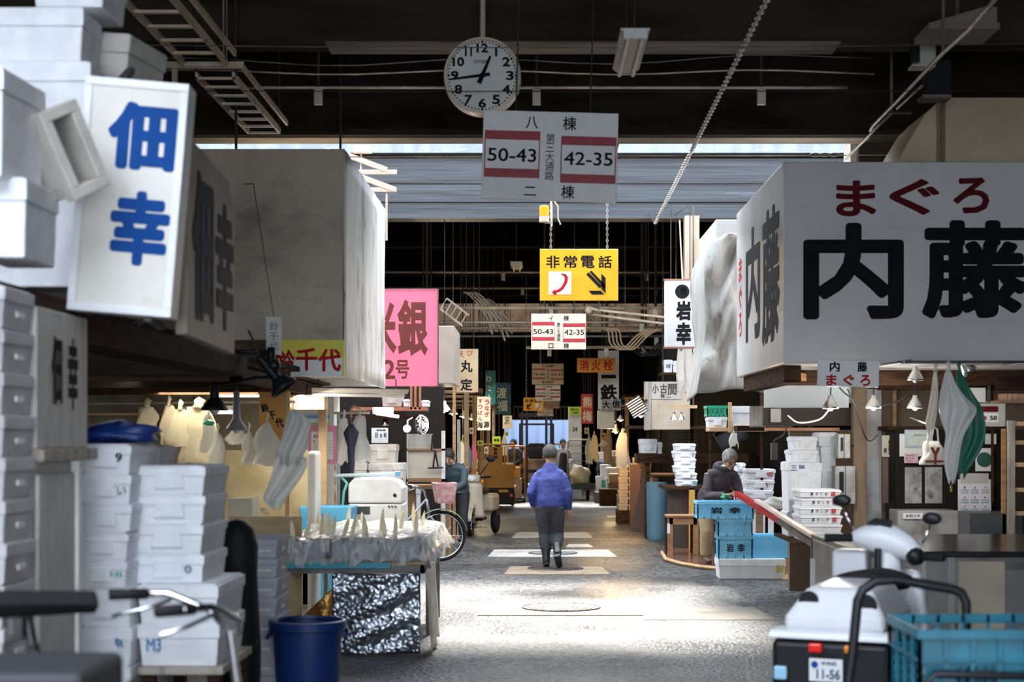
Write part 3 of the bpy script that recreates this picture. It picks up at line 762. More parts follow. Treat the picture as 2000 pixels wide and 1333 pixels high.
tag(O('tarpaulin', MB().sheet(70, 40, tarp), mat('grey_tarp', (.40, .39, .37), .55, c2=(.30, .29, .27), sc=2, bump=.3, bsc=5, dirt_or_sheen=(.16, .14, .11), dlo=.55, dhi=.72, dsc=(7, 7, 2)), solid=.008, smooth=True), 'grey white tarpaulin hanging in folds beside the huge sign box', 'tarpaulin')
O('rope', MB().cyl((2.5, 18.42, 3.86), (2.5, 17.305, 3.9), .01).cyl((3.0, 18.42, 3.86), (3.0, 17.305, 3.9), .01), rod, bpy.data.objects['tarpaulin'])
# ================================================================ overhead clutter
def cable_tray(x0, x1, ya, yb, z, label, n=6):
    t = thing('cable_tray', label, 'cable tray', ((x0 + x1) / 2, ya, z))
    w = (x1 - x0) / 2; L_ = yb - ya
    tray_m = mat('tray_metal', (.66, .53, .40), .5, .2, c2=(.46, .36, .26))
    O('side_rail', MB().b2(-w, -w + .02, 0, L_, 0, .06), tray_m, t)
    O('side_rail', MB().b2(w - .02, w, 0, L_, 0, .06).b2(w + .05, w + .07, 0, L_, .08, .13), tray_m, t)
    for i in range(n):
        y = L_ * i / (n - 1)
        O('rung', MB().b2(-w, w, max(0, y - .02), min(L_, y + .02), 0, .02), tray_m, t)
    rods(t, [((-w, .05, .03), (-w, .05, 6.3 - z)), ((w, .05, .03), (w, .05, 6.3 - z)), ((w, L_ - .1, .03), (w, L_ - .1, 6.3 - z))], .009, rod)
    return t
cable_tray(-2.83, -2.47, 10.6, 13.05, 4.6, 'upper cable ladder tray under the dark roof at the upper left', 7)
cable_tray(-2.78, -2.46, 13.3, 15.7, 4.55, 'second cable ladder tray behind the first at the upper left', 8)
tag(O('ceiling_frame', MB().bar((-3.6, 13.1, 4.62), (-2.35, 13.1, 4.62), .05).bar((-2.9, 13.1, 4.6), (-2.9, 13.1, 4.0), .04).bar((-2.5, 13.1, 4.62), (-2.5, 13.1, 6.3), .03), beige_pipe), 'pale steel bracket frame between the two cable trays', 'bracket')
# conduits and cables across the hall
def conduit(name, label, z, Y, x0, x1, r, m, sag=0.0, hang=(), n=24, wob=0.0, cat='pipe'):
    pts = []
    for i in range(n + 1):
        u = i / n
        pts.append((x0 + (x1 - x0) * u, Y, z - sag * 4 * u * (1 - u) + wob * math.sin(u * 23)))
    t = thing(name, label, cat, (0, 0, 0))
    O('run', MB().tube(pts, r, 6), m, t, smooth=True)
    for hx in hang:
        O('hanger', MB().cyl((hx, Y, z), (hx, Y, 6.3 if Y < 17.2 else roof_z(Y)), .014, n=6), rod, t)
        O('clamp', MB().b2(hx - .035, hx + .035, Y - .03, Y + .03, z - .15, z - .02), galv, t)
    return t
conduit('conduit', 'pair of pale conduits crossing the hall behind the clock, hung on three rods', PZ(171, 14.25), 14.25, -2.6, 2.7, .014, galv, hang=(PX(622, 14.25), PX(1048, 14.25), PX(1487, 14.25)))
conduit('cable', 'twisted cable crossing the hall behind the clock above the conduits', PZ(141, 14.1), 14.1, -6, 2.9, .008, galv, sag=.0, wob=.02, cat='cable')
conduit('cable', 'thin loose cable hung just under the front beam', PZ(108, 14.15), 14.15, -6, 2.9, .006, iron, sag=.06, wob=.03, cat='cable')
conduit('cable', 'thin dark wire drawn across the clock face', PZ(171, 12.7), 12.7, -9, 9, .004, black, sag=.03, cat='cable')
conduit('cable', 'thin wire high across the roof in front of the fluorescent lamp', PZ(38, 11.6), 11.6, -9, 9, .004, iron, sag=.2, cat='cable')
# wire with turnbuckle under the eave
t = thing('cable', 'taut wire with a turnbuckle in front of the slate beam', 'cable', (0, 0, 0))
O('run', MB().tube([(-9, 17.25, PZ(311, 17.25)), (PX(1585, 17.25), 17.25, PZ(304, 17.25)), (9, 17.25, PZ(298, 17.25))], .006, 6), iron, t)
tb = MB()
for xx in (1592, 1610, 1630): tb.tube([(PX(xx, 17.2) + .05 * math.cos(a), 17.2, PZ(302, 17.2) + .018 * math.sin(a)) for a in [i * math.pi / 6 for i in range(12)]], .008, 5, True)
O('turnbuckle', tb, iron, t)
# chain running down the hall
t = thing('hanging_chain', 'long pale chain slanting across the roof gap right of the aisle sign', 'chain', (0, 0, 0))
p0, p1 = Vector((1.55, 11.0, 4.6)), Vector((1.64, 22.9, 4.62))
ch = MB(); nlink = 150
for i in range(nlink):
    u = i / nlink; c = p0.lerp(p1, u); d = (p1 - p0).normalized()
    side = Vector((1, 0, 0)) if i % 2 else Vector((0, 0, 1))
    L2 = .05
    ch.tube([c + d * L2 * math.cos(a) + side * .02 * math.sin(a) for a in [k * math.pi / 4 for k in range(8)]], .0075, 5, True)
O('links', ch, mat('pale_chain', (.55, .52, .48), .4, .6), t, smooth=True)
O('tie_wire', MB().tube([p1, (1.62, 23.79, 4.9)], .008, 5).tube([p0, (1.5, 9.4, 4.95)], .008, 5), iron, t)
# fluorescent fixtures
def tube_lamp(label, loc, L_, z_hang, rz=0.0, lit=0.0, w=.2, name='fluorescent_lamp', cols=(.62, .55, .48)):
    t = thing(name, label, 'lamp', loc, rz)
    O('housing', MB().prism([(-w / 2, .0), (-w * .3, -.03), (w * .3, -.03), (w / 2, 0), (w / 2, .012), (-w / 2, .012)], 0, L_, 'xz'), mat('lamp_housing', cols, .5), t)
    tm = mat('tube_lit', (.9, .9, .88), .4, emis=(1, .97, .9), es=lit) if lit else mat('tube_unlit', (.72, .66, .62), .4)
    for sx in (-.25, .25): O('tube', MB().cyl((sx * w, .03, -.05), (sx * w, L_ - .03, -.05), .016, n=10), tm, t, smooth=2)
    O('end_cap', MB().b2(-w * .4, w * .4, -.015, .02, -.06, .0), white, t)
    rods(t, [((0, .1, .01), (0, .1, z_hang - loc[2])), ((0, L_ - .1, .01), (0, L_ - .1, z_hang - loc[2]))], .006, rod)
    return t
tube_lamp('unlit twin fluorescent lamp under the roof right of the clock', (PX(1221, 12.4), 11.1, PZ(58, 11.1)), 1.2, 6.3)
tube_lamp('small pale fluorescent fixture in the dark left of the telephone sign', (PX(1008, 27), 27, PZ(512, 27)), 1.0, 6.1)
tube_lamp('tiny fluorescent fixture above the small aisle sign', (PX(1120, 30), 29.6, PZ(620, 29.6)), 1.2, 6.1)
# loudspeaker / detector box at the upper right, brackets, conduit and duct
Yq = 13.6
t = thing('ceiling_loudspeaker', 'white box loudspeaker with open front at the upper right', 'loudspeaker', (PX(1807, Yq), Yq, PZ(102, Yq)))
s = Yq / F
O('case', MB().b2(-10 * s, 21 * s, 0, .16, -24 * s, 24 * s), mat('ivory_case', (.58, .53, .47), .4), t, bev=.004)
O('grille', MB().b2(-22 * s, -10 * s, .02, .14, -17 * s, 18 * s), black, t)
O('lip', MB().b2(-25 * s, 20 * s, -.01, .16, -28 * s, -23 * s).b2(-25 * s, -10 * s, -.01, .03, 18 * s, 22 * s), mat('ivory_case', (.58, .53, .47)), t)
O('arm', MB().bar((0, .12, 20 * s), (0, .3, .78 + .16), .03), iron, t)
t = thing('conduit', 'bent pale conduit running from the roof down to the sign box at right', 'pipe', (0, 0, 0))
def pt(x, y, Y): return (PX(x, Y), Y, PZ(y, Y))
O('run', MB().tube([pt(1960, -20, 9.5), pt(1890, 60, 10.8), pt(1842, 103, 11.6), pt(1760, 190, 13.45), pt(1706, 245, 15.2), pt(1700, 255, 15.4)], .016, 8), galv, t, smooth=True)
O('run', MB().tube([pt(1800, 168, 13.1), pt(1752, 212, 14.2)], .012, 8).tube([pt(1741, 221, 14.6), pt(1652, 310, 16.6)], .015, 8), galv, t, smooth=True)
O('bracket', MB().bar(pt(1741, 221, 14.6), pt(1780, 221, 14.6), .02).bar((PX(1741, 14.6), 14.6, PZ(221, 14.6)), (PX(1741, 14.6), 14.6, 6.29), .02).bar(pt(1842, 103, 11.6), (PX(1842, 11.6), 11.6, 6.29), .02), iron, t)
t = thing('ventilation_duct', 'cream curved duct resting above the huge sign box at upper right', 'duct', (0, 0, 0))
Yq = 15.0; s = Yq / F
cy_m = mat('cream_duct', (.66, .53, .36), .6, c2=(.54, .43, .28), sc=1.5)
O('front_sheet', MB().b2(PX(1842, Yq), PX(2080, Yq), Yq, Yq + 1.5, 4.02, PZ(190, Yq)), cy_m, t, bev=.01)
O('curved_side', MB().prism([pt(1842, 0, Yq)[:1] + (PZ(192, Yq),), (PX(1842, Yq), 4.02), (PX(1758, Yq), 4.02), (PX(1770, Yq), PZ(298, Yq)), (PX(1792, Yq), PZ(258, Yq)), (PX(1820, Yq), PZ(212, Yq))], Yq + .25, Yq + 1.4), cy_m, t)
O('seam', MB().b2(PX(1838, Yq), PX(1846, Yq), Yq - .01, Yq + .02, 4.02, PZ(190, Yq)), mat('duct_seam', (.25, .18, .1), .6), t)
struct('trim_5', MB().b2(PX(1660, 17.15), PX(1672, 17.15), 17.12, 17.5, 3.0, 6.3), wood_grey)
struct('wall_right_pier', MB().b2(PX(1680, 17.3), 4.6, 17.35, 17.55, 4.05, 6.3), brown_paint)
t = thing('roof_fan_box', 'dim grey box with a flat bottom hanging at the upper right corner', 'equipment box', (PX(1885, 12.5), 12.5, PZ(50, 12.5)))
s = 12.5 / F
dim = mat('dim_grey', (.20, .16, .13), .6)
O('tray', MB().b2(-70 * s, 68 * s, 0, .5, -6 * s, 6 * s), dim, t)
O('hood', MB().prism([(-68 * s, 8 * s), (66 * s, 8 * s), (66 * s, 40 * s), (40 * s, 40 * s)], .05, .45), dim, t)
O('hanger', MB().bar((0, .25, .1), (0, .25, 6.3 - PZ(50, 12.5)), .03), iron, t)
t = thing('junction_box', 'black junction box under the loudspeaker at the upper right', 'junction box', (PX(1830, 14), 14, PZ(150, 14)))
s = 14 / F
O('case', MB().b2(-20 * s, 30 * s, 0, .2, -35 * s, 35 * s), black, t, bev=.01)
O('bottom_plate', MB().b2(-28 * s, 28 * s, -.01, .2, -42 * s, -35 * s), dim, t)
O('hanger', MB().bar((0, .1, 30 * s), (0, .1, 6.3 - PZ(150, 14)), .03), iron, t)
# pipes and cables over the second hall
pipes = [(602, 26.5, -2.2, 2.3, .03, beige_pipe, 'upper cream pipe crossing the aisle behind the telephone sign'), (630, 26.8, -2.2, 2.1, .022, galv, 'thin pipe crossing the aisle level with the small aisle sign'),
         (641, 27.2, -2.3, 2.2, .028, beige_pipe, 'cream pipe crossing the aisle behind the small aisle sign'), (657, 27.6, -2.2, 2.4, .02, mat('blue_grey_pipe', (.35, .42, .45), .5), 'bluish pipe crossing the aisle behind the small aisle sign'),
         (679, 27.9, -.2, 2.2, .03, beige_pipe, 'thick cream pipe low over the right half of the aisle'), (532, 30, -4, 2.4, .025, galv, 'pipe crossing in the dark behind the telephone sign'), (563, 36, -4, 3, .03, galv, 'distant dim pipe crossing below the dark roof')]
for y, Y, a, b_, r, m, lb in pipes:
    conduit('overhead_pipe', lb, PZ(y, Y), Y, a, b_, r, m, hang=(a + .4, b_ - .4, (a + b_) / 2 + .17), n=3)
t = thing('overhead_pipe', 'pair of cream pipes slanting from behind the small aisle sign to the right', 'pipe', (0, 0, 0))
O('run', MB().tube([pt(1150, 602, 25.5), pt(1165, 606, 25.5), pt(1340, 625, 24.8)], .022, 8), beige_pipe, t, smooth=True)
O('run', MB().tube([pt(1150, 614, 25.6), pt(1340, 638, 24.9)], .022, 8), beige_pipe, t, smooth=True)
O('elbow', MB().ell(pt(1150, 606, 25.55), .07), beige_pipe, t, smooth=True)
O('hanger', MB().cyl(pt(1170, 606, 25.4), (PX(1170, 25.4), 25.4, 6.1), .01, n=6).cyl(pt(1320, 623, 25.4), (PX(1320, 25.4), 25.4, 6.1), .01, n=6), iron, t)
for k, (x, y, Y) in enumerate(((905, 612, 27), (930, 625, 27.3), (1215, 648, 26), (1260, 660, 26.3))):
    t = thing('cable_bundle', ['thick pale cables curving down left of the small aisle sign', 'second bundle of pale cables drooping over the left row', 'brown cable coil on the pipes right of the small aisle sign', 'dark cable loops over the right row'][k], 'cable', pt(x, y, Y))
    m = (mat('pale_cable', (.66, .60, .50), .5), mat('pale_cable', (1, 1, 1)), mat('brown_cable', (.35, .24, .13), .5), rubber)[k]
    for j in range(4):
        d = .06 * j
        if k < 2: pts = [(0 + d, 0, .35), (.12 + d, 0, .28), (.35 + d, .02, .0), (.48 + d, .05, -.35 + d)]
        else: pts = [(-.3 + d, 0, .05), (-.22 + d, 0, .0), (-.18 + d, 0, -.2), (0 + d, .03, -.28), (.25 + d, .05, -.05), (.45 + d, .05, .05)]
        O('cable_run', MB().tube(sm(pts), .015, 6), m, t, smooth=True)
    O('hook', MB().cyl((.05, .02, .1), (.05, .02, 6.1 - PZ(y, Y)), .006, n=6), iron, t)
t = thing('cable_tray', 'short ladder tray hung behind the pink sign over the left row', 'cable tray', pt(885, 610, 26))
O('side_rail', MB().bar((-.2, 0, .05), (.15, .0, -.22), .03).bar((-.1, 0, .22), (.25, 0, -.05), .03), galv, t)
for i in range(5): O('rung', MB().bar((-.2 + .08 * i, 0, .05 - .06 * i), (-.1 + .08 * i, 0, .22 - .06 * i), .018), galv, t)
O('hanger', MB().cyl((0, 0, .0), (0, 0, 6.1 - PZ(610, 26)), .008, n=6), iron, t)
# white steel triangle brackets right above the grey box
t = thing('wall_bracket', 'pair of white steel triangle brackets beside the grey sheeted box', 'bracket', (0, 0, 0))
pm = mat('pinkish_white', (.72, .60, .52), .5)
Yq = 19.0
for k, dy in enumerate((0, 42)):
    O('triangle', MB().bar(pt(660, 296 + dy, Yq), pt(755 + k * 18, 332 + dy, Yq), .06).bar(pt(640, 336 + dy, Yq), pt(775, 336 + dy, Yq), .05) if k == 0 else MB().bar(pt(690, 340, Yq), pt(772, 371, Yq), .06).bar(pt(640, 371, Yq), pt(774, 371, Yq), .05), pm, t)
O('stay', MB().cyl(pt(755, 376, Yq), pt(755, 470, Yq), .012, n=6).cyl(pt(705, 290, Yq), pt(705, 380, Yq), .01, n=6).bar(pt(640, 290, Yq), pt(640, 470, Yq), .06).bar(pt(690, 292, Yq), pt(725, 292, Yq), .09), pm, t)
O('beam_arm', MB().bar(pt(640, 296, Yq), (PX(640, Yq), 23.8, PZ(296, Yq)), .06), pm, t)
# ================================================================ left side
BOX = {}
def foam_meshes(w, d, h, style):
    k = (round(w, 3), round(d, 3), round(h, 3), style)
    if k not in BOX:
        lh = min(.36 * h, .09)
        b = MB().b2(-w / 2 + .006, w / 2 - .006, -d / 2 + .006, d / 2 - .006, 0, h - lh, min(.012, w * .03))
        l = MB().b2(-w / 2, w / 2, -d / 2, d / 2, h - lh, h - .008).b2(-w / 2 + .015, w / 2 - .015, -d / 2 + .015, d / 2 - .015, h - .008, h)
        tw = min(.09, w * .22)
        if style in ('tab', 'print'):
            l.add([(-tw * .8, -d / 2 - .004, h - lh * .75), (tw * .8, -d / 2 - .004, h - lh * .75), (tw, -d / 2 - .004, h * .22), (-tw, -d / 2 - .004, h * .22),
                   (-tw * .8, -d / 2 + .01, h - lh * .75), (tw * .8, -d / 2 + .01, h - lh * .75), (tw, -d / 2 + .012, h * .22), (-tw, -d / 2 + .012, h * .22)],
                  [(0, 1, 2, 3), (4, 7, 6, 5), (0, 4, 5, 1), (1, 5, 6, 2), (2, 6, 7, 3), (3, 7, 4, 0)])
        hd = None
        if style == 'hole':
            hd = MB()
            for sx in (-1, 1): hd.b2(sx * (w / 2 - .003), sx * (w / 2 + .004), -.045, .045, h * .30, h * .42)
            hd.b2(-.05, .05, -d / 2 - .003, -d / 2 + .004, h * .3, h * .42)
        BOX[k] = (b.mesh('body'), l.mesh('lid'), hd.mesh('grip') if hd else None)
    return BOX[k]

def foam_box(label, loc, w, d, h, rz=0.0, m=None, group=None, style='tab', rot=None, prints=None, name='foam_box'):
    t = thing(name, label, 'box', loc, rz, group, rot)
    b, l, g = foam_meshes(w, d, h, style)
    m = m or foam
    for nm, me in (('body', b), ('lid', l)):
        o = O(nm, me, m, t, bev=.006)
        o.material_slots[0].link = 'OBJECT'; o.material_slots[0].material = m
    if g: O('grip', g, white, t)
    if prints:
        for (txt, x, z, w_, h_, mm) in prints: letter(t, [(txt, x * w, z * h, w_ * w, h_ * h)], mm, y=-d / 2 - .0005, bold=.02, name='print')
    return t

def fbox(label, x0, x1, ya, yb, Y, d, **k):            # front face given in the photograph's frame, at distance Y
    s = Y / F
    rz = k.pop('rz', 0.0)
    return foam_box(label, (PX((x0 + x1) / 2, Y), Y + d / 2, PZ(yb, Y)), (x1 - x0) * s, d, (yb - ya) * s, rz, **k)

def fstack(phrase, x0, x1, edges, Y, d, jit=.012, group=None, kind='white foam box', prints={}, **k):
    s = Y / F
    for i in range(len(edges) - 1):
        q = rnd.uniform(-jit, jit)
        lb = f'{kind}, {ORD[i]} of {phrase}' if i else f'{kind} on top of {phrase}'
        foam_box(lb, (PX((x0 + x1) / 2, Y) + q, Y + d / 2 + rnd.uniform(-jit, jit), PZ(edges[i + 1], Y)), (x1 - x0) * s, d, (edges[i] * -1 + edges[i + 1]) * s, R(rnd.uniform(-1, 1) * jit * 100), group=group, prints=prints.get(i), **k)

def fit_edges(top, pitch, floor_y):                   # equal boxes from the top edge down to the floor
    n_ = max(1, round((floor_y - top) / pitch))
    return [top + (floor_y - top) * i / n_ for i in range(n_ + 1)]
def floor_y(Y): return 853 + EYE * F / Y

grey_print = mat('grey_print', (.2, .22, .26), .7)
sky_print = mat('blue_print', (.08, .25, .5), .7)
teal_print = mat('teal_print', (.1, .45, .45), .7)
# leftmost tall stack, its sides in shade
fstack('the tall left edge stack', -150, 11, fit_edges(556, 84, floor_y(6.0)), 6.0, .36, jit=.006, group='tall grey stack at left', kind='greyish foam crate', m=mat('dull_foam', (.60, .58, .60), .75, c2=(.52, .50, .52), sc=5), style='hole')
# locker behind it, its side towards the aisle
t = thing('locker', 'weathered pale locker with black characters on its side behind the left stack', 'locker', (-1.95, 6.74, 0))
lm = mat('weathered_white', (.55, .51, .48), .6, c2=(.44, .41, .38), sc=3, str3=(4, 4, 1), dirt_or_sheen=(.25, .22, .2), dlo=.58, dhi=.75, dsc=(6, 6, 2))
O('upper_cabinet', MB().b2(-.5, 0, -.36, .36, 1.60, 2.16), lm, t, bev=.008)
O('ledge', MB().b2(-.55, .03, -.37, .42, 1.55, 1.60), wood_grey, t, bev=.006)
O('lower_cabinet', MB().b2(-.5, -.02, -.36, .30, 0, 1.55), lm, t, bev=.008)
O('door', MB().b2(-.02, 0, -.33, .16, .1, 1.5), lm, t, bev=.006)
O('post', MB().b2(-.03, .012, .18, .24, 0, 1.55), white, t, bev=.004)
letter(t, col_text('佃', -.1, 2.06, 1.78, .15) + col_text('幸', .13, 2.06, 1.76, .15), ink, bold=.035, rz=R(90), loc=(.001, 0, 0))
# stacks
fstack('the half hidden stack by the locker', 150, 254, [868, 926, 984, 1040, 1095, 1150, 1225, 1302, 1380, 1460, 1527, floor_y(7.4)], 7.4, .5, group='half hidden white stack', prints={0: [('19', .22, .55, .22, .3, ink)], 1: [('笑い', .2, .45, .4, .4, grey_print)], 4: [('ISHI', .2, .5, .4, .2, teal_print)], 6: [('魚', .2, .6, .3, .25, sky_print)]})
fstack('the narrow stack behind the bright notched stack', 256, 312, [872, 920, 980, 1040, 1100, 1160, floor_y(8.3)], 8.3, .4, jit=.002, group='narrow stack behind')
fstack('the bright stack with notched lids', 257, 400, [910, 967, 1024, 1083, 1142], 7.6, .58, jit=.006, group='bright notched stack', prints={3: [('o', .28, .5, .1, .25, grey_print)]})
fstack('the lower wide pair under the bright notched stack', 268, 428, [1142, 1218, 1303], 7.5, .68, jit=.004, group='bright lower pair', style='plain', prints={1: [('M3', -.3, .5, .18, .3, sky_print)]})
t = thing('wooden_stand', 'low wooden stand under the bright white foam stack', 'stand', (PX(350, 7.8), 7.86, 0))
O('top_board', MB().b2(-.12, .27, -.38, .38, .56, PZ(1303, 7.5)), wood_grey, t, bev=.004)
for sx in (-.08, .22):
    for sy in (-.32, .32): O('leg', MB().b2(sx - .03, sx + .03, sy - .03, sy + .03, 0, .56), wood_dark, t)
def lump(c, r, seed, amp=.12, n=18, m=12):
    b = MB(); b.ell((0, 0, 0), 1.0, n, m)
    q = random.Random(seed); ph = [q.uniform(0, 6) for _ in range(6)]
    out = []
    for (x, y, z) in b.v:
        k = 1 + amp * (math.sin(5 * x + ph[0]) * math.sin(4 * y + ph[1]) + math.sin(6 * z + ph[2] + 3 * x) * .7)
        z2 = max(z * k, -.85)
        out.append((c[0] + x * k * r[0], c[1] + y * k * r[1], c[2] + z2 * r[2] + .85 * r[2]))
    b.v = out
    return b
tag(O('blue_tarpaulin', lump((0, 0, 0), (.2, .16, .05), 4, .25), mat('blue_sheet', (.012, .05, .28), .4, c2=(.008, .03, .16), sc=8, bump=.4), smooth=True, loc=(PX(225, 7.6), 7.66, PZ(868, 7.4) + .003)), 'crumpled dark blue sheet lying on the half hidden stack', 'tarpaulin')
tag(O('black_sack', MB().lathe([(.001, 0), (.12, .01), (.13, .5), (.11, .9), (.115, 1.05), (.09, 1.15), (.04, 1.19), (.001, 1.2)], 20), mat('black_sheet', (.012, .012, .014), .6, spec=.2, bump=.5, sc=5), smooth=True, loc=(PX(463, 8.9), 8.9, 0)), 'black sack standing behind the bright white stack', 'sack')
fstack('the crate column beside the blue bin', 482, 541, fit_edges(1052, 39, floor_y(9.7)), 9.7, .5, jit=.004, group='small grey crates beside the bin', kind='small grey crate', m=mat('blue_grey_foam', (.50, .52, .58), .7, c2=(.4, .42, .48), sc=6), style='hole')
# roof board of the near stall and the pile of boxes lying on it
t = thing('stall_roof', 'dark brown stall roof and eave beam under the pile of foam boxes', 'stall roof', (-2.02, 5, 0))
O('roof_board', MB().b2(-2.4, 0, 0, 3.2, 2.2, 2.235), wood_dark, t)
O('eave_beam', MB().b2(-.2, .04, 0, 6.2, 2.06, 2.2), wood_dark, t, bev=.01)
O('eave_beam', MB().b2(-.06, .0, 3.2, 9.0, 2.2, 2.24).b2(-2.4, -.2, 5.8, 5.9, 2.06, 2.2).b2(-2.4, -.2, 8.8, 8.9, 2.06, 2.2), brown_paint, t)
for yy in (.2, 3.6): O('post', MB().b2(-2.3, -2.2, yy, yy + .1, 0, 2.2), wood_dark, t)
def tilt_box(label, c, w, d, h, rot, m=foam, style='plain', open_=False):
    t = thing('foam_box', label, 'box', c, 0, 'pile of foam boxes on the near stall roof', rot)
    if open_:
        e = .035
        b = MB().b2(-w / 2, w / 2, -d / 2, d / 2, 0, e).b2(-w / 2, w / 2, -d / 2, -d / 2 + e, e, h).b2(-w / 2, w / 2, d / 2 - e, d / 2, e, h).b2(-w / 2, -w / 2 + e, -d / 2 + e, d / 2 - e, e, h).b2(w / 2 - e, w / 2, -d / 2 + e, d / 2 - e, e, h)
        O('body', b, m, t, bev=.006)
        O('rim', MB().b2(-w / 2 - .012, w / 2 + .012, -d / 2 - .012, -d / 2 + .01, h - .06, h).b2(-w / 2 - .012, w / 2 + .012, d / 2 - .01, d / 2 + .012, h - .06, h).b2(-w / 2 - .012, -w / 2 + .01, -d / 2, d / 2, h - .06, h).b2(w / 2 - .01, w / 2 + .012, -d / 2, d / 2, h - .06, h), m, t, bev=.006)
    else:
        b, l, g = foam_meshes(w, d, h, style)
        for nm, me in (('body', b), ('lid', l)):
            o = O(nm, me, m, t, bev=.008); o.material_slots[0].link = 'OBJECT'; o.material_slots[0].material = m
    return t
def pb(x0, x1, ya, yb, Y, d, label, rot=(0, 0, 0), **k):
    s = Y / F
    return tilt_box(label, (PX((x0 + x1) / 2, Y), Y + d / 2, PZ(yb, Y)), (x1 - x0) * s, d, (yb - ya) * s, rot, **k)
pb(-60, 52, 345, 503, 6.2, .42, 'white foam box with grey side lowest of the roof pile')
pb(-110, 14, 128, 345, 6.1, .45, 'big foam box standing on end at the left edge of the roof pile', rot=(0, 0, R(-3)))
tilt_box('open dark foam box tipped on its corner in the middle of the roof pile', (PX(42, 6.3), 6.62, PZ(278, 6.3)), .17, .34, .2, (R(88), R(-27), R(52)), m=foam_grey, open_=True)
pb(-80, 177, 118, 300, 7.12, .3, 'wide white foam box under the topmost one of the roof pile')
pb(-80, 180, 300, 560, 7.14, .28, 'wide foam box mostly hidden behind the tipped open box')
pb(-60, 163, 12, 118, 7.12, .3, 'wide bright foam box with recessed lid high on the roof pile', style='plain')
pb(60, 205, -70, 12, 7.25, .4, 'greyish foam box with blue print at the very top of the roof pile', m=foam)
pb(178, 250, 62, 300, 7.45, .42, 'small tilted grey foam box at the right end of the roof pile', rot=(R(0), R(6), R(-10)), m=foam_grey)
# ------------------------------------------------ bicycle in the left foreground
def wheel(t, c, r, name='wheel', axis='x', spokes=18, tyre_r=.018, rim_m=None):
    o = bpy.data.objects.new(name, None); COL.objects.link(o); o.parent = t; o.location = c
    ang = [2 * math.pi * i / 40 for i in range(40)]
    P = (lambda a, q: (0, q * math.cos(a), q * math.sin(a)))
    O('tyre', MB().tube([P(a, r - tyre_r) for a in ang], tyre_r, 8, True), rubber, o, smooth=True)
    O('rim', MB().tube([P(a, r - tyre_r * 2.3) for a in ang], tyre_r * .6, 6, True), rim_m or chrome, o, smooth=True)
    sp = MB()
    for i in range(spokes):
        a = 2 * math.pi * i / spokes
        sp.tube([Vector(P(a + .3, .02)) + Vector((.025 * (-1) ** i, 0, 0)), P(a, r - tyre_r * 2.5)], .0018, 4)
    O('spokes', sp, chrome, o)
    O('hub', MB().cyl((-.045, 0, 0), (.045, 0, 0), .02), chrome, o)
    return o
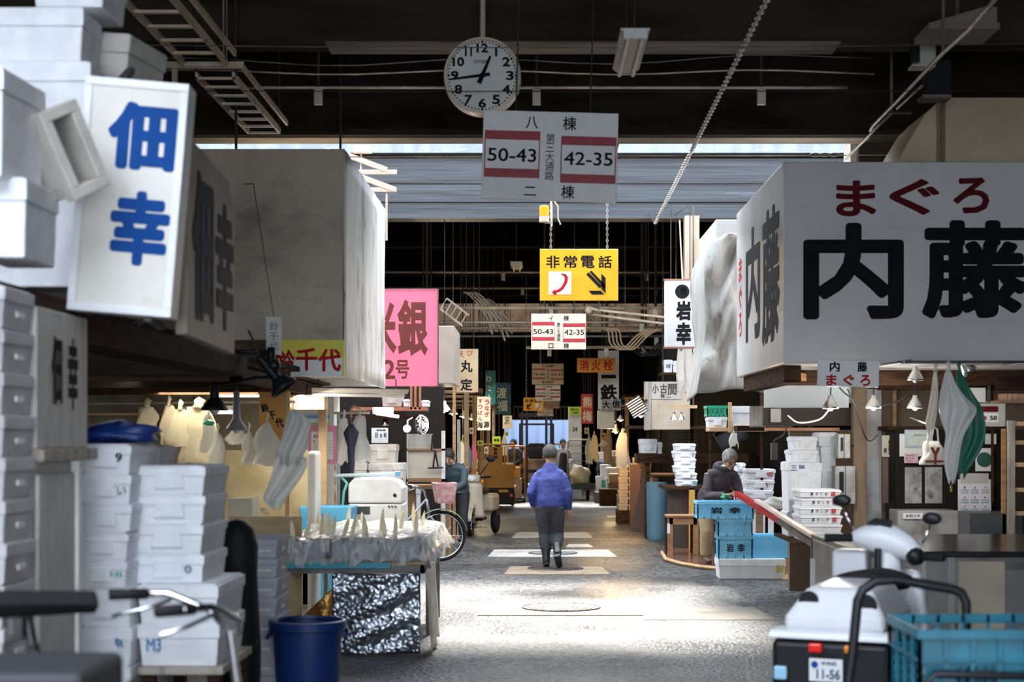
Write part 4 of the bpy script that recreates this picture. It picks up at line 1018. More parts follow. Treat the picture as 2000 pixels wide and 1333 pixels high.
def bicycle(label, loc, rz, colr, basket_m=None, fender_m=None, seat_z=.92, bar_z=1.05, saddle=1.0):
    """bicycle along local +y, front wheel at +y"""
    t = thing('bicycle', label, 'bicycle', loc, rz)
    r = .335
    wheel(t, (0, -.55, r), r); wheel(t, (0, .57, r), r)
    fm = mat('frame_' + colr, {'dark': (.03, .03, .035), 'silver': (.45, .46, .47)}[colr], .3, .5)
    f = MB()
    bb = (0, -.1, .28); st = (0, -.25, seat_z - .1); hd = (0, .38, .82); hb = (0, .42, .62)
    f.tube([bb, st], .017, 8).tube([bb, (0, .15, .32), hb], .02, 8).tube([(0, -.2, .55), (0, .1, .5), hd], .016, 8).tube([hd, hb], .022, 8)
    for sx in (-.06, .06): f.tube([(sx * .4, -.12, .28), (sx, -.55, r)], .011, 6).tube([(sx * .3, -.22, .68), (sx, -.55, r)], .009, 6).tube([(sx * .6, .43, .6), (sx, .5, .5), (sx, .57, r)], .012, 6)
    O('frame', f, fm, t, smooth=True)
    s_ = MB().sheet(10, 8, lambda u, v: ((u - .5) * (.06 + .16 * (1 - v) ** 1.5) * saddle, -.36 * (.5 + .5 * saddle) + .27 * saddle * v, seat_z + .03 * math.sin(math.pi * u) - .02 * (1 - abs(2 * u - 1)) * 0 + .015 * (1 - v)))
    O('saddle', s_, rubber, t, solid=.045, smooth=True, bev=.008)
    O('seat_post', MB().cyl(st, (0, -.27, seat_z), .013), chrome, t)
    rods(t, [((q, -.3, seat_z - .07), (q, -.3, seat_z - .01)) for q in (-.06, .06)], .02, chrome, 'seat_spring')
    O('stem', MB().cyl(hd, (0, .35, bar_z - .1), .013), chrome, t)
    hbm = MB().tube([(-.28, .12, bar_z), (-.24, .22, bar_z), (-.16, .33, bar_z - .05), (-.06, .36, bar_z - .1), (.06, .36, bar_z - .1), (.16, .33, bar_z - .05), (.24, .22, bar_z), (.28, .12, bar_z)], .012, 8)
    O('handlebar', hbm, chrome, t, smooth=True)
    for sx in (-1, 1):
        O('grip', MB().tube([(sx * .265, .16, bar_z), (sx * .29, .04, bar_z)], .018, 8), rubber, t, smooth=True)
        O('brake_lever', MB().tube([(sx * .24, .23, bar_z - .02), (sx * .27, .14, bar_z - .05), (sx * .29, .05, bar_z - .07)], .007, 6), chrome, t, smooth=True)
    fm2 = fender_m or chrome
    for cy, a0, a1 in ((-.55, 20, 200), (.57, 10, 140)):
        O('mudguard', MB().sheet(4, 18, lambda u, v: ((u - .5) * .055, cy + (r + .025) * math.cos(R(a0 + (a1 - a0) * v)), r + (r + .025 - .01 * (2 * u - 1) ** 2) * math.sin(R(a0 + (a1 - a0) * v)))), fm2, t, solid=.003, smooth=True)
    O('chain_guard', MB().b2(.03, .05, -.5, -.02, .25, .33), fm, t, bev=.01)
    c = MB().cyl((-.07, -.1, .28), (.07, -.1, .28), .01).lathe([(.085, .04), (.085, .046)], 20, (0, -.1, .28), 'x').bar((.08, -.1, .28), (.08, -.02, .13), .016).bar((-.08, -.1, .28), (-.08, -.18, .43), .016)
    O('crank', c, chrome, t)
    O('pedal', MB().b2(.08, .17, -.06, .03, .115, .14), rubber, t); O('pedal', MB().b2(-.17, -.08, -.22, -.13, .42, .445), rubber, t)
    O('rear_rack', MB().bar((-.06, -.3, .74), (-.06, -.75, .74), .012).bar((.06, -.3, .74), (.06, -.75, .74), .012).bar((-.06, -.75, .74), (.06, -.75, .74), .012).bar((-.06, -.7, .74), (-.06, -.56, r), .01).bar((.06, -.7, .74), (.06, -.56, r), .01).bar((-.06, -.5, .74), (.06, -.5, .74), .01), chrome, t)
    O('kickstand', MB().cyl((.07, -.5, .3), (.16, -.62, .0), .01), chrome, t)
    if basket_m:
        w0, w1, d0, d1, h = .16, .2, .1, .14, .25
        zc, yc = .78, .62
        b = MB()
        def ring(k, z): return [(-(w0 + (w1 - w0) * k), yc - (d0 + (d1 - d0) * k), z), ((w0 + (w1 - w0) * k), yc - (d0 + (d1 - d0) * k), z), ((w0 + (w1 - w0) * k), yc + (d0 + (d1 - d0) * k), z), (-(w0 + (w1 - w0) * k), yc + (d0 + (d1 - d0) * k), z)]
        for k in range(8):
            b.tube(ring(k / 7, zc + h * k / 7), .012 if k == 7 else .006, 5, True)
        for k in range(28):
            e = k // 7; u = (k % 7) / 7
            lo, hi = ring(0, zc), ring(1, zc + h)
            b.tube([Vector(lo[e]).lerp(Vector(lo[(e + 1) % 4]), u), Vector(hi[e]).lerp(Vector(hi[(e + 1) % 4]), u)], .007, 4, flat=1)
        b.b2(-w0, w0, yc - d0, yc + d0, zc - .01, zc + .005)
        O('basket', b, basket_m, t)
        O('basket_lining', MB().add(ring(.02, zc + .01) + ring(.95, zc + h * .95), [(3, 2, 1, 0), (0, 1, 5, 4), (1, 2, 6, 5), (2, 3, 7, 6), (3, 0, 4, 7)]), basket_m, t)
    return t
bicycle('dark bicycle with chrome handlebar in front of the foam stacks at lower left', (-1.28, 5.0, 0), R(-62), 'dark', seat_z=1.13, bar_z=1.14, saddle=1.2)
t = thing('load_basket', 'black load basket at the bottom left corner beside the dark bicycle', 'basket', (PX(100, 4.3), 4.15, 0))
O('panel', MB().b2(-.42, .18, -.2, .2, .3, PZ(1298, 4.1)), mat('dark_net', (.02, .022, .03), .6), t, bev=.02)
O('leg', MB().b2(-.4, -.36, -.18, -.14, 0, .3), iron, t); O('leg', MB().b2(.2, .24, -.18, -.14, 0, .3), iron, t)
O('leg', MB().b2(-.4, -.36, .14, .18, 0, .3), iron, t); O('leg', MB().b2(.2, .24, .14, .18, 0, .3), iron, t)
# ------------------------------------------------ blue bin
Yq = 9.6; s = Yq / F
t = thing('plastic_bin', 'round dark blue plastic bin in front of the plastic covered table', 'bin', (PX(601, Yq), Yq, 0))
zt = PZ(1212, Yq); rt = 72 * s
O('body', MB().lathe([(rt * .78, 0), (rt * .8, .01), (rt * .93, zt - .06), (rt * .95, zt - .02), (rt * .9, zt - .02), (rt * .76, .02), (.001, .02)], 36, cap=False).lathe([(.001, 0.0), (rt * .78, 0)], 36, cap=False), navy_plastic, t, smooth=2)
O('rim', MB().lathe([(rt * .93, zt - .05), (rt * 1.04, zt - .045), (rt * 1.05, zt), (rt * .95, zt + .004), (rt * .93, zt - .01)], 36, cap=False), navy_plastic, t, smooth=2)
for sx in (-1, 1): O('handle', MB().tube([(sx * rt * .98, -.06, zt - .05), (sx * rt * 1.06, -.05, zt - .1), (sx * rt * 1.06, .05, zt - .1), (sx * rt * .98, .06, zt - .05)], .01, 6), navy_plastic, t, smooth=True)
# ------------------------------------------------ the film-covered table
t = thing('market_table', 'steel framed table with a teal edge board standing in the sun patch', 'table', (-1.41, 13.7, 0))
ztop = .70
O('tabletop', MB().b2(-.56, .55, -1.28, 1.28, ztop - .025, ztop), plywood, t, bev=.004)
O('edge_board', MB().b2(-.5, .3, -1.32, -1.285, ztop - .05, ztop - .005), mat('teal_edge', (.02, .33, .42), .4), t, bev=.003)
O('frame', MB().b2(-.56, .55, -1.28, -1.25, ztop - .09, ztop - .03).b2(-.56, .55, 1.25, 1.28, ztop - .09, ztop - .03).b2(-.56, -.53, -1.28, 1.28, ztop - .09, ztop - .03).b2(.52, .55, -1.28, 1.28, ztop - .09, ztop - .03), iron, t)
for lx, ly in ((-.52, -1.25), (.33, -1.25), (.5, 1.25), (-.52, 1.25), (.5, -.1)): O('leg', MB().b2(lx - .018, lx + .018, ly - .018, ly + .018, 0, ztop - .03), galv if lx < .4 else wood_grey, t)
grey_tray = mat('tray_grey', (.32, .33, .37), .4, c2=(.25, .26, .3), sc=4)
k = 0
for r_ in range(3):
    for c_ in range(3):
        tr = thing('fish_tray', ['grey tray front left', 'grey tray front centre', 'grey tray front right', 'white foam tray in the second row, left one', 'white foam tray in the second row, centre', 'white foam tray in the second row, right one', 'pale tray at the back left', 'pale tray at the back centre', 'pale tray at the back right'][k] + ' under the film on the market table', 'tray', (-1.41 - .36 + .36 * c_, 13.7 - .98 + .62 * r_, ztop), 0, 'trays under the film')
        w2, d2, h2 = .165, .27, .15
        tb = MB().b2(-w2, w2, -d2, d2, 0, .02).b2(-w2, w2, -d2, -d2 + .02, .02, h2).b2(-w2, w2, d2 - .02, d2, .02, h2).b2(-w2, -w2 + .02, -d2, d2, .02, h2).b2(w2 - .02, w2, -d2, d2, .02, h2)
        O('tray_body', tb, grey_tray if r_ == 0 else foam, tr, bev=.006)
        O('ice', lump((0, 0, .02), (.13, .22, .06), k, .12), mat('crushed_ice', (.78, .80, .78), .3, c2=(.6, .62, .6), sc=30, bump=.6, bsc=60), tr, smooth=True)['kind'] = 'stuff'
        k += 1
def film_top(u, v):
    x = -.60 + 1.20 * u; y = -1.34 + 2.75 * v
    ed = min(u, 1 - u, v * 2.2, (1 - v) * 2.2)
    z = ztop + .175 + .012 * math.sin(22 * u + 9 * v) + .012 * math.sin(31 * v - 6 * u)
    if ed < .045:
        k_ = 1 - ed / .045
        z -= .18 * k_ + .02 * math.sin(40 * (u + v)) * k_
        x += .02 * k_ * (1 if u > .5 else -1) * (1 if min(u, 1 - u) < .05 else 0); y += .02 * k_ * (1 if v > .5 else -1) * (1 if min(v, 1 - v) < .03 else 0)
        x += .03 * math.sin(60 * v) * k_ * (1 if u > .5 else -1) * (1 if min(u, 1 - u) < .05 else 0)
        y += .02 * math.sin(70 * u) * k_
    return (x, y, z)
tag(O('plastic_film', MB().sheet(90, 80, film_top), film, smooth=True, loc=(-1.41, 13.7, 0)), 'clear crinkled plastic film draped over the trays on the market table', 'plastic film')
q = random.Random(3)
tagm = mat('tag_wood', (.84, .76, .55), .6)
spots = [(-.5, -.9), (-.46, -.75), (-.4, -1.0), (-.3, -.8), (-.27, -.5), (-.2, -.9), (-.14, -.6), (-.05, -.85), (0, -.4), (.08, -.9), (.12, -.2), (.2, -.7), (.26, .0), (.3, -.9), (.35, .3), (-.35, -.2), (-.42, .2), (-.1, .1), (.05, .5), (.2, .7), (-.25, .6), (.4, .6), (-.5, .5), (-.15, .9), (.3, 1.0), (.42, -.4)]
for i, (x, y) in enumerate(spots):
    h_ = q.uniform(.11, .2)
    o = O('wooden_tag', MB().prism([(-.014, -.06), (.014, -.06), (.019, h_ * .5), (.012, h_ * .85), (0, h_ + .02), (-.012, h_ * .85), (-.019, h_ * .5)], -.002, .002), tagm, loc=(-1.41 + x, 13.7 + y, ztop + .15), rot=(q.uniform(-.2, .2), q.uniform(-.35, .35), q.uniform(-.6, .6)))
    tag(o, 'thin pale wooden tag sticking up from the trays on the market table', 'tag', 'wooden tags on the market table')
# silver bubble sheet hung below the table
def foil_mat():
    m = mat('silver_foil', (.62, .66, .74), .33, 1.0)
    N, L = m.node_tree.nodes, m.node_tree.links
    v = N.new('ShaderNodeTexVoronoi'); v.inputs['Scale'].default_value = 26
    tc = N.new('ShaderNodeTexCoord'); L.new(tc.outputs['Object'], v.inputs['Vector'])
    bp = N.new('ShaderNodeBump'); bp.inputs['Strength'].default_value = .8; bp.inputs['Distance'].default_value = .016; bp.invert = True
    L.new(v.outputs['Distance'], bp.inputs['Height']); L.new(bp.outputs[0], N['Principled BSDF'].inputs['Normal'])
    return m
foil = foil_mat()
t = thing('foil_sheet', 'silver bubble foil sheet hanging in front under the market table', 'foil sheet', (-1.41, 12.27, 0))
def foil_fn(u, v): return (-.13 + .66 * u, .03 * math.sin(7 * u + 3 * v) + .015 * math.sin(19 * v + 8 * u), .62 - .6 * v)
O('front', MB().sheet(34, 30, foil_fn), foil, t, solid=.008, smooth=True)
O('side', MB().sheet(16, 20, lambda u, v: (.575 + .04 * v + .01 * math.sin(14 * u), .02 + .8 * u, .64 - .6 * v + .02 * math.sin(9 * u))), mat('foil_backing', (.70, .66, .56), .45, c2=(.5, .46, .38), sc=8, bump=.4), t, solid=.01, smooth=True)
gold = mat('amber_foil', (.70, .36, .10), .3, .8, bump=.8, bsc=26)
O('folded_flap', MB().sheet(18, 16, lambda u, v: (-.42 + .32 * u + .02 * math.sin(9 * v), .10 + .1 * (1 - u) + .03 * math.sin(8 * u), .02 + (.22 + .30 * u) * (1 - v))), gold, t, solid=.008, smooth=True, label='amber coloured flap of foil')
tag(O('small_carton', MB().b2(-.035, .035, -.035, .035, 0, .2).prism([(-.035, .2), (.035, .2), (0, .24)], -.03, .03), mat('milk_carton', (.72, .66, .6), .6, c2=(.55, .15, .1), sc=14), loc=(PX(547, 11.6), 11.6, .0)), 'small milk carton standing by the table leg', 'carton')
tag(O('plywood_board', MB().b2(-.28, .28, -.02, .02, 0, 1.02), plywood, loc=(PX(520, 12.9), 12.9, 0)), 'plain plywood board standing left of the market table', 'board')
# ================================================================ inside the left stalls
def hanging_lamp(label, x, y, Y, zh, r=.09, m=None, lit=0.0, up=.16, tilt=(0, 0, 0), name='hanging_lamp', bulb=True):
    t = thing(name, label, 'lamp', pt(x, y, Y), rot=tilt)
    m = m or iron
    O('shade', MB().lathe([(r, 0), (r * .95, .02), (r * .35, .09), (r * .28, up), (.02, up + .02)], 20, cap=False), m, t, solid=.004, smooth=2)
    if bulb: O('bulb', MB().ell((0, 0, .02), (r * .42, r * .42, r * .55)), mat('bulb_lit%d' % int(lit), (.9, .85, .7), .2, emis=(1, .72, .35), es=lit) if lit else mat('bulb_glass', (.75, .75, .72), .15), t, smooth=True)
    ztop = zh - .004 - PZ(y, Y)
    if tilt == (0, 0, 0): O('cord', MB().tube([(0, 0, up), (.004, 0, up + (ztop - up) * .5), (0, 0, ztop)], .006, 6), black, t)
    else: O('cord', MB().tube([(0, 0, up), (.05, 0, up + .2)], .008, 6), black, t)
    return t
def bag(label, x, ya, yb, w0, w1, Y, m, seed=0, cat='bag', name='plastic_bag', lean=0.0, ragged=.06, depth=.35, knot=True, group=None, cord=None, bulge=0.0):
    """a bag or apron hanging from a knot; x, ya, yb, widths in the photograph's frame at distance Y"""
    s = Y / F; H_ = (yb - ya) * s
    q = random.Random(seed); a, b_, c = [q.uniform(0, 6) for _ in range(3)]
    def fn(u, v):
        th = 2 * math.pi * u
        k = (math.sin(min(1, v * 1.25) * math.pi / 2)) ** .8
        if bulge: k = (math.sin(math.pi * min(1, v * .93 + .02)) ** .9) * (1 - bulge * v) + .28 * v
        w = ((w0 * (1 - k) + w1 * k) * s) / 2
        w *= 1 + .16 * math.sin(3 * th + a + 5 * v) * v + .10 * math.sin(7 * th + b_ + 6 * v) + .12 * math.sin(9 * v + c) * v + .05 * math.sin(16 * th + 9 * v)
        z = -H_ * v - ragged * H_ * v ** 3 * (math.sin(3 * th + c) + .6 * math.sin(5 * th + a)) * .7
        return (math.cos(th) * w + lean * s * v + .05 * w1 * s * math.sin(7 * v + a), math.sin(th) * w * depth, z)
    t = thing(name, label, cat, pt(x, ya, Y), group=group)
    O('bag_body' if cat == 'bag' else 'cloth_body', MB().sheet(48, 22, fn), m, t, smooth=True)
    if cord: O('cord', MB().cyl((0, 0, .06), (0, 0, cord - PZ(ya, Y)), .005, n=5), rod, t)
    if knot: O('knot', MB().tube([(0, 0, -.01), (0, 0, .03), (.01, 0, .06), (0, .0, .09)], [w0 * s * .35, w0 * s * .2, w0 * s * .3, .006], 8), m, t, smooth=True)
    return t
def outline_bag(label, rows, Y, m, seed=0, name='plastic_bag', cat='bag', depth=.3):
    s = Y / F; y0, y1 = rows[0][0], rows[-1][0]; xc = (rows[0][1] + rows[0][2]) / 2
    L_ = sm([(r[1], 0, r[0]) for r in rows], 4); R_ = sm([(r[2], 0, r[0]) for r in rows], 4); n_ = len(L_) - 1
    q = random.Random(seed); a, b_ = q.uniform(0, 6), q.uniform(0, 6)
    def fn(u, v):
        i = min(n_, int(round(v * n_))); l, r = L_[i], R_[i]
        th = 2 * math.pi * u; c = (l.x + r.x) / 2; w = (r.x - l.x) / 2
        pl = 1 + .10 * math.sin(9 * th + a + 3 * v) + .14 * math.sin(4 * th + b_ - 6 * v)
        return ((c + w * math.cos(th) - xc) * s, w * s * depth * math.sin(th) * pl + .035 * math.sin(6 * math.cos(th) + a + 5 * v) * min(1, w / 20), -(l.z - y0) * s - .03 * v ** 6 * math.sin(5 * th + b_))
    t = thing(name, label, cat, pt(xc, y0, Y))
    O('bag_body', MB().sheet(56, n_, fn), m, t, smooth=True)
    O('knot', MB().tube([(0, 0, -.01), (.004, 0, .025), (0, 0, .06), (.0, 0, .09)], [.022, .012, .02, .006], 8), m, t, smooth=True)
    return t
def panel(name, label, x0, x1, ya, yb, Y, m, cat, thick=.02, items=(), bev=0.0, rz=0.0, child=None):
    s = Y / F; cx, cy = (x0 + x1) / 2, (ya + yb) / 2
    t = O(name, MB().b2((x0 - cx) * s, (x1 - cx) * s, 0, thick, (cy - yb) * s, (cy - ya) * s), m, loc=pt(cx, cy, Y), bev=bev, rz=rz)
    tag(t, label, cat)
    for (txt, x, y, w, h, mm, bd) in items: letter(t, [(txt, (x - cx) * s, (cy - y) * s, w * s, h * s)], mm, bold=bd, y=-.0005)
    return t
# ---- near stall: walls, rails and hanging things
struct('wall_left_inner', MB().b2(-5.0, -2.55, 16.6, 16.7, 0, 2.9), mat('khaki_plaster', (.30, .25, .16), .8, c2=(.2, .16, .1), sc=2.5, dirt_or_sheen=(.1, .08, .05), dlo=.58, dhi=.75, dsc=(3, 3, 3)))
struct('trim_6', MB().b2(-5.0, -2.1, 11.6, 16.6, 2.16, 2.2), wood_dark)
t = thing('stall_frame', 'dark timber frame with rails and shelf board inside the near left stall', 'frame', (-3.2, 13, 0))  # the frame alone: rails, posts, shelf board and hanging bar
f = MB()
f.b2(-1.7, 1.1, -1.4, -1.34, 2.04, 2.14).b2(-1.7, 1.1, 1.9, 1.96, 2.03, 2.13).b2(1.02, 1.1, -1.4, 3.5, 2.04, 2.14)
O('rail', f, wood_dark, t)
for (x, y) in ((-1.6, -1.35), (-1.6, 3.3), (1.05, 3.4)): O('post', MB().b2(x - .04, x + .04, y - .04, y + .04, 0, 2.14), wood_pale if x > 0 else wood_dark, t)
O('shelf', MB().b2(-1.7, -.2, 2.6, 3.3, PZ(812, 15.8), PZ(808, 15.8)), wood_pale, t)
O('hanging_bar', MB().cyl((-1.7, 2.3, PZ(790, 15.3)), (1.05, 2.3, PZ(785, 15.3)), .012, n=8), galv, t)
tube_lamp('lit fluorescent tube lamp at the left inside the near stall', (PX(215, 14.6), 13.2, PZ(728, 13.6)), 1.4, 2.2, rz=R(-35), lit=2.2, w=.12, name='tube_lamp')
tube_lamp('lit fluorescent tube lamp under the stall rail behind the aprons', (PX(415, 15.6), 15.7, PZ(762, 15.6)), .82, 2.16, rz=R(-82), lit=1.6, w=.1, name='tube_lamp')
tube_lamp('second lit fluorescent tube low behind the dark lamp shades', (PX(362, 15.9), 15.8, PZ(796, 15.9)), .5, 2.2, rz=R(-86), lit=1.6, w=.08, name='tube_lamp')
tube_lamp('slanting white tube lamp under the pale soffit of the grey box', (PX(608, 15.5), 15.3, PZ(762, 15.5)), 1.0, 2.2, rz=R(-60), lit=0, w=.16, name='tube_lamp', cols=(.75, .75, .72))
hanging_lamp('reflector lamp with bright bulb inside the near left stall', 312, 736, 13.4, 2.2, .075, mat('grey_enamel', (.32, .30, .32), .4), lit=6, up=.2)
hanging_lamp('black cone lamp in front of the white aprons', 419, 802, 12.2, 2.2, .10, black, up=.2)
hanging_lamp('grey cone lamp right of the black cone lamp', 462, 841, 13.0, 2.2, .085, mat('grey_enamel', (.3, .3, .3)), up=.3)
hanging_lamp('black spot lamp tilted down under the narrow faded board', 556, 760, 11.0, 2.2, .10, black, up=.26, tilt=(R(0), R(-38), 0), bulb=False)
tag(O('lamp_clamp', MB().tube([pt(506, 697, 11.0), pt(522, 690, 11.05)], .02).tube([pt(540, 735, 11.0), pt(530, 700, 11.0), pt(522, 690, 11.05)], .022, 8).tube([pt(560, 735, 11.0), pt(500, 738, 11.1), pt(430, 752, 11.3)], .012, 6).bar((PX(530, 11.02), 11.02, PZ(712, 11.02)), (PX(530, 11.02), 11.02, 2.25), .05).ell(pt(536, 715, 11), .045).bar((PX(530, 11.02), 11.02, 2.22), (-2.1, 11.02, 2.22), .03), black, smooth=True), 'black clamp and arm above the tilted spot lamp', 'lamp arm')
bag_cream = clear_film('cream_bag', (.80, .72, .54), .08, .5, .45)
aprons = [(287, 796, 842, 26, 40, 15.2, 'wide cream apron hung leftmost in the near stall'), (330, 792, 868, 14, 34, 15.1, 'narrow cream apron second from left in the near stall'), (352, 800, 872, 18, 52, 15.0, 'slanting cream apron left of the dark gap'), (388, 795, 905, 40, 60, 15.0, 'broad long cream apron in the middle of the near stall'), (408, 810, 884, 10, 30, 14.8, 'bright white apron with green tie behind the black cone lamp')]
for i, (x, ya, yb, w0, w1, Y, lb) in enumerate(aprons): bag(lb, x, ya, yb, w0, w1, Y, bag_cream if i < 4 else bag_white, i + 20, 'apron', 'apron', depth=.16, ragged=.03, group='aprons in the near stall')
tag(O('green_cloth', lump((0, 0, 0), (.05, .04, .03), 5), green_plastic, smooth=True, loc=pt(409, 832, 14.6)), 'green cloth knot at the top of the white apron', 'cloth')
bag('small white bag hanging left of the grey cone lamp', 425, 848, 910, 8, 30, 14.0, bag_white, 31, group='small hanging bags')
bag('small white bag under the grey cone lamp', 462, 838, 868, 14, 36, 14.2, bag_white, 32, group='small hanging bags')
bag('white bag shaped like a shirt right of the grey cone lamp', 486, 846, 906, 8, 30, 14.0, bag_white, 33, group='small hanging bags')
bag('full white bag knotted in front of the orange board', 522, 826, 908, 8, 54, 13.4, bag_white, 34)
outline_bag('long cloudy plastic bag tied and hanging over the market table', [(800, 566, 576), (822, 560, 606), (850, 552, 604), (880, 542, 598), (903, 548, 584)], 12.0, bag_clear, 35)
outline_bag('lower cloudy plastic bag with ragged tails over the market table', [(886, 556, 566), (896, 540, 598), (925, 532, 594), (955, 522, 574), (975, 514, 560), (990, 530, 548)], 12.15, bag_clear, 36)
Yq = 14.2
o = panel('orange_board', 'orange brown board with slanted black characters behind the white bags', 506, 556, 766, 870, Yq, mat('orange_ply', (.55, .28, .06), .6, c2=(.46, .22, .04)), 'board', .03)
letter(o, [('鈴', -.06, .09, .07, .08), ('千', .0, .03, .07, .08), ('代', .065, -.035, .07, .08)], ink, y=-.001, bold=.03, rot=None, shear=-.2)
tag(O('board_post', MB().b2(PX(557, 14.2), PX(565, 14.2), 14.2, 14.26, 0, PZ(760, 14.2)), wood_pale), 'pale wooden post right of the orange board', 'post')
struct('wall_left_panel', MB().b2(PX(436, 15.9), PX(600, 15.9), 15.95, 16.0, 0, PZ(880, 15.9)), mat('olive_wall', (.34, .28, .16), .8, c2=(.25, .2, .1), sc=3, dirt_or_sheen=(.06, .05, .04), dlo=.6, dhi=.7, dsc=(2, 2, 4)))
tag(O('wooden_box', MB().b2(PX(445, 13), PX(492, 13), 13, 13.4, 0, PZ(975, 13)), mat('cream_box', (.66, .58, .42), .6), bev=.008), 'cream box standing behind the bright white foam stack', 'box')
t = thing('wall_cabinet', 'orange wooden cabinet with a white notice under the yellow board', 'cabinet', pt(598, 785, 15.6))
s = 15.6 / F
O('case', MB().b2(-35 * s, 35 * s, 0, .3, -15 * s, 25 * s), mat('orange_wood', (.55, .24, .09), .5, c2=(.45, .18, .06)), t)
O('notice', MB().b2(-20 * s, -2 * s, -.008, 0, -6 * s, 20 * s), paper, t, label='white notice')
letter(t, [('定休', -11 * s, 9 * s, 10 * s, 7 * s)], ink, y=-.0085, bold=.02)
O('bracket', MB().bar((0, .28, 25 * s), (0, .28, 2.2 - PZ(785, 15.6)), .03), iron, t)
# ---- sunlit middle stall
col_m = mat('plastered_post', (.68, .66, .62), .7, c2=(.58, .56, .52), sc=3, dirt_or_sheen=(.05, .055, .05), dlo=.60, dhi=.68, dsc=(2.4, 2.4, 1.2))
struct('wall_left_pillar', MB().b2(PX(607, 17.2), PX(652, 17.2), 17.2, 17.7, 0, 2.15), col_m)
struct('wall_left_pillar.001', MB().b2(PX(648, 17.25), PX(657, 17.25), 17.22, 17.4, 0, 1.62), mat('rusty_edge', (.34, .2, .12), .8, c2=(.6, .56, .5), sc=12))
Yq = 17.15; s = Yq / F
t = thing('wall_calendar', 'pink bordered wall calendar on the white stained pillar', 'calendar', pt(632, 868, Yq))
O('backing', MB().b2(-30 * s, 27 * s, 0, .012, -38 * s, 36 * s), paper_pink, t)
O('sheet', MB().b2(-24 * s, 18 * s, -.004, 0, -30 * s, 24 * s), paper, t)
letter(t, [('8', -14 * s, 15 * s, 12 * s, 7 * s)] + [(str(1 + r_ * 5 + c_), (-18 + c_ * 8) * s, (6 - r_ * 6) * s, 3.5 * s, 3 * s) for r_ in range(5) for c_ in range(5)], grey_print, y=-.0045, bold=.01)
struct('wall_left_screen', MB().b2(PX(560, 17.3), PX(648, 17.3), 17.75, 17.8, 0, PZ(805, 17.3)), mat('white_screen', (.74, .74, .70), .6))
panel('blue_edged_panel', 'white panel with a blue top edge over the calendar', 568, 640, 797, 826, 17.12, white, 'panel', .03)
panel('blue_strip', 'narrow blue strip under the orange cabinet', 565, 645, 812, 818, 17.08, mat('blue_strip', (.1, .35, .6), .4), 'strip', .03)
t = thing('water_pipe', 'grey standpipe with a pale blue rail over the white machine', 'pipe', (0, 0, 0))
O('standpipe', MB().cyl(pt(661, 805, 16.9), (PX(661, 16.9), 16.9, 0), .017), mat('blue_grey_pipe', (.35, .42, .45)), t, smooth=2)
O('rail', MB().cyl(pt(655, 930, 16.6), pt(775, 926, 16.6), .02), mat('pale_blue_pipe', (.55, .66, .72), .4), t, smooth=2)
O('tap_end', MB().cyl(pt(772, 926, 16.6), pt(782, 925.5, 16.6), .027), mat('blue_strip', (.1, .35, .6)), t)
O('hose', MB().tube([pt(668, 935, 16.5), pt(678, 945, 16.4), pt(672, 960, 16.4), pt(668, 1000, 16.4), (PX(668, 16.4), 16.4, .3)], .014, 8), mat('green_hose', (.12, .5, .42), .4), t, smooth=True)
tag(O('blue_tub', MB().b2(PX(585, 15.9), PX(690, 15.9), 15.9, 16.3, .55, PZ(990, 15.9), .03).b2(PX(588, 15.9), PX(687, 15.9), 15.95, 16.25, 0, .55), blue_plastic, bev=.01), 'pale blue tub partly behind the film covered table', 'tub')
t = thing('washing_machine', 'white rounded machine with panel buttons behind the market table', 'machine', (PX(733, 16.4), 16.4, 0))
s = 16.4 / F; w = 53 * s; zt = PZ(935, 16.4)
O('body', MB().b2(-w, w, .0, .55, .0, PZ(985, 16.4)), mat('enamel', (.76, .77, .76), .3), t, bev=.015)
O('top_cover', MB().prism([(-w, PZ(984, 16.4)), (w, PZ(984, 16.4)), (w, zt - .1), (w - .05, zt - .03), (w * .5, zt), (-w * .8, zt), (-w, zt - .06)], .0, .55), mat('enamel', (.7, .7, .7)), t, bev=.02)
O('knob', MB().cyl((w * .72, -.01, PZ(968, 16.4)), (w * .72, .01, PZ(968, 16.4)), .018), black, t)
O('control_panel', MB().b2(-w * .75, -w * .2, -.008, .01, PZ(1005, 16.4), PZ(990, 16.4)), mat('dark_screen', (.04, .045, .05), .2), t)
for k_ in range(3): O('button', MB().cyl((w * (.5 + .12 * k_), -.012, PZ(990, 16.4)), (w * (.5 + .12 * k_), .01, PZ(990, 16.4)), .01), iron, t)
# hanging rain things and umbrella
bag('cloudy raincoat hung behind the dark umbrella', 702, 812, 900, 16, 36, 16.8, clear_film('rain_film', (.5, .5, .48), .3, .3, .3), 41, 'raincoat', 'raincoat', depth=.25)
t = thing('umbrella', 'folded dark navy umbrella hanging on the pipe rail', 'umbrella', pt(686, 838, 16.8))
O('canopy', MB().lathe([(.012, -.55), (.03, -.5), (.045, -.2), (.085, -.04), (.02, .05)], 12, cap=False), mat('navy_cloth', (.018, .02, .05), .6, bump=.3), t, smooth=True)
O('shaft', MB().cyl((0, 0, -.62), (0, 0, .15), .006), iron, t)
O('handle', MB().tube([(0, 0, .12), (0, 0, .2), (.03, 0, .24), (.06, 0, .21)], .012, 8), mat('cane', (.4, .2, .1), .4), t, smooth=True)
bag('bundle of white and lime cloths knotted to the standpipe', 672, 818, 905, 12, 26, 16.8, bag_white, 42, 'cloth', 'hanging_cloth', depth=.5)
tag(O('white_machine_side', MB().b2(PX(600, 14.8), PX(616, 14.8), 14.8, 15.2, 0, PZ(882, 14.8)), mat('enamel', (.7, .7, .7)), bev=.03), 'narrow white upright unit at the left of the calendar pillar', 'unit')
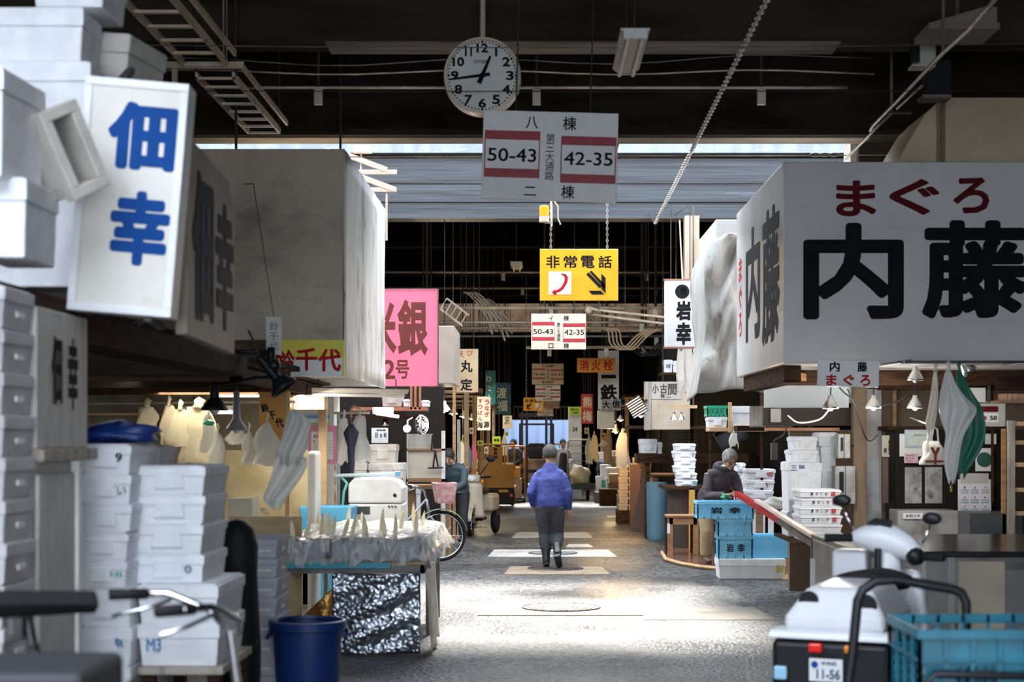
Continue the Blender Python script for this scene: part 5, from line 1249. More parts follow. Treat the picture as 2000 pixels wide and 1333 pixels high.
tag(O('coat_rail', MB().cyl(pt(652, 807, 16.8), pt(722, 807, 16.8), .012).bar(pt(654, 807, 16.8), (PX(650, 17), 17.23, PZ(807, 16.8)), .02), galv), 'short rail carrying the umbrella and the raincoat', 'rail')
# shelf with boxes above, whiteboard etc. in the deeper stall
Yq = 20.5; s = Yq / F
t = thing('wall_shelf', 'brown plank shelf on posts with boxes under the pink sign', 'shelf', (PX(755, Yq), Yq, 0))
O('plank', MB().b2(-70 * s, 78 * s, 0, .4, PZ(803, Yq), PZ(796, Yq)), mat('red_wood', (.36, .14, .07), .6, c2=(.26, .1, .05)), t)
O('plank', MB().b2(-70 * s, 78 * s, .1, .35, PZ(818, Yq), PZ(813, Yq)), wood_dark, t)
for xx in (803, 811, 820): O('upright', MB().b2((xx - 757) * s, (xx - 753) * s, .0, .05, PZ(800, Yq), PZ(755, Yq)), mat('red_wood', (.36, .14, .07)), t)
O('post', MB().b2(-70 * s, -66 * s, .2, .26, 0, PZ(803, Yq)), wood_dark, t)
fbox('grey lidded foam box on the brown plank shelf', 745, 786, 764, 795, Yq + .02, .3, m=foam_grey)
fbox('small white carton on the brown plank shelf', 787, 800, 780, 795, Yq + .03, .3, style='plain')
fbox('white rice cooker sized box at the right end of the brown shelf', 822, 838, 782, 795, Yq + .03, .3, style='plain')
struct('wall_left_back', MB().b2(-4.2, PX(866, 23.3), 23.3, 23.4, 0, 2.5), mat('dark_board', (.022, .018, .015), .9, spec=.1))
t = thing('twin_light', 'white twin fixture lamp under the brown shelf', 'lamp', pt(748, 803, 19.6), rz=R(20))
O('housing', MB().b2(-.12, .12, -.05, .05, -.04, .04), white, t, bev=.01); O('tube', MB().cyl((-.1, -.055, -.03), (.18, -.055, -.07), .02), white, t); O('bracket', MB().bar((0, 0, .03), (0, 1.02, -.005), .02), iron, t)
hanging_lamp('small clear lamp below the twin fixture', 752, 832, 20.7, PZ(818, 20.5), .05, chrome, up=.06)
for k_, (x, y, lb) in enumerate(((795, 838, 'round silver lamp facing the aisle under the brown shelf'),)):
    t = thing('round_lamp', lb, 'lamp', pt(x, y, 19.7))
    O('bowl', MB().lathe([(.001, .06), (.03, .05), (.05, .0), (.042, -.01), (.001, -.005)], 20, axis='y', cap=False), mat('mirror_lamp', (.55, .55, .65), .1, .6), t, smooth=True)
    O('arm', MB().tube([(0, .05, 0), (0, .1, .1), (0, .95, .15)], .008), white, t)
t = thing('electric_fan', 'round wire fan hanging right of the silver lamp', 'fan', pt(824, 831, 19.8))
g = MB()
for q_ in (.02, .05, .085, .11): g.tube([(q_ * .75 * math.cos(a), -.03 + .0 * a, q_ * math.sin(a)) for a in [i * math.pi / 10 for i in range(20)]], .004 if q_ < .1 else .008, 5, True)
for i in range(8): a = i * math.pi / 4; g.tube([(0, -.035, 0), (.082 * math.cos(a), -.03, .11 * math.sin(a))], .003, 4)
O('guard', g, chrome, t)
bl = MB()
for i in range(3):
    a = i * 2.094
    bl.sheet(3, 3, lambda u, v: (math.cos(a + (u - .5) * 1.1) * (.02 + .07 * v) * .8, .01 + .02 * (u - .5), math.sin(a + (u - .5) * 1.1) * (.02 + .07 * v)))
O('blade', bl, mat('fan_blade', (.4, .4, .42), .3), t, solid=.003)
O('motor', MB().cyl((0, .02, 0), (0, .12, 0), .04), white, t); O('arm', MB().tube([(0, .1, .02), (-.05, .3, .12), (-.05, .9, .13)], .012), galv, t)
Yq = 20.8
panel('price_board', 'white price list board with columns of writing in the dark', 719, 752, 836, 866, Yq, paper, 'board', .02, [('御品書', 738, 840, 18, 4, ink, .01), ('白身 ', 729, 850, 6, 12, ink, .01), ('貝', 738, 852, 5, 7, ink, .01), ('海老', 746, 850, 6, 10, ink, .01)])
bpy.data.objects['price_board'].location.y -= .0
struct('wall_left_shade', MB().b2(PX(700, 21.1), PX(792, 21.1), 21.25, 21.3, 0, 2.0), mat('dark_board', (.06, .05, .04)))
bpy.data.objects['price_board'].location.y = 21.22
fbox('beige foam box topmost of the pair right of the umbrella', 720, 774, 868, 905, 20.6, .45, m=foam_grey)
fbox('speckled foam box under the beige one right of the umbrella', 719, 789, 905, 950, 20.5, .5, m=mat('speckled_foam', (.56, .54, .50), .8, c2=(.42, .40, .37), sc=7, dirt_or_sheen=(.12, .1, .08), dlo=.6, dhi=.66, dsc=(16, 16, 16)))
fbox('tall plain foam carton under the speckled box', 719, 790, 950, floor_y(20.5), 20.5, .5, style='plain')
fbox('narrow grey carton left of the beige foam box', 690, 712, 858, 905, 20.3, .4, m=foam_grey, style='plain')
fbox('narrow grey carton under the other one left of the beige foam box', 690, 714, 905, floor_y(20.3), 20.3, .4, m=foam_grey, style='plain')
Yq = 22.15; s = Yq / F
t = thing('white_board', 'large beige board in a pale frame with a black hook in front', 'board', (PX(829, Yq), Yq, 0))
cx = 829
O('board', MB().b2((796 - cx) * s, (862 - cx) * s, .02, .06, PZ(935, Yq), PZ(882, Yq)), mat('beige_board', (.62, .54, .42), .6), t)
O('frame', MB().b2((789 - cx) * s, (796 - cx) * s, 0, .08, 0, PZ(848, Yq)).b2((862 - cx) * s, (869 - cx) * s, 0, .08, 0, PZ(842, Yq)), white, t)
O('frame', MB().b2((789 - cx) * s, (869 - cx) * s, 0, .08, PZ(942, Yq), PZ(936, Yq)).b2((789 - cx) * s, (869 - cx) * s, 0, .08, PZ(881, Yq), PZ(877, Yq)), wood, t)
O('upper_glass', MB().b2((796 - cx) * s, (845 - cx) * s, .02, .05, PZ(877, Yq), PZ(848, Yq)), mat('greyed_paper', (.45, .42, .36), .6, c2=(.3, .28, .24), sc=6), t)
O('hook', MB().tube([((845 - cx) * s, -.02, PZ(850, Yq)), ((843 - cx) * s, -.03, PZ(880, Yq)), ((850 - cx) * s, -.03, PZ(882, Yq)), ((856 - cx) * s, -.03, PZ(912, Yq)), ((846 - cx) * s, -.03, PZ(914, Yq)), ((850 - cx) * s, -.03, PZ(884, Yq))], .012, 6).bar(((836 - cx) * s, -.03, PZ(915, Yq)), ((866 - cx) * s, -.03, PZ(914, Yq)), .02), black, t)
for k_, xx in enumerate((860, 884, 893)):
    tag(O('row_post', MB().b2(PX(xx, 24.5 + k_), PX(xx + 6, 24.5 + k_), 24.5 + k_, 24.56 + k_, 0, PZ(690 if k_ != 2 else 820, 24.5 + k_)), [wood_pale, wood, wood_grey][k_]), ['slim pale timber post right of the beige board', 'brown timber post left of the tan shop sign', 'short grey timber post behind the walking aisle corner'][k_], 'post')
tag(O('counter', MB().b2(PX(790, 22.5), PX(880, 22.5), 22.4, 23.0, PZ(955, 22.5), PZ(948, 22.5)).b2(PX(792, 22.5), PX(815, 22.5), 22.45, 22.95, 0, PZ(955, 22.5)).b2(PX(860, 22.5), PX(878, 22.5), 22.45, 22.95, 0, PZ(955, 22.5)), wood), 'low brown wooden counter below the beige board', 'counter')
fbox('white carton standing on end below the wooden counter', 812, 820, 953, floor_y(22.2), 22.2, .3, style='plain')
tag(O('red_carton', MB().b2(PX(842, 22.5), PX(856, 22.5), 22.5, 22.7, PZ(948, 22.5), PZ(940, 22.5)), mat('mixed_carton', (.5, .3, .2), .6)), 'small brown carton on the low wooden counter', 'carton')

# lights at the stall tubes and lamps, one of them added
lamp('tube_light', (PX(420, 15.2), 14.9, 2.05), 14, (1, .90, .70), .9, (0, 0, 0), 'AREA', .15)
lamp('tube_light', (PX(215, 13.6), 13.6, 2.02), 9, (1, .90, .70), .9, (0, 0, 0), 'AREA', .15)
lamp('tube_light', (PX(608, 15.3), 15.2, 2.02), 26, (1, .95, .85), .9, (R(20), 0, R(-60)), 'AREA', .15)
lamp('shelf_light', (PX(748, 19.4), 19.35, PZ(812, 19.5)), 14, (1, .95, .86), .08)
lamp('round_lamp_light', (PX(795, 19.5), 19.5, PZ(838, 19.5)), 6, (1, .97, .92), .05)
lamp('added_counter_light', (PX(860, 24.2), 24.0, 2.1), 40, (1, .92, .78), .1)  # light added to brighten the person at the left counter
hanging_lamp('added lit bare lamp over the beige board', 868, 802, 24.0, 6.1, .09, white, lit=14, up=.12)  # lamp body added to go with the counter light
# ================================================================ right side
def crate(label, loc, w, d, h, m, rz=0.0, solid=True, txt=None, ribs=7, name='plastic_crate', group=None, tm=None, tb=.03):
    t = thing(name, label, 'crate', loc, rz, group)
    e = .008
    b = MB().b2(-w / 2 + .01, w / 2 - .01, -d / 2 + .01, d / 2 - .01, 0, .012)
    lo = .012 if solid else h * .55
    if solid:
        b.b2(-w / 2 + .012, w / 2 - .012, -d / 2 + .01, -d / 2 + .018, .01, h - .02).b2(-w / 2 + .012, w / 2 - .012, d / 2 - .018, d / 2 - .01, .01, h - .02)
        b.b2(-w / 2 + .01, -w / 2 + .018, -d / 2 + .012, d / 2 - .012, .01, h - .02).b2(w / 2 - .018, w / 2 - .01, -d / 2 + .012, d / 2 - .012, .01, h - .02)
    O('body', b, m, t)
    r = MB()
    for z0, z1, q in ((h - .035, h, .006), (0, .03, 0), (h * .66, h * .69, 0)):
        r.b2(-w / 2 - q, w / 2 + q, -d / 2 - q, -d / 2 + .012, z0, z1).b2(-w / 2 - q, w / 2 + q, d / 2 - .012, d / 2 + q, z0, z1).b2(-w / 2 - q, -w / 2 + .012, -d / 2, d / 2, z0, z1).b2(w / 2 - .012, w / 2 + q, -d / 2, d / 2, z0, z1)
    O('rim', r, m, t, bev=.002)
    g = MB()
    for i in range(ribs):
        x = -w / 2 + w * i / (ribs - 1); x = max(-w / 2 + .006, min(w / 2 - .006, x))
        for sy in (-1, 1): g.b2(x - .006, x + .006, sy * (d / 2 - .006) - .006, sy * (d / 2 - .006) + .006, 0, h)
    nd = max(3, int(ribs * d / w))
    for i in range(nd):
        y = -d / 2 + d * i / (nd - 1); y = max(-d / 2 + .006, min(d / 2 - .006, y))
        for sx in (-1, 1): g.b2(sx * (w / 2 - .006) - .006, sx * (w / 2 - .006) + .006, y - .006, y + .006, 0, h)
    O('rib_lattice', g, m, t)
    if not solid:
        c = MB()
        for sy in (-1, 1):
            n_ = int(w / .03)
            for i in range(n_):
                x = -w / 2 + w * (i + .5) / n_
                for k_ in range(int(h * .6 / .035)): c.b2(x - .009, x + .009, sy * (d / 2 - .009) - .003, sy * (d / 2 - .009) + .003, .035 + .035 * k_, .05 + .035 * k_)
                c.b2(x - .002, x + .002, sy * (d / 2 - .009) - .003, sy * (d / 2 - .009) + .003, .03, h * .66)
        O('mesh_wall', c, m, t)
    if txt: letter(t, row_text(txt, -w * .27, w * .27, h * .48, h * .36, .5), tm or ink, y=-d / 2 - .0065, bold=tb)
    return t
def pcrate(label, x0, x1, ya, yb, Y, d, m, **k):
    s = Y / F
    return crate(label, (PX((x0 + x1) / 2, Y), Y + d / 2, PZ(yb, Y)), (x1 - x0) * s, d, (yb - ya) * s, m, **k)
# ---- fish crates in front of the bending person
Yf = 18.9
fbox('long low white foam box on the floor under the blue crates', 1403, 1535, 1092, 1132, Yf, .42, style='plain', prints=[('鮮', .41, .5, .12, .45, mat('gold_print', (.5, .45, .1), .7))])
lb_m = mat('light_blue_plastic', (.26, .68, .92), .4, c2=(.2, .6, .85), sc=4, transl=.15)
pcrate('light blue open crate third from top, resting on the long white foam box', 1403, 1470, 1048, 1092, Yf + .02, .38, lb_m, ribs=5, txt='岩幸', tb=.02)
pcrate('light blue crate second from top in front of the bending person', 1402, 1470, 1014, 1048, Yf + .0, .38, lb_m, ribs=5)
pcrate('wide light blue crate with black characters on top of the stack', 1362, 1472, 980, 1014, Yf - .02, .42, lb_m, ribs=9, txt='岩幸', tb=.03)
t = thing('plastic_tub', 'upturned smooth blue tub right of the blue crates', 'tub', (PX(1508, Yf + .05), Yf + .27, PZ(1092, Yf)))
s = Yf / F
O('body', MB().b2(-36 * s, 36 * s, -.17, .17, 0, 44 * s, -.012).b2(-33 * s, 33 * s, -.15, .15, 44 * s, 46 * s), mat('tub_blue', (.17, .56, .86), .45, c2=(.14, .5, .78)), t, bev=.012)
tag(O('crate_post', MB().b2(PX(1478, 19.4), PX(1492, 19.4), 19.45, 19.5, 0, PZ(985, 19.4)), wood), 'short brown post with a paper strip behind the blue tub', 'post')
tag(O('plank_post', MB().b2(PX(1541, 19.0), PX(1560, 19.0), 19.3, 19.34, 0, PZ(985, 19.0)), wood_pale), 'pale plank standing between the blue tub and the yellow crate', 'plank')
crate('yellow bottle crate standing on end beside the pale plank', (PX(1572, 18.8), 19.0, .02), .13, .3, .42, yellow_plastic, ribs=3, solid=False)
tag(O('base_board', MB().b2(PX(1530, 18.8), PX(1592, 18.8), 18.75, 19.6, 0, .02), wood_pale), 'thin wooden base board under the yellow crate', 'board')
# wooden floor board with curved edge and the stool
t = thing('floor_board', 'wet brown floor board with a curved pale edge under the stool', 'board', (0, 0, 0))
poly = [(PX(1296, 22.6), 22.9), (PX(1303, 21.4), 21.6), (PX(1330, 20.8), 20.9), (PX(1370, 20.3), 20.35), (PX(1405, 20.0), 20.1), (2.5, 20.1), (3.3, 23.8), (PX(1296, 22.6), 24.2)]
O('board', MB().prism(poly, 0, .03, 'xy'), mat('wet_wood', (.16, .08, .05), .2, c2=(.09, .045, .03), sc=3), t)
O('edge_strip', MB().tube([(x, y, .03) for x, y in poly[:5]], .025, 6), wood_pale, t)
def stool(label, x0, x1, ya, yb, Y, d):
    s = Y / F; w = (x1 - x0) * s; z = PZ(ya, Y)
    t = thing('wooden_stool', label, 'stool', (PX((x0 + x1) / 2, Y), Y + d / 2, .03))
    h = z - .03
    O('seat', MB().b2(-w / 2, w / 2, -d / 2, d / 2, h - .03, h), wood, t, bev=.004)
    O('apron', MB().b2(-w / 2 + .03, w / 2 - .03, -d / 2 + .01, -d / 2 + .03, h - .12, h - .03), wood, t); O('apron', MB().b2(-w / 2 + .03, w / 2 - .03, d / 2 - .03, d / 2 - .01, h - .12, h - .03), wood, t)
    for sx in (-1, 1):
        for sy in (-1, 1): O('leg', MB().b2(sx * (w / 2 - .045) - .035, sx * (w / 2 - .045) + .035, sy * (d / 2 - .045) - .035, sy * (d / 2 - .045) + .035, 0, h - .03), wood if sy < 0 else wood_dark, t)
    O('paper_strip', MB().b2(-w / 2 + .0, -w / 2 + .04, -d / 2 + .003, -d / 2 + .008, h * .55, h * .8), paper, t)
    return t
stool('orange brown wooden stool standing on the wet floor board', 1303, 1366, 1008, 1080, 22.3, .5)
t = thing('cart_shaft', 'red and steel cart shaft slanting up behind the steel counter', 'cart handle', (0, 0, 0))
O('red_bar', MB().bar(pt(1440, 965, 17.6), pt(1530, 1022, 15.6), .06, .05), mat('gloss_red', (.42, .015, .02), .3), t)
O('steel_bar', MB().bar(pt(1525, 1018, 15.7), pt(1592, 1064, 13.9), .07, .05), iron, t)
O('rail', MB().bar(pt(1478, 978, 16.8), pt(1592, 1050, 13.9), .05, .03), mat('pinkish_white', (.7, .6, .5)), t)
O('strut', MB().bar(pt(1590, 1058, 13.95), (PX(1588, 14), 14.0, 0), .05), iron, t)
# ---- old man's shop: shelves, boxes
t = thing('stall_shelf', 'timber shelf and posts carrying crates above the bending person', 'shelf', (0, 0, 0))
Yq = 21.6
O('plank', MB().b2(PX(1386, Yq), PX(1500, Yq), Yq, Yq + .5, PZ(843, Yq), PZ(836, Yq)), wood_pale, t)
O('plank', MB().b2(PX(1440, 20.6), PX(1545, 20.6), 20.6, 21.0, PZ(842, 20.6), PZ(832, 20.6)), wood_dark, t)
O('post', MB().b2(PX(1422, Yq), PX(1429, Yq), Yq - .03, Yq, PZ(845, Yq), PZ(786, Yq)), wood_pale, t)
O('post', MB().b2(PX(1392, Yq), PX(1396, Yq), Yq + .42, Yq + .47, 0, PZ(843, Yq)), wood_dark, t); O('post', MB().b2(PX(1494, Yq), PX(1499, Yq), Yq + .42, Yq + .47, 0, PZ(760, Yq)), wood_dark, t)
pcrate('green mesh crate on the shelf above the bending person', 1381, 1421, 793, 814, Yq + .02, .4, green_plastic, ribs=6, solid=False)
bpy.data.objects['plastic_crate.004' if 'plastic_crate.004' in bpy.data.objects else 'plastic_crate'].name
fbox('white foam box under the green mesh crate', 1383, 1421, 814, 836, Yq + .02, .4)
fbox('white open fronted box right of the green crate on the shelf', 1431, 1470, 794, 835, Yq + .04, .4, style='plain')
t = thing('wooden_crate', 'weathered wooden crate turned towards the aisle at the shelf end', 'crate', pt(1503, 835, 20.2), rz=R(22))
e = .02; wb = MB().b2(-.17, .2, -.2, .2, 0, e).b2(-.17, .2, -.2, -.2 + e, 0, .26).b2(-.17, .2, .2 - e, .2, 0, .26).b2(-.17, -.17 + e, -.2, .2, 0, .26).b2(.2 - e, .2, -.2, .2, 0, .26)
O('body', wb, wood_grey, t, bev=.003)
O('slat', MB().b2(-.18, -.17, -.21, -.17, 0, .27).b2(.2, .21, -.21, -.17, 0, .27), wood, t)
t = thing('counter_shelf', 'dark counter behind the bending person carrying foam boxes', 'counter', (0, 0, 0))
O('top', MB().b2(PX(1300, 23.6), 3.4, 23.6, 25.0, .88, .92), wood_dark, t)
O('front', MB().b2(PX(1303, 23.7), 3.4, 23.7, 23.75, 0, .88), mat('dark_boards', (.05, .032, .022), .6, c2=(.03, .02, .015), sc=3, str3=(12, 1, 1)), t)
O('yellow_post', MB().b2(PX(1346, 23.6), PX(1357, 23.6), 23.6, 23.68, 0, .9), mat('ochre', (.55, .30, .06), .6), t)
fstack('the scribbled stack left of the bending person', 1319, 1361, [867, 881, 896, 910, 924, 937, 950.5], 23.75, .45, group='scribbled stack', jit=.02, prints={1: [('6', .35, .5, .06, .6, grey_print)], 4: [('≡', .2, .5, .1, .4, red_ink)], 5: [('図', .36, .5, .14, .5, teal_print)]})
fstack('the small stack behind the bending person', 1438, 1456, [905, 922, 940, 962, 990, floor_y(22.6)], 22.6, .4, group='stack behind the bending person', jit=.02)
fstack('the labelled stack beside the bending person', 1456, 1512, [917, 938, 958, 978, 1000, floor_y(22.0)], 22.0, .45, group='labelled stack by the bending person', jit=.02, prints={0: [('鯛●印', .15, .5, .5, .5, red_ink)], 1: [('魚', .2, .5, .12, .5, red_ink)]})
t = thing('black_tray', 'black plastic tray tipped under the shelf behind the bending person', 'tray', pt(1428, 853, 22.22), rot=(R(60), R(-28), 0))
O('tray_body', MB().b2(-.2, .2, -.14, .14, 0, .01).b2(-.2, .2, -.14, -.13, .01, .06).b2(-.2, .2, .13, .14, .01, .06).b2(-.2, -.19, -.13, .13, .01, .06).b2(.19, .2, -.13, .13, .01, .06), rubber, t)
O('clip', MB().tube([(-.1, .1, .06), (-.1, .13, .36)], .006), iron, t)
bag('white work gloves hanging under the shelf', 1433, 846, 870, 8, 16, 21.5, bag_white, 51, 'gloves', 'glove', ragged=.3)
t = thing('lamp_rail', 'pale plank with two clear reflector lamps left of the shelf', 'lamp', (0, 0, 0))
Yq = 23.4
O('plank', MB().b2(PX(1306, Yq), PX(1362, Yq), Yq, Yq + .12, PZ(798, Yq), PZ(792, Yq)), wood_pale, t)
for x in (1317, 1331): O('shade', MB().lathe([(.05, 0), (.04, .03), (.018, .06), (.018, .11)], 16, (PX(x, Yq), Yq + .05, PZ(820, Yq)), cap=False), chrome, t, smooth=True)
O('bracket', MB().bar((PX(1355, Yq), Yq + .06, PZ(792, Yq)), (PX(1355, Yq), Yq + .06, 4.95), .02), iron, t)
# vertical cloths and boxes above
for i, (x, ya, yb, lb) in enumerate(((1330, 682, 765, 'long grey towel hung under the fish emblem sign'), (1345, 678, 768, 'second grey towel hung beside the tarpaulin'), (1356, 690, 760, 'narrow white towel next to the tarpaulin edge'))):
    bag(lb, x, ya, yb, 12, 15, 22.85, mat('grey_towel', (.48, .44, .38), .9, c2=(.36, .33, .28)), 60 + i, 'towel', 'towel', depth=.25, ragged=.03)
tag(O('towel_rail', MB().cyl((PX(1318, 22.8), 22.85, PZ(677, 22.8)), (PX(1370, 22.8), 22.85, PZ(672, 22.8)), .012).cyl((PX(1340, 22.8), 22.85, PZ(676, 22.8)), (PX(1340, 22.8), 23.85, 4.83), .012), galv), 'thin rail carrying the grey towels', 'rail')
t = thing('high_shelf', 'dark high shelf with small boxes over the right row', 'shelf', (0, 0, 0))
Yq = 25.5
O('plank', MB().b2(PX(1290, Yq), 3.45, Yq, Yq + .5, PZ(732, Yq), PZ(728, Yq)), wood_dark, t)
fbox('white printed carton high over the right row', 1296, 1314, 703, 728, Yq + .02, .3, style='plain', prints=[('魚類', .0, .5, .5, .3, grey_print)])
fbox('smaller carton beside the printed one high over the right row', 1314, 1325, 705, 728, Yq + .02, .3, style='plain')
# striped awning piece
t = thing('striped_panel', 'tilted brown and white striped panel left of the pale boxed sign', 'panel', pt(1243, 795, 24.7), rot=(0, R(-32), R(0)))
st_m = mat('stripe_white', (.66, .6, .5), .6)
for i in range(7): O('stripe', MB().b2(-.12, .12, 0, .02, -.13 + i * .038, -.13 + i * .038 + .019), st_m, t)
O('backing', MB().b2(-.13, .13, .015, .03, -.14, .14), wood_dark, t); O('arm', MB().bar((.0, .03, .0), (.25, .35, .0), .03), wood_dark, t)
tag(O('row_beam', MB().b2(PX(1222, 25.1), 3.5, 25.1, 25.2, PZ(838, 25.1), PZ(832, 25.1)), wood_dark), 'dark cross beam below the pale boxed sign', 'beam')
# stuff along the right row, further away
fbox('white foam box with a red fish print on a ledge in the right row', 1249, 1284, 858, 886, 26.5, .4, prints=[('▲', .0, .5, .5, .4, maroon_ink)])
fbox('narrow foam box beside the fish print box', 1284, 1294, 864, 898, 26.5, .4, style='plain')
tag(O('row_counter', MB().b2(PX(1243, 26.4), 3.4, 26.45, 27.0, PZ(905, 26.4), PZ(887, 26.4)).b2(PX(1262, 26.4), PX(1270, 26.4), 26.5, 26.9, 0, PZ(905, 26.4)).b2(PX(1330, 26.4), PX(1340, 26.4), 26.5, 26.9, 0, PZ(905, 26.4)), wood_dark), 'dark ledge under the fish print box', 'counter')
tag(O('blue_drum', MB().lathe([(.14, 0), (.16, .05), (.17, .9), (.15, .92)], 20, (PX(1283, 26.2), 26.2, 0)), mat('drum_blue', (.12, .22, .28), .5), smooth=2), 'dull blue drum standing under the fish print box', 'drum')
for i, (x, w, lean, m, lb) in enumerate(((1252, .28, .16, mat('brown_plank', (.16, .08, .05), .4), 'wide dark brown plank leaning in the right row'), (1266, .06, .1, wood_pale, 'thin pale lath leaning next to the dark plank'), (1287, .34, .05, mat('grey_plank', (.13, .13, .14), .4), 'grey slab leaning beside the dark plank'))):
    Y = 28.6 - i * .8
    t = O('leaning_plank', MB().b2(-w / 2, w / 2, -.02, .02, 0, [.98, .95, .82][i]), m, loc=(PX(x, Y) - (.06 if i == 0 else 0), Y, .0), rot=(R(-6), R(14 if i == 0 else 3), 0))
    tag(t, lb, 'plank')
s = 31 / F
k = 0
for r_ in range(7):
    for c_ in range(2):
        lab = f'small carton, {ORD[r_]} in the {"left" if c_ == 0 else "right"} column of the carton tower' if r_ else f'small carton on top of the {"left" if c_ == 0 else "right"} column of the carton tower'
        foam_box(lab, (1.62 + .19 * c_ + .01 * (r_ % 2), 31.2, (6 - r_) * .128 + .25), .185, .4, .126, m=mat('tan_carton', (.52, .42, .31), .7), style='plain', group='carton tower', name='carton')
tag(O('low_plinth', MB().b2(1.5, 2.05, 31.0, 31.5, 0, .25), wood_dark), 'dark base under the carton tower', 'base')
tag(O('tower_board', MB().b2(PX(1231, 30.8), PX(1251, 30.8), 30.9, 30.94, 0, PZ(908, 30.8)), mat('brown_plank', (.16, .08, .05))), 'dark brown board in front of the carton tower', 'board')
pcrate('pale blue crate with black characters on the floor of the right row', 1206, 1246, 967, 1006, 33.2, .36, mat('pale_blue_plastic', (.25, .55, .68), .5), ribs=6, txt=None)
o = [q for q in bpy.data.objects if q.get('label', '').startswith('pale blue crate with black')][0]
letter(o, col_text('青幸', .0, .34, .06, .15), ink, y=-.19, bold=.03)
tag(O('white_tray', MB().b2(PX(1184, 33.6), PX(1248, 33.6), 33.1, 33.9, 0, .02), white), 'flat white tray under the pale blue crate', 'tray')
for i, (x0, x1, ya, yb, Y, lb, pr) in enumerate(((1173, 1194, 908, 931, 41.5, 'white box upper left of the far pile on the right row', None), (1164, 1186, 931, 960, 41.4, 'white box with green print lower left of the far pile', [('■', .2, .5, .4, .5, green_plastic)]), (1185, 1213, 914, 935, 40.5, 'grey fronted white box on top of the far pile', None), (1184, 1213, 935, 962, 40.5, 'grey fronted white box at the bottom of the far pile', [('□', .2, .5, .3, .5, grey_print)]))):
    fbox(lb, x0, x1, ya, yb, Y, .5, prints=pr, style='plain')
tag(O('pile_base', MB().b2(PX(1163, 40.6), PX(1215, 40.6), 40.5, 42, 0, PZ(962, 40.5)), iron), 'low dark base under the far pile of white boxes', 'base')
tag(O('dark_chest', MB().b2(PX(1172, 39), PX(1214, 39), 39.0, 39.8, 0, PZ(956, 39)), wood_dark, bev=.01), 'dark brown chest on the floor before the far white boxes', 'chest')
tag(O('blue_sack', lump((0, 0, 0), (.22, .2, .2), 8, .15), mat('dark_blue_sack', (.03, .07, .11), .5), smooth=True, loc=(PX(1179, 43), 42.6, .7)), 'dark blue sack on the boxes in the far right row', 'sack')
tag(O('sack_stand', MB().b2(PX(1165, 43), PX(1196, 43), 42.4, 42.9, 0, .7), iron), 'dark stand under the blue sack', 'stand')
bag('long white plastic sheet hung on the right row', 1216, 846, 912, 12, 24, 29.5, bag_white, 71, 'sheet', 'plastic_sheet', depth=.3, cord=6.1)
hanging_lamp('glowing warm bulb lamp deep in the right row', 1203, 845, 30, 6.1, .08, iron, lit=30, up=.14)
lamp('warm_bulb_light', (PX(1203, 30) - .1, 29.8, PZ(848, 30)), 60, (1, .62, .25), .08)
hanging_lamp('white cone lamp hung deep in the right row', 1178, 872, 34, 6.1, .1, white, up=.12)
# ---- tuna stall interior
Yw = 16.9
struct('wall_right_back', MB().b2(PX(1672, Yw), 5.6, Yw, Yw + .1, 0, 2.27), mat('tan_wall', (.17, .125, .09), .9, spec=.2, c2=(.11, .08, .06), sc=2.2, dirt_or_sheen=(.06, .05, .04), dlo=.6, dhi=.75, dsc=(3, 3, 3)))
struct('wall_right_back.001', MB().b2(PX(1545, 17.4), PX(1676, 17.4), 17.5, 17.6, 0, 1.72), mat('brown_wall', (.15, .10, .065), .8, dirt_or_sheen=(.1, .07, .05)))
struct('trim_7', MB().b2(PX(1490, 17.2), PX(1668, 17.2), 17.2, 17.32, PZ(832, 17.2), PZ(797, 17.2)), mat('dark_lintel', (.05, .032, .022), .6))
struct('trim_8', MB().b2(PX(1495, 17.1), PX(1640, 17.1), 17.1, 17.16, PZ(842, 17.1), PZ(836, 17.1)), mat('orange_wood', (.55, .24, .09)))
struct('window_1', MB().b2(PX(1500, 17.5), PX(1668, 17.5), 17.8, 17.82, PZ(800, 17.5), 2.3), mat('white_sheeting', (.82, .82, .80), .6, c2=(.7, .7, .68), transl=.7))
t = thing('post', 'thick tan wooden post in the tuna stall', 'post', (PX(1678, 16.6), 16.6, 0))
O('shaft', MB().b2(-.07, .07, -.06, .06, 0, 2.27), mat('tan_post', (.27, .19, .12), .7, c2=(.18, .12, .075), sc=2, str3=(6, 6, 1)), t, bev=.01)
struct('wall_right_sheet', MB().b2(PX(1692, 16.8), PX(1724, 16.8), 16.86, 16.9, 0, PZ(760, 16.8)), mat('galvanised_sheet', (.42, .42, .43), .4, .3, c2=(.26, .25, .24), sc=4, dirt_or_sheen=(.12, .08, .05), dlo=.62, dhi=.72, dsc=(8, 8, 3)))
tag(O('thin_post', MB().b2(PX(1744, 16.7), PX(1751, 16.7), 16.7, 16.76, 0, 2.27), wood), 'thin orange brown post beside the hanging bags', 'post')
panel('name_tag', 'cream hanging board with two columns of brush writing', 1723, 1744, 851, 893, 16.6, mat('cream_tag', (.72, .66, .52), .6), 'tag', .03, [('内藤商店', 1738, 873, 6, 34, ink, .03), ('御用', 1729, 874, 5, 24, ink, .03)])
panel('brown_board', 'brown wooden board under the cream hanging board', 1724, 1748, 893, 983, 16.65, mat('door_brown', (.15, .085, .055), .5, c2=(.1, .06, .04), str3=(6, 6, 1)), 'board', .04)
t = thing('black_cabinet', 'black cabinet with two worn steel panes in the tuna stall', 'cabinet', (PX(1850, 16.3), 16.3, 0))
s = 16.3 / F; c0 = 1850
O('case', MB().b2((1750 - c0) * s, (1962 - c0) * s, 0, .5, 0, PZ(836, 16.3)), mat('black_lacquer', (.014, .010, .009), .6, spec=.12), t, bev=.008)
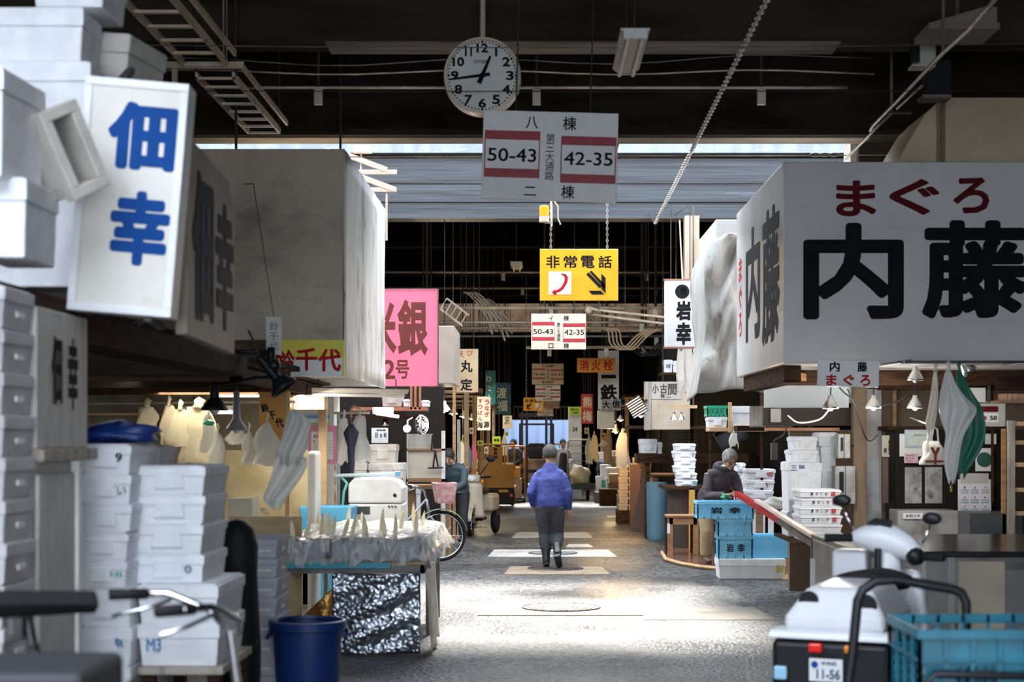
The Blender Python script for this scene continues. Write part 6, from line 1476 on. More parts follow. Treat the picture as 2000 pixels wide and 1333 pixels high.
for a, b_ in ((1767, 1800), (1806, 1840)): O('steel_pane', MB().b2((a - c0) * s, (b_ - c0) * s, -.015, 0, PZ(984, 16.3), PZ(913, 16.3)), mat('worn_pane', (.50, .49, .47), .4, .5, c2=(.28, .26, .25), sc=5, dirt_or_sheen=(.14, .12, .1), dlo=.56, dhi=.7, dsc=(8, 8, 8)), t, bev=.004)
O('padlock', MB().lathe([(.014, -.02), (.014, .02)], 10, ((1857 - c0) * s, -.02, PZ(957, 16.3))).tube([((1857 - c0) * s - .012, -.02, PZ(957, 16.3) + .02), ((1857 - c0) * s, -.02, PZ(957, 16.3) + .05), ((1857 - c0) * s + .012, -.02, PZ(957, 16.3) + .02)], .004), mat('brass', (.7, .5, .15), .3, .9), t)
O('top_rail', MB().b2((1735 - c0) * s, (1965 - c0) * s, -.02, .5, PZ(840, 16.3), PZ(833, 16.3)), wood_dark, t)
panel('paper_notice', 'white notice sheet behind the blue edged one', 1757, 1815, 848, 892, 16.27, paper, 'notice', .004)
panel('paper_notice', 'blue edged notice with faint green print', 1767, 1822, 840, 875, 16.25, mat('pale_blue_paper', (.5, .62, .74), .7), 'notice', .004)
panel('paper_notice', 'greenish printed sheet inside the blue edged notice', 1774, 1818, 843, 871, 16.24, mat('greenish_paper', (.66, .70, .62), .7, c2=(.56, .62, .54), sc=40), 'notice', .004, [('御案内', 1796, 850, 22, 5, grey_print, .01)])
panel('pink_memo', 'small pink memo with three handwritten lines', 1766, 1793, 886, 905, 16.24, mat('memo_pink', (.78, .48, .52), .7), 'memo', .003, [('おねがい', 1779, 890, 20, 4, blue_ink, .01), ('まぐろ', 1777, 896, 16, 4, blue_ink, .01), ('です', 1775, 901, 10, 4, blue_ink, .01)])
t = thing('stall_number_sign', 'grey white number sign with a dark red bar reading 50', 'sign', pt(1935, 811, 15.6))
s = 15.6 / F
O('board', MB().b2(-30 * s, 30 * s, 0, .08, -23 * s, 23 * s), mat('number_board', (.50, .49, .46), .5), t, bev=.01)
O('red_bar', MB().b2(-25 * s, 14 * s, -.004, 0, 6 * s, 17 * s), maroon_ink, t)
O('number_field', MB().b2(-25 * s, 15 * s, -.003, 0, -14 * s, 3 * s), paper, t); letter(t, [('50', 5 * s, -6 * s, 14 * s, 9 * s)], ink, y=-.0035, bold=.03)
letter(t, [('内藤', -15 * s, -6 * s, 14 * s, 8 * s)], red_ink, y=-.0035, bold=.02, name='red_lettering')
O('bracket', MB().bar((0, .06, 20 * s), (0, .06, 2.27 - PZ(811, 15.6)), .02), iron, t)
panel('green_picture', 'dark green print in a white border on the black cabinet', 1905, 1940, 876, 921, 16.26, paper, 'print', .004)
o = bpy.data.objects['green_picture']; O('picture', MB().lathe([(.001, -.003), (.075, -.003), (.075, 0)], 20, (0, 0, 0), 'y', False), mat('dark_green', (.02, .10, .07), .5), o)
panel('white_slip', 'small white slip on the black cabinet', 1924, 1946, 848, 868, 16.27, paper, 'slip', .003)
# year calendar
t = thing('wall_calendar', 'year calendar with red and blue month grids on the black cabinet', 'calendar', pt(1904, 975, 16.2))
s = 16.2 / F
O('sheet', MB().b2(-33 * s, 32 * s, 0, .004, -48 * s, 38 * s), mat('calendar_paper', (.72, .72, .76), .7), t)
O('header', MB().b2(-29 * s, 27 * s, -.003, .0, 30 * s, 50 * s), mat('header_paper', (.55, .5, .48), .7), t)
its, rd = [], []
for r_ in range(4):
    for c_ in range(3):
        for k_ in range(3): (rd if k_ == 0 else its).append(('123456' if k_ else str(r_ * 3 + c_ + 1), (-20 + 20 * c_) * s, (22 - 19 * r_ - 5 * k_) * s, (15 if k_ else 4) * s, 3.5 * s))
letter(t, its, grey_print, bold=.01); letter(t, rd, red_ink, bold=.02, name='red_numbers')
t2 = panel('notice_board', 'white notice with a yellow and blue strip below the calendar', 1862, 1936, 1000, 1028, 16.1, paper, 'notice', .006, [('年内無休', 1905, 1005, 30, 5, ink, .02)])
O('yellow_strip', MB().b2(.0, .15, -.004, 0, -.06, -.02), mat('strip_yellow', (.75, .68, .05), .6), t2); O('red_strip', MB().b2(-.18, -.1, -.004, 0, -.05, .07), maroon_ink, t2)
# upper shelves at the right
t = thing('stall_beams', 'dark timber beams and shelf under the huge sign box', 'beam', (0, 0, 0))
O('beam', MB().b2(PX(1720, 16), 5.5, 16.0, 16.15, PZ(762, 16), PZ(742, 16)), wood_dark, t); O('beam', MB().b2(2.15, 2.3, 14.3, 17.1, 2.12, 2.27), wood_dark, t)
O('beam', MB().b2(2.3, 5.4, 15.3, 15.42, 2.13, 2.27), wood_dark, t)
O('beam', MB().bar((2.2, 14.6, 2.2), (2.9, 16.4, 2.2), .07), wood, t)
O('shelf', MB().b2(PX(1935, 16), 5.5, 15.9, 16.3, PZ(788, 16), PZ(784, 16)), wood_pale, t)
O('upright', MB().b2(PX(1938, 16), PX(1941, 16), 16.0, 16.05, 1.0, 2.2), wood_dark, t)
panel('shelf_paper', 'pale paper pinned beside the number sign under the beams', 1893, 1925, 758, 786, 15.9, paper, 'paper', .004)
tag(O('red_cartons', MB().b2(PX(1950, 16), PX(2040, 16), 15.95, 16.2, PZ(784, 16), PZ(770, 16)), mat('striped_carton', (.66, .46, .3), .6, c2=(.4, .08, .06), sc=1, str3=(60, 1, 1))), 'striped cartons on the upper right shelf', 'carton')
t = thing('wooden_ladder', 'raw timber rack with rungs at the right picture edge', 'rack', (PX(1985, 15.4), 15.4, 0))
s = 15.4 / F
O('upright', MB().b2(-27 * s, -20 * s, 0, .05, 0, PZ(838, 15.4)), wood, t); O('upright', MB().b2(-18 * s, -6 * s, -.06, .02, 0, PZ(822, 15.4)), wood_grey, t); O('upright', MB().b2(60 * s, 72 * s, -.06, .02, 0, PZ(822, 15.4)), wood_grey, t)
for i, y in enumerate((828, 865, 908, 957, 1003, 1050)): O('rung', MB().b2(-8 * s, 62 * s, -.05, .01, PZ(y + 4, 15.4), PZ(y - 4, 15.4)), wood_pale, t)
# lamps
for x, y, Y, lb in ((1622, 799, 14.6, 'clear reflector lamp left of the small white board'), (1706, 798, 14.8, 'clear reflector lamp right below the small white board'), (1787, 798, 14.9, 'lower clear reflector lamp by the thin orange post'), (1788, 744, 14.5, 'upper clear reflector lamp under the huge sign box')):
    hanging_lamp(lb, x, y, Y, 2.27, .072, mat('frosted_reflector', (.55, .55, .54), .25, .75, c2=(.45, .45, .44)), up=.1)
t = thing('clamp_lamp', 'black clamp lamp with a silver reflector above the hanging bags', 'lamp', pt(1895, 728, 14.2), rot=(0, R(-40), 0))
O('shade', MB().lathe([(.07, 0), (.055, .05), (.03, .09), (.03, .16)], 18, cap=False), mat('frosted_reflector', (.6, .6, .58)), t, solid=.004, smooth=2); O('body', MB().ell((0, 0, .16), (.05, .05, .06)).tube([(0, 0, .18), (-.1, 0, .3)], .014), black, t, smooth=True)
t = thing('power_cable', 'black cables looping between the lamps of the tuna stall', 'cable', (0, 0, 0))
O('run', MB().tube(sm([pt(1640, 758, 14.9), pt(1655, 772, 15), pt(1690, 792, 15.1), pt(1745, 788, 15.2), pt(1780, 762, 15.2), pt(1796, 724, 15.25)]), .008, 6), black, t, smooth=True)
O('run', MB().tube(sm([pt(1655, 760, 14.9), pt(1672, 800, 15), pt(1688, 850, 15.2), pt(1700, 862, 15.4), pt(1715, 850, 15.4)]), .006, 6), black, t, smooth=True)
O('run', MB().tube(sm([pt(1538, 812, 15.2), pt(1560, 826, 15.2), pt(1600, 820, 15.2), pt(1620, 800, 15.2)]), .008, 6), mat('pale_rope', (.66, .6, .5), .7), t, smooth=True, label='pale rope')
O('run', MB().tube(sm([pt(1538, 830, 15.6), pt(1530, 850, 15.6), pt(1512, 862, 15.6), pt(1512, 880, 15.6)]), .007, 6), black, t, smooth=True)
O('plug', MB().b2(-.03, .03, -.03, .03, -.08, .08).at(), black, t, loc=pt(1512, 882, 15.6))
tag(O('switch_box', MB().b2(-.05, .05, 0, .06, -.07, .07), mat('ivory_case', (.58, .53, .47)), loc=pt(1516, 812, 17.1)), 'small ivory switch box on the dark lintel', 'switch box')
# hanging bags
outline_bag('narrow white plastic bag left of the big hanging one', [(724, 1824, 1830), (760, 1818, 1832), (800, 1812, 1830), (830, 1808, 1826), (846, 1815, 1823)], 13.2, bag_white, 81)
outline_bag('big cloudy white plastic bag hanging under the huge sign box', [(724, 1847, 1857), (752, 1841, 1870), (780, 1836, 1892), (800, 1834, 1909), (825, 1838, 1897), (850, 1845, 1882), (880, 1842, 1874), (912, 1844, 1869), (940, 1853, 1864)], 12.95, bag_clear, 82)
outline_bag('dark green plastic bag hanging behind the big cloudy one', [(726, 1868, 1878), (768, 1866, 1899), (800, 1868, 1917), (840, 1870, 1923), (872, 1866, 1919), (902, 1862, 1903), (930, 1868, 1884)], 13.2, bag_green, 83)
t = bag('white carrier bag with a red tree print on the cabinet', 1822, 862, 908, 26, 44, 14.6, bag_white, 84, knot=False, ragged=.02)
letter(t, [('Y', .0, -.13, .09, .15)], old_red, y=-.09, bold=.06, name='tree_print'); O('stripe_print', MB().b2(-.09, .09, -.095, -.09, -.19, -.17), old_red, t)
O('handle', MB().tube([(-.05, 0, -.02), (-.04, 0, .1), (0, 0, .14), (.04, 0, .1), (.05, 0, -.02)], .008).cyl((0, 0, .13), (0, .9, .22), .006), bag_white, t, smooth=True)
tag(O('bag_rail', MB().cyl((2.9, 12.95, 2.24), (4.2, 12.95, 2.24), .01).cyl((2.9, 13.2, 2.25), (4.2, 13.2, 2.25), .01).cyl((2.95, 12.95, 2.25), (2.95, 14.1, 2.262), .01).cyl((4.0, 12.95, 2.25), (4.0, 14.1, 2.262), .01), iron), 'thin iron rail under the huge sign box carrying the bags', 'rail')
# ---- white foam boxes by the post
Yq = 16.3
fstack('the large pair beside the tan post', 1537, 1605, [903, 1000, 1049.2], 16.4, .45, group='large boxes left of the tan post', jit=.005, prints={0: [('三 陸', -.2, .88, .4, .12, blue_ink)]})
fbox('small foam box topmost above the big one left of the tan post', 1548, 1597, 853, 879, 16.5, .4)
fbox('foam box second from top above the big one left of the tan post', 1544, 1598, 879, 903, 16.45, .42)
fbox('foam box on top of the tall white column at the tan post', 1598, 1636, 845, 872, 16.75, .4)
fbox('tall white foam carton second in the column at the tan post', 1603, 1634, 872, 985, 16.75, .3, style='plain')
fbox('lowest carton of the column at the tan post', 1603, 1636, 985, 1045, 16.75, .3, style='plain')
ed = [957, 973, 990, 1007, 1024, 1041, 1058]
sm = mat('print_red', (.6, .03, .04), .6)
fstack('the flat stack with red prints', 1562, 1645, ed, 15.7, .5, jit=.015, group='flat printed boxes', style='plain', prints={i: [('濱', -.2, .5, .06, .4, ink), ('さ', -.08, .5, .05, .35, ink), ('し', .03, .5, .04, .35, ink), ('み', .14, .5, .06, .35, ink), ('鯛', .3, .5, .11, .55, sm)] for i in range(4)})
t = thing('box_table', 'low brown table carrying the white boxes beside the tan post', 'table', (0, 0, 0))
zt = PZ(1058, 15.7) - .002
O('tabletop', MB().b2(PX(1534, 16.3), PX(1650, 15.7), 15.65, 17.1, zt - .03, zt), wood_dark, t, bev=.004)
for qx, qy in ((2.87, 15.75), (2.90, 17.0), (3.02, 15.75), (3.02, 17.0)): O('leg', MB().b2(qx, qx + .05, qy, qy + .05, 0, zt - .03), wood_dark, t)
for (x0, x1, ya, yb, lb) in ((1637, 1661, 848, 896, 'upper dull steel box on the tan post'), (1631, 1671, 911, 985, 'lower dull steel box with an oval slot on the tan post')):
    t = thing('steel_box', lb, 'box', pt((x0 + x1) / 2, yb, 16.36)); s = 16.36 / F
    w = (x1 - x0) / 2 * s; h = (yb - ya) * s
    O('case', MB().b2(-w, w, 0, .2, 0, h), stain_metal, t, bev=.005); O('slot', MB().b2(-w * .6, -w * .15, -.004, 0, h * .3, h * .85), black, t, bev=.01); O('door_edge', MB().b2(-.005, .005, -.006, 0, 0, h), iron, t); O('bracket', MB().bar((w - .01, .1, h * .5), (PX(1678, 16.6) - .06 - PX((x0 + x1) / 2, 16.36), .2, h * .5), .02), iron, t)
tag(O('plastic_heap', lump((0, 0, 0), (.15, .1, .08), 12, .2), bag_white, smooth=True, loc=pt(1518, 995, 19.9)), 'crumpled white plastic lying beside the cart shaft', 'plastic')
t = thing('heap_table', 'small dark table under the crumpled plastic', 'table', (0, 0, 0))
O('tabletop', MB().b2(PX(1492, 19.9), PX(1540, 19.9), 19.7, 20.15, PZ(1001, 19.9), PZ(995, 19.9)), wood_dark, t)
for qx in (1494, 1534): O('leg', MB().b2(PX(qx, 19.9), PX(qx + 5, 19.9), 19.85, 19.9, 0, PZ(1001, 19.9)), wood_dark, t)
# ---- stainless counter
t = thing('steel_counter', 'long stained stainless counter at the right behind the white scooter', 'counter', (2.25, 11.4, 0))
O('body', MB().b2(0, 2.6, 0.02, 2.0, .0, .81), mat('counter_steel', (.25, .235, .215), .3, .85, c2=(.13, .12, .11), sc=2.5, dirt_or_sheen=(.16, .10, .06), dlo=.58, dhi=.75, dsc=(3, 3, 4), bump=.05), t, bev=.006)
O('worktop', MB().b2(-.01, 2.62, -.02, 2.02, .81, .85), mat('worktop_steel', (.12, .12, .125), .2, 1.0), t, bev=.004)
for x in (.42, .62, 1.55): O('seam_post', MB().b2(x, x + .03, -.005, .02, 0, .81), steel, t)
O('panel_reflection', MB().b2(.68, 1.0, .0, .021, .25, .78), mat('panel_reflection', (.42, .35, .26), .4), t); O('panel_reflection', MB().b2(1.0, 1.5, .0, .021, .1, .72), mat('grey_panel', (.16, .15, .145), .5), t)  # cream piece paints a reflection on the steel; the grey one is a panel
tag(O('white_side_board', MB().b2(PX(1583, 12.6), PX(1592, 12.6), 12.6, 12.62, 0, PZ(1092, 12.6)), white), 'thin white board standing at the left end of the counter', 'board')
tag(O('stained_cabinet', MB().b2(PX(1745, 16.0), PX(1862, 16.0), 15.8, 16.2, 0, PZ(998, 15.8)), stain_metal, bev=.008), 'stained steel cabinet behind the scooter handlebar', 'cabinet')
panel('cabinet_label', 'white label strip on the stained steel cabinet', 1764, 1802, 1003, 1014, 15.78, paper, 'label', .004, [('お知らせ', 1783, 1008, 28, 6, ink, .02)])
tag(O('dark_steel_box', MB().b2(PX(1866, 15.9), PX(1968, 15.9), 15.4, 15.9, 0, PZ(1003, 15.4)), mat('dark_steel', (.12, .12, .13), .4, .6), bev=.008), 'dark steel box right of the stained cabinet', 'box')
tag(O('white_pad', MB().b2(-.22, .22, -.15, .15, 0, .012), white, loc=(2.55, 12.8, .852), rz=R(15)), 'white board lying on the counter beside the handlebar', 'board')
# ---- white delivery scooter
t = thing('delivery_scooter', 'white three wheeled scooter with number plate in the right foreground', 'scooter', (1.42, 7.55, .08), R(-24))
sw = mat('scooter_white', (.76, .77, .80), .3, c2=(.7, .71, .75))
sb = mat('scooter_black', (.012, .012, .015), .4, spec=.3)
O('rear_shell', MB().add([(-.215, -.30, .70), (.245, -.30, .70), (.24, .36, .70), (-.215, .36, .70), (-.21, -.30, .76), (.24, -.30, .76), (.235, .34, .76), (-.21, .34, .76), (-.13, -.20, .89), (.165, -.20, .89), (.16, .26, .90), (-.13, .26, .90)],
    [(3, 2, 1, 0), (0, 1, 5, 4), (1, 2, 6, 5), (2, 3, 7, 6), (3, 0, 4, 7), (4, 5, 9, 8), (5, 6, 10, 9), (6, 7, 11, 10), (7, 4, 8, 11), (8, 9, 10, 11)]), sw, t, bev=.03, seg=3)
O('rear_bumper', MB().add([(-.285, -.34, .665), (.285, -.34, .665), (.285, -.2, .665), (-.285, -.2, .665), (-.27, -.32, .705), (.27, -.32, .705), (.26, -.2, .71), (-.26, -.2, .71)], [(3, 2, 1, 0), (0, 1, 5, 4), (1, 2, 6, 5), (2, 3, 7, 6), (3, 0, 4, 7), (4, 5, 6, 7)]), sw, t, bev=.015)
O('shell_vent', MB().lathe([(.001, 0), (.05, 0), (.05, .012)], 16, (.15, -.262, .82), 'y', False), black, t)
O('shell_vent', MB().lathe([(.001, 0), (.045, 0), (.045, .012)], 16, (-.11, -.25, .83), 'y', False), black, t)
O('tail_body', MB().b2(-.27, .27, -.30, .35, .30, .66), sb, t, bev=.03)
O('tail_lamp', MB().b2(-.09, -.03, -.335, -.30, .61, .65), mat('tail_red', (.75, .02, .015), .15, emis=(1, .05, .02), es=.05), t, bev=.008)
O('indicator', MB().b2(.07, .13, -.335, -.30, .612, .648), mat('amber_lens', (.8, .25, .02), .15), t, bev=.008); O('indicator', MB().b2(-.25, -.19, -.33, -.30, .48, .54), mat('blue_lens', (.3, .55, .75), .15), t, bev=.008)
pl = O('number_plate', MB().b2(-.075, .075, -.375, -.37, .490, .590), mat('plate_white', (.76, .78, .80), .4), t, bev=.003)
letter(pl, [('11-56', .012, .523, .105, .045), ('中央区', .015, .571, .07, .018)], mat('plate_ink', (.02, .03, .09), .5), y=-.3755, bold=.03)
O('plate_badge', MB().lathe([(.001, -.002), (.016, -.002), (.016, 0)], 12, (-.05, -.375, .563), 'y', False), blue_ink, pl)
O('plate_bracket', MB().b2(-.03, .03, -.37, -.29, .5, .56), sb, t)
for sx in (-1, 1): wheel(t, (sx * .2, .02, .16), .24, tyre_r=.05, spokes=6)
wheel(t, (0, 1.22, .16), .24, tyre_r=.045, spokes=6, name='front_wheel')
O('seat', MB().sheet(10, 12, lambda u, v: (.02 + (u - .5) * .3, .24 + .46 * v, .86 + .04 * math.sin(math.pi * u) - .02 * v)), rubber, t, solid=.07, smooth=True, bev=.02)
O('footboard', MB().b2(-.17, .17, .35, .98, .28, .34), sb, t, bev=.02)
O('leg_shield', MB().sheet(12, 12, lambda u, v: ((u - .5) * (.44 - .14 * v), 1.0 - .06 * v + .12 * math.sin(math.pi * u), .28 + .60 * v)), sw, t, solid=.04, smooth=True)
O('front_column', MB().tube([(0, .98, .28), (0, .95, .6), (0, .92, .84), (0, .9, .98)], [.1, .09, .075, .06], 12), sw, t, smooth=True)
O('front_mudguard', MB().sheet(6, 12, lambda u, v: ((u - .5) * .16, 1.22 + .28 * math.cos(R(20 + 150 * v)), .16 + .28 * math.sin(R(20 + 150 * v)))), sw, t, solid=.012, smooth=True)
O('handlebar_cowl', MB().tube([(-.17, .86, 1.05), (-.12, .88, 1.055), (-.05, .9, 1.05), (.03, .91, 1.03), (.11, .89, 1.0), (.17, .86, .97)], [.03, .055, .082, .086, .065, .035], 14), sw, t, smooth=True)
O('dashboard', MB().add([(-.09, .85, 1.125), (.03, .86, 1.11), (.02, .93, 1.135), (-.07, .92, 1.145)], [(0, 1, 2, 3)]), mat('dark_screen', (.04, .045, .05)), t, solid=.012)
O('headlamp', MB().ell((0, .99, 1.03), (.075, .06, .06)), sw, t, smooth=True)
for sx, hz in ((-1, 1.05), (1, .965)):
    O('grip', MB().tube([(sx * .15, .87, hz), (sx * .3, .81, hz)], .022, 10), rubber, t, smooth=True)
    O('brake_lever', MB().tube([(sx * .15, .92, hz), (sx * .28, .88, hz - .01)], .008, 6), chrome if sx > 0 else rubber, t)
    m_ = bpy.data.objects.new('mirror', None); COL.objects.link(m_); m_.parent = t; m_.location = (sx * .15, .88, hz + .02)
    O('stalk', MB().tube([(0, 0, 0), (sx * .05, 0, .08), (sx * .07, 0, .14)], .007, 6), chrome, m_, smooth=True)
    O('mirror_head', MB().ell((sx * .08, 0, .17), (.05, .018, .032)), sb, m_, smooth=True)
O('switch_block', MB().ell((.15, .86, .965), (.05, .05, .05)), sb, t, smooth=True)
O('key_latch', MB().tube([(-.03, .82, 1.0), (-.03, .8, .86)], .018, 8), sb, t)
O('white_box', MB().b2(-.3, -.12, .95, 1.1, .62, .98), sw, t, bev=.02)
# ---- pipe trolley with the teal crate
t = thing('pipe_trolley', 'black pipe trolley with an arched handle at the lower right corner', 'trolley', (1.72, 6.25, 0))
pp = [(-.50, .25, .12), (-.49, .25, .66), (-.47, .25, .80), (-.45, .25, 1.0), (-.43, .25, 1.04), (-.38, .25, 1.075), (-.30, .25, 1.082), (-.08, .25, 1.045), (-.04, .25, 1.03), (-.02, .25, .99), (-.02, .25, .93), (-.02, .25, .62)]
O('handle', MB().tube(pp, .02, 10), sb, t, smooth=True)
O('platform', MB().b2(-.42, .75, -.42, .26, .575, .60), iron, t, bev=.006)
O('side_rail', MB().tube([(-.34, -.40, .60), (-.34, -.40, .76), (-.30, -.40, .80), (.75, -.40, .78)], .014, 8), sb, t, smooth=True)
for sx, sy in ((-.36, -.3), (.68, -.3), (.68, .2)): O('leg', MB().cyl((sx, sy, .575), (sx, sy, .12), .02), sb, t)
for sx, sy in ((-.36, -.3), (.68, -.3), (-.46, .2), (.68, .2)): O('caster', MB().lathe([(.001, -.02), (.06, -.02), (.06, .02), (.001, .02)], 16, (sx, sy, .06), 'x'), rubber, t)
crate('big teal slatted crate on the black pipe trolley', (1.76, 6.15, .602), .78, .52, .353, teal_plastic, solid=False, ribs=9)
o = [q for q in bpy.data.objects if q.get('label', '').startswith('big teal slatted')][0]
O('solid_panel', MB().b2(-.38, .38, -.243, -.235, .22, .34).b2(-.1, .08, -.245, -.235, .03, .22).b2(-.36, -.25, -.245, -.235, .03, .3), teal_plastic, o)

for x, y, Y, w_ in ((1622, 803, 14.6, 20), (1706, 803, 14.8, 18), (1787, 803, 14.9, 8)):
    lamp('added_reflector_light', (PX(x, Y), Y - .02, PZ(y + 6, Y)), w_, (1, .96, .88), .06)  # fill light added under reflector lamps whose bulbs are unlit
# ================================================================ people
hair_black = mat('black_hair', (.015, .013, .012), .6, bump=.6, sc=30)
hair_grey = mat('grey_hair', (.34, .33, .32), .7, c2=(.16, .155, .15), sc=30, bump=.6)
def person(label, loc, rz, J, cloth, hair_m, hair='short', vox=.011, glasses=False, tilt=(0, 0), scale=1.0, hood=False, group=None):
    """J: joints in metres (x to the person's right, y forward, z up): pelvis, chest, neck, head, and l/r shoulder, elbow, hand, hip, knee, ankle, toe"""
    t = thing('person', label, 'person', loc, rz)
    t.scale = (scale,) * 3
    V = {k: Vector(v) for k, v in J.items()}
    b = MB()
    hd = V['head']
    HM = Matrix.Translation(hd) @ Euler((tilt[0], 0, tilt[1])).to_matrix().to_4x4() @ Matrix.Scale(1.09, 4)
    b.M = HM
    b.ell((0, -.01, .03), (.074, .092, .085), 16, 12)
    b.ell((0, .018, -.035), (.058, .066, .072), 14, 10)
    b.ell((0, .062, -.078), (.03, .024, .022))
    b.tube([(0, .085, .02), (0, .105, -.022), (0, .092, -.03)], [.009, .015, .01], 8)
    for sx in (-1, 1): b.ell((sx * .073, -.005, -.012), (.011, .022, .032)); b.ell((sx * .04, .062, -.03), (.022, .02, .02))
    b.ell((0, .075, -.055), (.022, .014, .006)); b.ell((0, .074, -.064), (.019, .014, .007))
    b.M = None
    b.tube([V['neck'] - Vector((0, 0, .08)), V['neck'], hd + Vector((0, -.015, -.05))], [.062, .052, .05], 12)
    b.tube([V['pelvis'] - Vector((0, 0, .08)), V['pelvis'], V['pelvis'].lerp(V['chest'], .5), V['chest'], V['neck'] - Vector((0, 0, .03))], [.13, .145, .13, .155, .07], 16, flat=[.7, .7, .68, .66, .8])
    for sd in 'lr':
        b.tube([V['neck'] - Vector((0, 0, .04)), V[sd + 'shoulder']], [.055, .05], 10)
        b.tube([V[sd + 'shoulder'], V[sd + 'shoulder'].lerp(V[sd + 'elbow'], .4), V[sd + 'elbow'], V[sd + 'elbow'].lerp(V[sd + 'hand'], .35), V[sd + 'hand']], [.05, .045, .036, .037, .026], 10)
        b.tube([V[sd + 'hip'] + Vector((0, 0, .04)), V[sd + 'hip'].lerp(V[sd + 'knee'], .35), V[sd + 'knee'], V[sd + 'knee'].lerp(V[sd + 'ankle'], .35), V[sd + 'ankle']], [.085, .08, .054, .055, .036], 12)
        b.tube([V[sd + 'ankle'], V[sd + 'ankle'].lerp(V[sd + 'toe'], .55), V[sd + 'toe']], [.04, .036, .026], 10)
        # hand: palm, four unequal fingers, thumb from the palm's side
        h = V[sd + 'hand']; d = (h - V[sd + 'elbow']).normalized()
        if sd + 'dir' in V: d = V[sd + 'dir'].normalized()
        k = 1 if sd == 'r' else -1
        side = d.cross(Vector((0, 1, 0.3))).normalized()
        pn = side.cross(d).normalized()
        b.tube([h - d * .01, h + d * .03, h + d * .075], [.028, .036, .036], 10, flat=.5)
        for f_ in range(4):
            o_ = h + d * .075 + side * (.026 - .0175 * f_)
            L_ = (.062, .07, .066, .05)[f_]
            cu = pn * (.012 + .004 * f_)
            b.tube([o_, o_ + d * L_ * .45 + cu * .5, o_ + d * L_ * .85 + cu * 1.8], [.0095, .009, .0075], 7)
        th = h + d * .025 + side * .03
        b.tube([h + d * .02 + side * .02, th + side * .012 + d * .02 + pn * .012, th + d * .05 + side * .014 + pn * .02], [.013, .0115, .009], 7)
    O('body', b, skin, t, remesh=.0065, smooth=True)
    e = MB(); e.M = HM
    for sx in (-1, 1): e.ell((sx * .03, .079, .002), (.012, .008, .006), 8, 6)
    O('eyes', e, mat('eye_dark', (.05, .035, .03), .2), t, smooth=True)
    # hair
    hr = MB(); hr.M = HM
    def cap(u, v):
        a = 2 * math.pi * u; p = math.pi / 2 * (1 - v)
        front = max(0, math.sin(a))
        p = math.pi / 2 - v * (R(128) - R(62) * front ** 1.5)
        q_ = 1.02 + .035 * math.sin(13 * a + 3 * v) * math.sin(9 * v + 2 * a)
        return (.079 * q_ * math.cos(p) * math.cos(a), -.012 + .098 * q_ * math.cos(p) * math.sin(a), .032 + .092 * q_ * math.sin(p))
    hr.sheet(36, 12, cap)
    O('hair', hr, hair_m, t, solid=.010, smooth=True)
    if glasses:
        g = MB(); g.M = HM
        for sx in (-1, 1):
            g.tube([(sx * .032 + .024 * math.cos(a), .098, .0 + .017 * math.sin(a)) for a in [i * math.pi / 7 for i in range(14)]], .003, 5, True)
            g.tube([(sx * .056, .096, .004), (sx * .08, .0, .004)], .003, 5)
        g.tube([(-.009, .1, .004), (.009, .1, .004)], .003, 5)
        O('glasses', g, black, t)
    # clothes follow the body
    c = cloth
    j = MB()
    hem = V['pelvis'] + Vector((0, 0, c.get('hem', -.06)))
    up = V['pelvis'].lerp(V['chest'], .5)
    j.tube([hem, hem + Vector((0, 0, .03)), V['pelvis'] + Vector((0, 0, .06)), up, V['chest'], V['chest'].lerp(V['neck'], .55), V['neck'] + Vector((0, -.005, c.get('collar', .0)))], [.168, .175, .178, .178, .178, .13, .07], 20, flat=[.74, .74, .74, .76, .76, .8, .9])
    for sd in 'lr':
        S0, E0, H0 = V[sd + 'shoulder'], V[sd + 'elbow'], V[sd + 'hand']
        j.tube([V['neck'] - Vector((0, 0, .075)), V['neck'].lerp(S0, .5) - Vector((0, 0, .035)), S0 - Vector((0, 0, .02))], [.07, .075, .068], 12)
        j.tube([S0 + (S0 - E0).normalized() * .005 + Vector((0, 0, -.01)), S0.lerp(E0, .3), S0.lerp(E0, .8), E0, E0.lerp(H0, .3), E0.lerp(H0, .82), E0.lerp(H0, .97)], [.05, .066, .058, .058, .06, .048, .046], 12)
        ph = E0.lerp(H0, .4)
        for k_ in range(3):
            q_ = S0.lerp(E0, .45 + .2 * k_); dd = (E0 - S0).normalized()
            j.tube([q_ + Vector((.062 * math.cos(a), .062 * math.sin(a) * .95, .012 * math.sin(2 * a + k_))) for a in [i * math.pi / 6 for i in range(12)]], .007, 5, True)
    if c.get('folds'):
        for k_ in range(5):
            z = hem.z + .04 + .07 * k_
            f_ = (z - hem.z) / max(.01, V['chest'].z - hem.z); cx_ = hem.lerp(V['chest'], f_)
            j.tube([cx_ + Vector((.178 * math.cos(a), .128 * math.sin(a), .02 * math.sin(2 * a + k_ * 1.7))) for a in [i * math.pi / 10 for i in range(20)]], .009, 5, True)
    O('jacket', j, c['jacket'], t, remesh=vox, smooth=True)
    if hood:
        q_ = V['neck'] + Vector((0, -.04, .03))
        O('hood', MB().tube([q_ + Vector((.095 * math.cos(a), .075 * math.sin(a) + .02, .03 + (-.03 if math.sin(a) > .5 else .02) )) for a in [i * math.pi / 8 for i in range(16)]], .042, 8, True).ell(q_ + Vector((0, -.06, -.04)), (.1, .06, .08)), c['hood'], t, remesh=.012, smooth=True)
        O('shirt_collar', MB().tube([V['neck'] + Vector((.058 * math.cos(a), .055 * math.sin(a), .02)) for a in [i * math.pi / 8 for i in range(16)]], .014, 6, True), c['collar_m'], t, smooth=True)
    tr = MB()
    tr.tube([V['pelvis'] + Vector((0, 0, .1)), V['pelvis'], V['pelvis'] - Vector((0, 0, .09))], [.15, .165, .13], 16, flat=.74)
